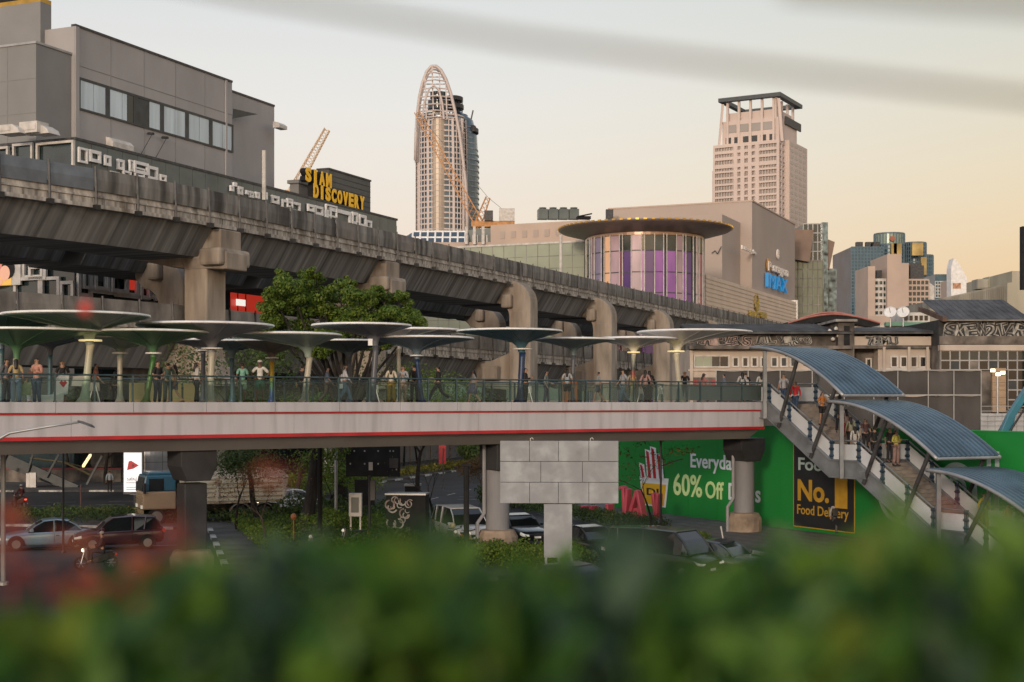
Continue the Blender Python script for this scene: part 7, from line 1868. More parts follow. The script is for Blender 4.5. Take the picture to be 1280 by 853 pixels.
# black matrix sign from behind
ms = thing('matrix_sign', 'black electronic traffic sign seen from behind, hanging low under the bridge', 'sign', G(465, 76)); k = 76 / F; zs = lambda py: H + (HOR - py) * k
f = Fr(G(465, 76), (1, -.05, 0))
mb = MB(); mb.box(f, -33 * k, 35 * k, 0, .25, zs(596), zs(553)); put('cabinet', mb, M['blackm'], ms, bevel=.02)
mb = MB()
for x, y in ((-28, 563), (-23, 563), (-10, 563), (7, 563), (22, 563), (26, 563), (-28, 579), (-10, 579), (7, 579), (30, 586)): mb.box(f, x * k, (x + 1.6) * k, -.03, 0, zs(y + 2), zs(y))
put('bolt_plates', mb, M['steel'], ms)
mb = MB(); mb.box(f, -4 * k, 1 * k, -.06, 0, zs(588), zs(578)); put('hatch', mb, M['steel'], ms)
mb = MB(); mb.box(f, 22 * k, 33 * k, -.05, 0, zs(585), zs(573)); put('vent_box', mb, M['steel_dk'], ms)
mb = MB(); mb.box(f, -6 * k, -2 * k, .05, .2, 0, zs(596)); mb.box(f, -22 * k, 3 * k, .02, .2, zs(632), zs(600)); put('post', mb, M['blackm'], ms)
tl = thing('traffic_light', 'traffic signal heads seen from behind on a thin black post beside the matrix sign', 'traffic light', G(462, 72)); k = 72 / F; zs = lambda py: H + (HOR - py) * k; f = Fr(G(462, 72), (1, 0, 0))
mb = MB(); mb.tube([f.p(0, 0, 0), f.p(0, 0, zs(595))], .07, 8); put('post', mb, M['black'], tl)
mb = MB(); mb.box(f, .03, .30, -.1, .1, zs(626), zs(600)); put('signal_head', mb, M['black'], tl, bevel=.02)
mb = MB(); mb.box(f, 0, .28, -.02, .02, zs(612), zs(610)); put('bracket', mb, M['steel'], tl)
cb = thing('control_cabinet', 'white framed control box standing in the median planting', 'cabinet', G(444, 72)); f = Fr(G(444, 72), (1, 0, 0))
mb = MB(); mb.box(f, -8 * k, 8 * k, 0, .4, zs(646), zs(617)); put('box', mb, M['dwhite'], cb, bevel=.02)
mb = MB(); mb.box(f, -5 * k, 4.5 * k, -.02, 0, zs(641), zs(622)); put('door', mb, mat('cabinet_door', (.13, .14, .12), .5), cb)
mb = MB(); mb.box(f, -7 * k, -5 * k, .1, .3, 0, zs(646)); mb.box(f, 5 * k, 7 * k, .1, .3, 0, zs(646)); put('leg', mb, M['dwhite'], cb)
gc = thing('utility_box', 'dark roadside utility cabinet covered with grey graffiti', 'cabinet', G(507, 73)); f = Fr(G(507, 73), Vector((1, -.12, 0))); k = 73 / F; zs = lambda py: H + (HOR - py) * k
mb = MB(); mb.box(f, -25 * k, 25 * k, 0, 1.1, .1, zs(619)); put('box', mb, M['blackm'], gc)
mb = MB(); mb.prism(f, [(-26 * k, zs(619)), (26 * k, zs(619)), (26 * k, zs(617)), (-26 * k, zs(617))], -.1, 1.2); put('lid', mb, M['steel'], gc)
rnd = random.Random(11)
for i in range(16):
    cx, cz = rnd.uniform(-20, 20) * k, zs(rnd.uniform(625, 655)); rr_ = rnd.uniform(.10, .28); a0 = rnd.uniform(0, 200)
    q = ringpts(cx, cz, rr_ * .72, rr_, a0, a0 + rnd.uniform(160, 340), 14); mb = MB(); mb.prism(f, q, -.012 - .003 * i, -.002); put('paint_stroke', mb, M['graf_silver' if i % 5 else 'graf_pink'], gc)
g3 = thing('utility_box', 'small dark utility cabinet with a pale lid by the far kerb', 'cabinet', G(515, 92)); f = Fr(G(515, 92), (1, -.05, 0)); k = 92 / F
mb = MB(); mb.box(f, -9 * k, 9 * k, 0, .8, 0, H + (HOR - 608) * k); put('box', mb, M['blackm'], g3)
mb = MB(); mb.box(f, -10 * k, 10 * k, -.05, .85, H + (HOR - 608) * k, H + (HOR - 605.5) * k); put('lid', mb, M['steel'], g3)
# clad round station column with light box
pl = thing('clad_column', 'broad silver panel clad round column under the left part of the bridge', 'column', G(188, 98)); k = 98 / F; c = G(189, 100); rr_ = 27 * k
for j in range(3):
    for i in range(8):
        a0, a1 = 2 * math.pi * i / 8 + .01, 2 * math.pi * (i + 1) / 8 - .01; z0_ = .75 + (0, 2.3, 4.6)[j]; z1_ = z0_ + 2.27; v = []
        for q in range(5):
            a = a0 + (a1 - a0) * q / 4
            for z_ in (z0_, z1_): v.append((c.x + rr_ * math.cos(a), c.y + rr_ * math.sin(a), z_))
        mb = MB(); mb.add(v, [(2 * q, 2 * q + 2, 2 * q + 3, 2 * q + 1) for q in range(4)]); put('cladding_panel', mb, mat('silver_cladding', (.33, .345, .37), .35, .5, var=.08, scale=.6), pl)
mb = MB(); mb.lathe([(rr_ * .97, .74), (rr_ * .97, 8)], 32, c); mb.lathe([(rr_ * .8, 0), (rr_ * .8, .74)], 24, c); put('core', mb, M['steel_dk'], pl)
lb = thing('light_box', 'lit white poster box with a red triangular fish and dark script on the clad column', 'light box', G(166, 96)); k = 96 / F; zs = lambda py: H + (HOR - py) * k; f = Fr(G(166, 96), (1, .05, 0))
mb = MB(); mb.box(f, -12 * k, 12.5 * k, 0, .35, zs(618), zs(564)); put('case', mb, M['steel_dk'], lb)
mb = MB(); mb.box(f, -11 * k, 11 * k, -.03, 0, zs(615), zs(566)); put('poster_face', mb, mat('lit_white_poster', (.8, .8, .8), .5, var=0, emit=(.9, .95, 1), es=.45), lb)
mb = MB(); mb.prism(f, [(-7 * k, zs(588)), (-5 * k, zs(577)), (-2 * k, zs(576)), (7.5 * k, zs(582)), (1 * k, zs(586)), (-3 * k, zs(587))], -.045, -.031); put('red_fish', mb, mat('print_red', (.5, .02, .03), .5), lb)
mb = MB(); mb.prism(f, [(-1 * k, zs(584)), (0, zs(580)), (2 * k, zs(582))], -.06, -.046); put('fish_eye', mb, M['black'], lb)
text('lettering', 'รสใหม่', f, -7 * k, zs(601), .5, M['blackm'], lb, .004, .0, fit=(12 * k, 5 * k), proud=.035)
text('lettering', 'อร่อยทุกวัน', f, -8 * k, zs(605), .5, M['blackm'], lb, .004, .0, fit=(15 * k, 3 * k), proud=.035)
mb = MB(); mb.box(f, -8 * k, 8 * k, -.035, -.031, zs(609.6), zs(609)); mb.box(f, -8 * k, 6 * k, -.035, -.031, zs(612.3), zs(611.7)); put('small_print', mb, M['steel_dk'], lb)
# street lamp at the left, arm over the bridge face
la = thing('street_lamp', 'slim street lamp arm curving in from the left edge with a small lamp head', 'street lamp', G(-30, 42)); k = 42 / F; q = lambda a, b: P(a, b, 42)
mb = MB(); mb.tube([G(-32, 42), q(-32, 620), q(-22, 562), q(0, 548), q(12, 541.5), q(60, 533.5), q(101, 527.5)], [.10, .09, .06, .05, .045, .04, .035], 10); put('pole_and_arm', mb, M['steel'], la, smooth=True)
mb = MB(); f = Fr(q(98, 528), Vector((q(118, 535) - q(98, 528))).normalized(), (0, 1, 0)); mb.loft([[f.p(x, y, 0) + Vector((0, 0, z)) for y, z in ((-w_, 0), (w_, 0), (w_ * .7, h_), (-w_ * .7, h_))] for x, w_, h_ in ((-.02, .03, .05), (.12, .09, .07), (.42, .10, .06), (.50, .06, .03))]); put('lamp_head', mb, M['steel_dk'], la)
def pole(label, px, D, pyt, r_, m, name='pole', extra=None, cat='pole'):
    r = thing(name, label, cat, G(px, D)); mb = MB(); zt = H + (HOR - pyt) * D / F; mb.tube([G(px, D), G(px, D, zt)], r_, 8); put('shaft', mb, m, r)
    mb = MB(); mb.lathe([(r_ * 2.2, 0), (r_ * 2.2, .12), (r_ * 1.2, .16)], 10, G(px, D)); put('base_plate', mb, m, r)
    if extra: extra(r, D / F)
    return r
pole('tall pale grey pole at the far left under the bridge', 4, 56, 560, .10, M['steel'])
def ring_(r, k):
    mb = MB(); c = G(84, 68, H + (HOR - 646) * k); mb.tube([c + Vector((.23 * math.cos(a), 0, .23 * math.sin(a))) for a in [2 * math.pi * i / 16 for i in range(17)]], .022, 6, cap=False); put('ring', mb, M['black'], r)
pole('black post with a ring crossing the silver sedan', 79, 68, 555, .055, M['black'], extra=ring_)
pole('thin reddish post beside the flower bed at the left', 101, 90, 606, .05, mat('rusty_post', (.10, .05, .045), .8))
pole('grey steel post standing between the dark trunk and the control box', 420, 78, 556, .09, M['steel'])
pole('thin dark post just right of the leaning dark trunk', 400, 70, 556, .12, M['blackm'])
pole('black square topped post before the white people carrier', 583, 66, 581, .13, M['blackm'], extra=lambda r, k: put('cap', MB().box(Fr(G(583, 66), (1, 0, 0)), -.24, .24, -.2, .2, H + (HOR - 583) * k, H + (HOR - 580) * k), M['blackm'], r))
pole('black post crossing the printed cup on the hoarding', 826, 74, 548, .055, M['black'], extra=lambda r, k: put('branch_arm', MB().tube([P(826, 583, 74), P(845, 576, 74), P(854, 574, 74)], .03, 6), M['black'], r))
# signpost with a red sign
def rs(r, k):
    q = P(553, 565, 118); mb = MB(); mb.box(Fr(q, (1, 0, 0)), -.3, .3, -.03, .03, -1, .8); put('red_plate', mb, M['red'], r)
pole('distant post with a small red plate above the verge', 554, 118, 560, .06, M['steel_dk'], extra=rs)
# leaning stick by the right column
mb = MB(); mb.tube([G(905, 72), P(901, 658, 72)], .04, 6); solo('stick', mb, M['dwhite'], 'short pale stick leaning beside the right bridge column', 'stick')
# pink ribbon letters on the pavement
pk = mat('pink_letter_paint', (.50, .075, .11), .45, var=.06)
k = 80 / F; f = Fr(G(745, 86), Vector((.75, -.66, 0)).normalized())
lx = lambda px: onplane(f, px, 640)[0]; lz = lambda px, py: onplane(f, px, py)[1]
def ribbon(pts, label, w=.24):
    r = thing('ribbon_letter', label, 'letter sculpture', f.p(lx(pts[0][0]), 0, 0), 'pink ribbon letters')
    for (a, b), (c, d_) in zip(pts, pts[1:]):
        mb = MB(); A = hit(a, b, f.o, f.y); B_ = hit(c, d_, f.o, f.y); mb.bar(A, B_, w * 2.2, w * .9, up=tuple(f.x)); put('ribbon_strip', mb, pk, r, bevel=.06)
    return r
ribbon([(731, 632), (731, 641)], 'pink letter foot below the signboard, leftmost', .3); ribbon([(742, 632), (742, 641)], 'pink letter foot below the signboard, right of the leftmost', .3)
ribbon([(762, 630), (762, 645)], 'pink letter stroke at the corner below the signboard', .3)
ribbon([(776, 611), (781, 609), (783, 648), (786, 611)], 'tall pink ribbon letter like a narrow arch next to the signboard')
ribbon([(788, 646), (798, 613), (805, 647), (788, 640), (805, 641)], 'pink ribbon letter A in the middle')
ribbon([(818, 616), (822, 648), (824, 617)], 'pink ribbon letter V behind the small tree')
# dark stair of another footbridge, lower left
es_ = thing('covered_stairs', 'dark covered stair structure with slanted struts in the shade at the lower left', 'staircase', G(60, 118)); f = Fr(G(0, 118), (1, .05, 0)); k = 118 / F; q = lambda a, b, y=0: f.p(a * k, y, H + (HOR - b) * k)
dk = mat('dark_stair_steel', (.06, .07, .075), .5, .3, var=.2)  # one even dark steel colour for the whole stair
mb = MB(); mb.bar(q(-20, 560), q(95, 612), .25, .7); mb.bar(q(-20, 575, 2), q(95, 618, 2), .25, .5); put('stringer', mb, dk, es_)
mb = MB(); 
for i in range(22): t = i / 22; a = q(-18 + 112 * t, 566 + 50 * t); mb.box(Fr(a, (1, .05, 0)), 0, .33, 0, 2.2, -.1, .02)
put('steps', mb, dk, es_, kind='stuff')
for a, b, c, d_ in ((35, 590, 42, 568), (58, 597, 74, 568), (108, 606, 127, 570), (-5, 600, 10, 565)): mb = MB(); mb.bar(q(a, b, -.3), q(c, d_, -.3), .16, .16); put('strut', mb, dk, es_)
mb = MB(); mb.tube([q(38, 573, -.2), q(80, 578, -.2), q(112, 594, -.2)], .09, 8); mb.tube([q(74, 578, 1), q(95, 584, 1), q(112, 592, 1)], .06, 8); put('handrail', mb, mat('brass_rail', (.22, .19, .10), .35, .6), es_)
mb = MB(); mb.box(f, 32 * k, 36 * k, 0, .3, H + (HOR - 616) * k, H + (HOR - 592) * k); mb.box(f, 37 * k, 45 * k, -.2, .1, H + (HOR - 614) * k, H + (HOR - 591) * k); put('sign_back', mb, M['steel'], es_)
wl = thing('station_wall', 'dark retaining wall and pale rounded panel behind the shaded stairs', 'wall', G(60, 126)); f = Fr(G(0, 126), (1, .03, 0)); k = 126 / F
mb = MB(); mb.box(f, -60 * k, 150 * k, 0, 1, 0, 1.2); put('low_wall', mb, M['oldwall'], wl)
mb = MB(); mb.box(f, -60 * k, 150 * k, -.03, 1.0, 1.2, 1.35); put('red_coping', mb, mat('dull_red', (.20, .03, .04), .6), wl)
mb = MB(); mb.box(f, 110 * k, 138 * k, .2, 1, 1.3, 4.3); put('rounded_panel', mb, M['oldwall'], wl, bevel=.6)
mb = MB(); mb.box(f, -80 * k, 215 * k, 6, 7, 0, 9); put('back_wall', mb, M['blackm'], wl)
# wall and pillars beyond the curved road
w5 = thing('station_wall', 'low concrete wall with a silver clad column end beyond the curved road', 'wall', G(430, 138)); f = Fr(G(400, 138), (1, .1, 0)); k = 138 / F
mb = MB(); mb.box(f, 0, 60 * k, 0, .8, 0, H + (HOR - 596) * k); put('low_wall', mb, mat('brownish_wall', (.22, .16, .12), .85, var=.2), w5)
mb = MB(); mb.box(f, -1, 62 * k, -.1, .9, H + (HOR - 596) * k, H + (HOR - 594) * k); put('coping', mb, M['conc'], w5)
for a, b, m in ((4, 8, 'dwhite'), (10, 14, 'steel'), (15, 19, 'dwhite'), (32, 40, 'band')): mb = MB(); mb.box(f, a * k, b * k, 1, 2, 0, 8); put('pillar', mb, M[m], w5)
w6 = thing('boundary_fence', 'grey railing wall along the far side of the curved road', 'fence', G(560, 170)); f = Fr(G(500, 165), Vector((.35, .94, 0)).normalized())
for i in range(22): mb = MB(); mb.box(f, i * 3, i * 3 + 2.7, 0, .1, .2, 2.6); put('fence_bay', mb, M['colgrey'], w6)
mb = MB()
for i in range(23): mb.box(f, i * 3 - .3, i * 3, -.1, .2, 0, 2.9)
put('fence_pillars', mb, M['pedestal'], w6, kind='stuff')
# ------------------------------------------------------------------ trees and planting
LG = leafmat('leaf_green', (.06, .115, .015), (.11, .18, .022), (.19, .25, .035), .35)
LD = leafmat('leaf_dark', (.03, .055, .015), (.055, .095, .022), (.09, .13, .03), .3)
LY = leafmat('leaf_yellowish', (.10, .12, .02), (.20, .19, .03), (.28, .24, .05))
LR = leafmat('leaf_rusty', (.12, .05, .03), (.09, .08, .02), (.20, .09, .04))
def leaves(mb, c, rad, n, size, rnd, flat=.75, up=.3):
    for _ in range(n):
        while True:
            d = Vector((rnd.uniform(-1, 1), rnd.uniform(-1, 1), rnd.uniform(-1, 1)))
            if .02 < d.length < 1: break
        d = d.normalized() * (d.length ** .45)
        p = c + Vector((d.x * rad, d.y * rad, d.z * rad * flat))
        nrm = (d + Vector((rnd.uniform(-.7, .7), rnd.uniform(-.7, .7), up + rnd.uniform(-.5, .7)))).normalized()
        a = nrm.orthogonal().normalized(); a = Matrix.Rotation(rnd.uniform(0, 6.28), 3, nrm) @ a; b = nrm.cross(a)
        s = size * rnd.uniform(.6, 1.3)
        mb.add([p - a * s * .5, p + b * s * .24 + nrm * s * .04, p + a * s * .5 - nrm * s * .08, p - b * s * .24 + nrm * s * .04], [(0, 1, 2, 3)])
def grow(mb, a, d, L, r, depth, rnd, tips, spread=.6, segs=4, nb=3, droop=0):
    pts = [a]; rs = [r]; cur = Vector(a); dd = Vector(d).normalized()
    for i in range(segs):
        dd = (dd + Vector((rnd.uniform(-.16, .16), rnd.uniform(-.16, .16), rnd.uniform(-.05, .12) - droop))).normalized(); cur = cur + dd * L / segs; pts.append(cur.copy()); rs.append(r * (1 - .5 * (i + 1) / segs))
    mb.tube(pts, rs, 7 if r > .06 else 4)
    if depth == 0: tips.append(cur); return
    for k in range(nb):
        an = 2 * math.pi * (k + rnd.random() * .6) / nb; s_ = dd.orthogonal().normalized(); s_ = Matrix.Rotation(an, 3, dd) @ s_
        grow(mb, cur if k else pts[-2], (dd + s_ * spread * rnd.uniform(.7, 1.2)), L * rnd.uniform(.62, .8), rs[-1] * .75, depth - 1, rnd, tips, spread, 3, nb, droop)
def tree(label, px, D, h, spread, nleaf, lsize, lm, bark='bark', z0=.1, trunk_r=.22, seed=1, depth=3, clump=1.2, lean=(0, 0), trunk_h=.4, nb=3, flat=.7, name='tree', sp_=.75):
    rnd = random.Random(seed); b = G(px, D, z0) if isinstance(px, (int, float)) else Vector(px); r = thing(name, label, 'tree', b)
    tips = []; mb = MB(); grow(mb, b, Vector((lean[0], lean[1], 1)), h * trunk_h, trunk_r, depth, rnd, tips, sp_, 5, nb); 
    put('trunk', mb, M[bark], r)
    if nleaf:
        cr = MB()
        for t in tips:
            k = rnd.uniform(.6, 1.25); leaves(cr, t, clump * k, int(nleaf / len(tips) * k * k), lsize, rnd, flat)
        put('crown', cr, lm, r, fixn=False)
    return r
# the big tree behind the bridge: crown laid out clump by clump
rnd = random.Random(21); TD = 84.0; kt = TD / F
bt_ = thing('tree', 'large broad green tree with dense clumped foliage rising behind the left canopies', 'tree', G(425, TD, .1))
cl = [(345, 385, 22), (330, 405, 18), (322, 425, 16), (365, 362, 24), (385, 350, 18), (378, 380, 26), (405, 375, 24), (400, 400, 28), (430, 385, 26), (425, 365, 18), (450, 372, 20), (455, 395, 28), (478, 378, 18), (470, 362, 10), (485, 400, 26), (505, 390, 20), (515, 405, 18), (500, 372, 12), (355, 415, 24), (385, 425, 24), (415, 430, 26), (350, 345, 10), (392, 341, 9), (436, 352, 10), (525, 400, 12), (340, 440, 16), (360, 365, 16), (445, 425, 24), (475, 425, 20), (340, 368, 12)]
mb = MB(); base = G(428, TD, .1)
fork = base + Vector((.3, 0, 6.6))
mb.tube([base, base + Vector((-.1, .1, 2.5)), base + Vector((.2, 0, 4.8)), fork], [.46, .38, .34, .30], 12)
cr = MB()
for i, (px, py, rr_) in enumerate(cl):
    dep = rnd.uniform(-2.6, 2.6); c = P(px, py, TD + dep); R_ = rr_ * kt
    mid = fork.lerp(c, .5) + Vector((rnd.uniform(-.4, .4), 0, -.6 + .3)); mb.tube([fork + Vector((rnd.uniform(-.1, .1), 0, rnd.uniform(-.8, .2))), mid, c], [.15, .09, .03], 6)
    for j in range(9):
        d = Vector((rnd.gauss(0, 1), rnd.gauss(0, 1), rnd.gauss(0, .8))).normalized(); cc = c + Vector((d.x * R_ * .72, d.y * R_ * 1.1, d.z * R_ * .62)); q = R_ * rnd.uniform(.32, .58)
        mb.tube([c, cc], [.03, .012], 4, cap=False); leaves(cr, cc, q, int(170 * (q / .5) ** 1.6), .22, rnd, .62, .5)
put('trunk', mb, M['barkdk'], bt_); put('crown', cr, LG, bt_, fixn=False)
# two darker trees further left and right under it, seen through the canopies
tree('dark tree with drooping foliage glimpsed under the canopies left of the white stem', 322, 80, 11, 4, 4200, .2, LD, 'barkdk', seed=4, trunk_r=.2, clump=1.3)
tree('dark leafy tree glimpsed under the canopies near the mustard trousers', 520, 88, 10, 4, 4200, .2, LG, 'barkdk', seed=6, trunk_r=.2, clump=1.3)
tree('shaded green tree beyond the dump truck', 300, 118, 9, 4, 6000, .26, LG, seed=8, trunk_r=.2, clump=1.7)
tree('leafy tree hanging over the road between the truck and dark trunk', 372, 100, 8.4, 4, 5200, .22, LD, seed=9, trunk_r=.18, clump=1.5)
tree('small tree crown beside the matrix sign', 425, 90, 8.0, 3, 3600, .2, LG, seed=10, trunk_r=.14, clump=1.2)
tree('bare brown tree with fine twigs in front of the dump truck', 333, 68, 5.0, 2, 1100, .10, LR, seed=12, trunk_r=.08, depth=4, clump=.7, trunk_h=.33, sp_=.7)
tree('bare dark tree with thin upright branches between the graffiti cabinet and people carrier', 542, 76, 5.2, 2, 120, .12, LR, 'barkdk', seed=13, trunk_r=.12, depth=4, clump=.8, trunk_h=.36, sp_=.6)
tree('slender small leaved tree in front of the printed cup', 815, 77, 6.2, 2, 900, .17, leafmat('leaf_olive', (.06, .09, .02), (.10, .13, .03), (.17, .12, .04)), 'barkdk', seed=25, trunk_r=.08, depth=3, clump=.75, trunk_h=.40, sp_=1.0, flat=.35)
tree('round dark green bush tree at the top of the verge left of the middle column', 585, 150, 5.2, 3, 4200, .28, LD, seed=15, trunk_r=.14, clump=1.5, trunk_h=.2)
tree('pinkish flowering bush left of the middle column', 603, 108, 3.6, 2, 1600, .18, LR, seed=16, trunk_r=.08, clump=.8, trunk_h=.3)
for k_, px in enumerate((505, 522, 600)): tree(['leafy street tree left of the bare dark tree beyond the road', 'thin street tree beyond the curved road', 'tall tree beyond the road by the middle column'][k_], px, 158 + 6 * k_, 8.5, 3, 2600, .28, [LY, LG, LD][k_], 'barkdk', seed=30 + k_, trunk_r=.14, clump=1.3)
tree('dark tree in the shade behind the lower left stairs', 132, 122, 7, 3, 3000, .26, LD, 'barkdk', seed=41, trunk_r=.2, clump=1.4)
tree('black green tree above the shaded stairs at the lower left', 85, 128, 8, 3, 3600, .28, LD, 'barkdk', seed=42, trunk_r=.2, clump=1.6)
# leaning dark trunk
tk = thing('tree', 'thick dark trunk leaning right beside the grey steel post', 'tree', G(381, 76, .13)); mb = MB(); q = lambda a, b: P(a, b, 76)
mb.tube([G(378, 76, .1), q(383, 655), q(389, 620), q(395, 575), q(398, 520)], [.50, .38, .33, .30, .26], 12); put('trunk', mb, M['barkdk'], tk)
mb = MB(); rnd = random.Random(3)
for c in ((398, 520), (385, 540), (412, 535), (400, 505), (420, 560), (404, 562)): leaves(mb, q(*c), .9, 420, .17, rnd)
put('crown', mb, LG, tk, fixn=False)
mb = MB(); 
mb.tube([G(104, 62, 0), P(104, 640, 62), P(106, 600, 62), P(107, 565, 62)], [.10, .09, .08, .08], 8)
# planting: hedges and ground cover
def hedge(label, path, w, h, m, n, size, seed, name='hedge', z0=.13):
    rnd = random.Random(seed); mb = MB(); pts = [Vector((*p, 0)) for p in path]; Ls = [(b - a).length for a, b in zip(pts, pts[1:])]; T = sum(Ls)
    for _ in range(n):
        t = rnd.uniform(0, T); i = 0
        while t > Ls[i] and i < len(Ls) - 1: t -= Ls[i]; i += 1
        d = (pts[i + 1] - pts[i]).normalized(); s_ = Vector((-d.y, d.x, 0)); p = pts[i] + d * t + s_ * rnd.uniform(-w / 2, w / 2)
        hh = h * (.75 + .25 * math.sin(p.x * 2.1) * math.cos(p.y * 1.7)) ; z = z0 + hh * rnd.random() ** .6
        nrm = Vector((rnd.uniform(-1, 1), rnd.uniform(-1, 1), rnd.uniform(-.1, 1))).normalized(); a = nrm.orthogonal().normalized(); a = Matrix.Rotation(rnd.uniform(0, 6.28), 3, nrm) @ a; b = nrm.cross(a); s = size * rnd.uniform(.6, 1.3); p.z = z
        mb.add([p - a * s * .5, p + b * s * .25, p + a * s * .5, p - b * s * .25], [(0, 1, 2, 3)])
    c = pts[0].lerp(pts[-1], .5); me = mb.mesh(name, None, fixn=False); me.materials.append(m); o = bpy.data.objects.new(name, me); C.objects.link(o); return tag(o, label, 'hedge', kind='stuff')
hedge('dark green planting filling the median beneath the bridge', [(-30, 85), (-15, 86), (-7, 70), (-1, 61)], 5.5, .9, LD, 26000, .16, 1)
hedge('bright green shrubs between the dark trunk and the graffiti cabinet', [(-10.5, 76), (-6.2, 73.5)], 3, 1.5, LG, 9000, .14, 2)
hedge('green shrubs around the foot of the concrete signboard', [(-1.6, 62), (3.2, 60)], 3.0, 1.2, LG, 8000, .13, 3)
hedge('yellow green flower strip at the kerb behind the silver sedan', [(-29, 88.4), (-24, 89.5), (-18, 91)], 1.6, .55, LY, 5000, .12, 4)
hedge('yellow flowering verge following the curved road', [(-13.5, 128), (-4.5, 158), (8, 195), (20, 230)], 2.4, .9, LY, 9000, .28, 5)
hedge('dark flower bed in front of the pink letters', [(-1.5, 101), (2.5, 90), (7.8, 77.5)], 2.2, .9, LD, 11000, .15, 6)
hedge('grass at the kerb by the small tree', [(7.6, 79), (9.6, 73)], 1.6, .35, LG, 4000, .12, 7)
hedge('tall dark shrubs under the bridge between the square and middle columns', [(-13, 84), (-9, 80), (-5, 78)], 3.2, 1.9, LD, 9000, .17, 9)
hedge('green shrubs behind the truck at the bend of the road', [(-24, 104), (-16, 106), (-11, 112)], 2.5, 2.2, LG, 9000, .2, 10)
hedge('green planting along the kerb right of the square bridge column', [(-14.6, 83), (-11.5, 72), (-8.5, 63)], 3.6, .8, LG, 15000, .13, 14)
tree('small dense dark tree between the truck and the square bridge column', 296, 79, 5.6, 2, 3200, .17, LD, 'barkdk', seed=51, trunk_r=.1, clump=.95, trunk_h=.34)
tree('low bushy tree in the median left of the matrix sign', 408, 82, 5.2, 2, 3000, .17, LG, 'barkdk', seed=52, trunk_r=.1, clump=.95, trunk_h=.34)
hedge('low hedge beside the middle bridge column', [(-2, 100), (2.6, 96)], 2, 1.3, LD, 5000, .17, 8)

# ------------------------------------------------------------------ the walkway and planter the camera looks over
wk = sheet('walkway', [(-6, -4), (6, -4), (6, 2.2), (-6, 2.2)], H - 1.55, M['pave'], th=.3)
pb = MB(); pb.box(I, -5, 5, .75, 2.1, H - 1.55, H - .75)
solo('planter_trough', pb, M['conc'], 'concrete trough carrying the blurred foreground hedge', 'planter')
FGM = leafmat('leaf_fore', (.014, .055, .012), (.038, .115, .013), (.13, .24, .025), .3)
FGB = leafmat('leaf_fore_blue', (.015, .04, .025), (.03, .07, .035), (.06, .11, .05), .3)
FGR = leafmat('leaf_fore_red', (.20, .02, .015), (.27, .04, .02), (.30, .10, .04), .3)
FGY = leafmat('leaf_fore_yellow', (.07, .12, .012), (.11, .18, .015), (.19, .25, .03), .4)
rnd = random.Random(77)
def foreleaf(mb, p, s, rnd, up=.4):
    nrm = Vector((rnd.uniform(-1, 1), rnd.uniform(-1.3, .3), rnd.uniform(-.1, 1))).normalized(); a = nrm.orthogonal().normalized(); a = Matrix.Rotation(rnd.uniform(0, 6.28), 3, nrm) @ a; b = nrm.cross(a)
    pts = [(-.5, 0), (-.25, .20), (.05, .25), (.32, .14), (.5, 0), (.32, -.14), (.05, -.25), (-.25, -.20)]
    v = [p + a * s * x + b * s * y - nrm * s * .25 * x * x + nrm * abs(y) * s * .3 for x, y in pts]; mb.add(v, [(0, 1, 2, 3, 4), (0, 4, 5, 6, 7)])
# height of the hedge top (picture row) along the width
prof = [(-100, 760), (0, 752), (60, 745), (120, 735), (200, 720), (270, 690), (330, 668), (390, 672), (450, 690), (520, 672), (600, 676), (700, 700), (760, 716), (840, 692), (920, 688), (985, 672), (1050, 684), (1120, 676), (1180, 648), (1240, 655), (1300, 640), (1400, 630)]
def ptop(px):
    for (a, ya), (b, yb) in zip(prof, prof[1:]):
        if a <= px <= b: return ya + (yb - ya) * (px - a) / (b - a)
    return 700
ms_ = {'g': MB(), 'b': MB(), 'y': MB()}
for _ in range(20000):
    D = rnd.uniform(1.0, 1.9); px = rnd.uniform(-160, 1440)
    zt = (HOR - ptop(min(1390, max(-90, px))) - 11) / F * D; bump_ = .022 * math.sin(px * .021 + D * 3) + .016 * math.sin(px * .055 + D * 7); zz_ = zt - .018 - .03 * rnd.random() + bump_ - .60 * rnd.random() ** 1.35 + rnd.gauss(0, .014)
    p = Vector(((px - 640) / F * D, D, H + zz_))
    n1 = math.sin(px * .013 + 1) + math.sin(px * .031) * .6 + rnd.gauss(0, .5)
    key = 'y' if (n1 > 1.35 and zz_ > zt - .16) else ('b' if n1 < -1.0 else 'g')
    foreleaf(ms_[key], p, rnd.uniform(.03, .062), rnd)
for key, m, lab in (('g', FGM, 'blurred deep green hedge leaves filling the bottom foreground'), ('b', FGB, 'blurred bluish green hedge leaves among the bottom foreground'), ('y', FGY, 'blurred yellow green young leaves along the hedge top')):
    me = ms_[key].mesh('foreground_hedge', None, fixn=False); me.materials.append(m); o = bpy.data.objects.new('foreground_hedge', me); C.objects.link(o); tag(o, lab, 'hedge', kind='stuff')
mb = MB()
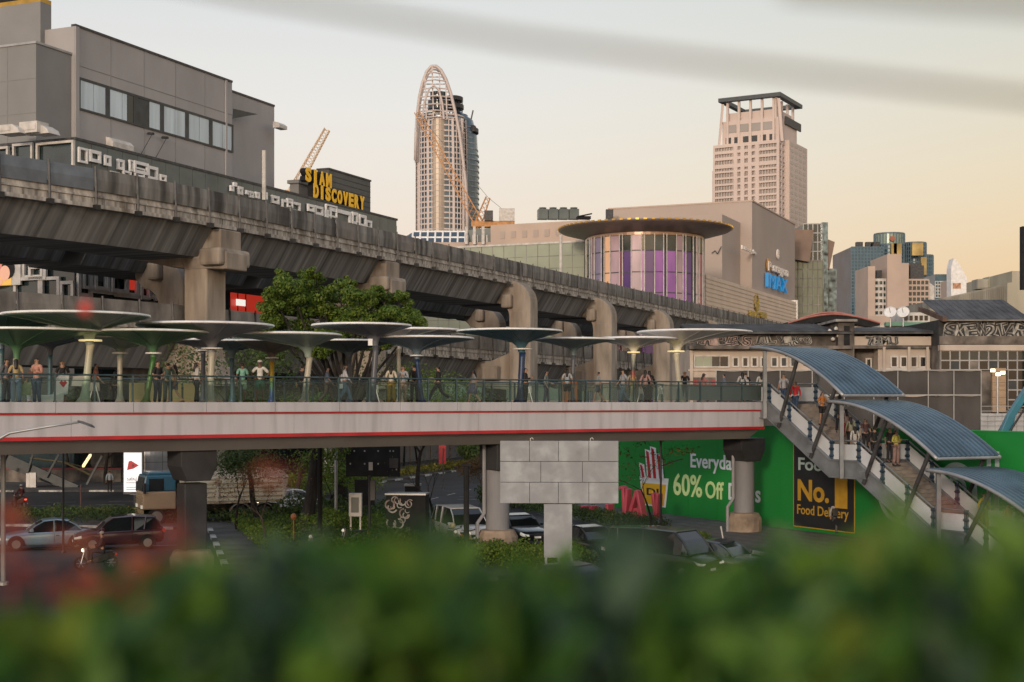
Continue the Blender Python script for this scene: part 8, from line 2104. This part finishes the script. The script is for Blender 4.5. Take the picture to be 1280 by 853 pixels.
for _ in range(130):
    px, py = rnd.gauss(0, 1), rnd.gauss(0, 1); c = rnd.choice(((40, 690, 40, 38), (130, 700, 40, 32), (15, 660, 12, 18), (200, 690, 30, 30), (225, 660, 14, 18), (150, 735, 60, 24), (80, 740, 60, 24)))
    D = rnd.uniform(1.15, 1.6); p = P(c[0] + px * c[2] * .8, c[1] + py * c[3] * .8, D)
    if rnd.random() < .34: foreleaf(mb, p, rnd.uniform(.018, .038), rnd)
me = mb.mesh('red_bush', None, fixn=False); me.materials.append(FGR); o = bpy.data.objects.new('red_bush', me); C.objects.link(o); tag(o, 'blurred red and orange flowers at the lower left of the foreground hedge', 'flowers', kind='stuff')
mb = MB()
for (px, py, n, s1) in ((330, 596, 7, 22), (1196, 640, 6, 26)):
    for _ in range(n): D = rnd.uniform(1.2, 1.5); foreleaf(mb, P(px + rnd.gauss(0, s1 * .5), py + rnd.gauss(0, s1 * .5), D), .016, rnd)
me = mb.mesh('flower_sprigs', None, fixn=False); me.materials.append(FGR); o = bpy.data.objects.new('flower_sprigs', me); C.objects.link(o); tag(o, 'small blurred reddish sprigs standing above the foreground hedge', 'flowers', kind='stuff')
r = thing('red_spot', 'single blurred red bud on an added hair thin stem over the sage canopy', 'flower', P(100, 760, 2.6)); mb = MB()
b_ = P(107, 386, 2.6); mb.lathe([(.002, -.014), (.010, -.008), (.011, .004), (.005, .014)], 12, b_); put('spot', mb, mat('spot_red', (.6, .05, .03), .5), r)  # stand-in for a red blur of unknown source; its stem is added
mb = MB(); mb.tube([P(100, 760, 2.6), P(112, 560, 2.6), b_ - Vector((0, 0, .012))], .0006, 5); put('stem', mb, M['bark'], r)
# slack cables close in front of the camera, far out of focus
wm = mat('cable_sheath', (.30, .29, .24), .6, var=.1)
def cable(pts, rad, label):
    mb = MB(); q = [P(a, b, D) for a, b, D in pts]; n = []
    for i in range(len(q) - 1):
        for k in range(6): n.append(q[i].lerp(q[i + 1], k / 6))
    n.append(q[-1]); mb.tube(n, rad, 8); solo('cable', mb, wm, label, 'cable')
cable([(-60, -75, 1.06), (300, -8, 1.02), (640, 48, 1.0), (900, 80, 1.0), (1340, 128, 1.02)], 0.0038, 'thick blurred cable sloping down across the top of the sky')
cable([(980, -22, .75), (1150, -8, .75), (1400, 8, .78)], .0052, 'second blurred cable cutting the top right corner')
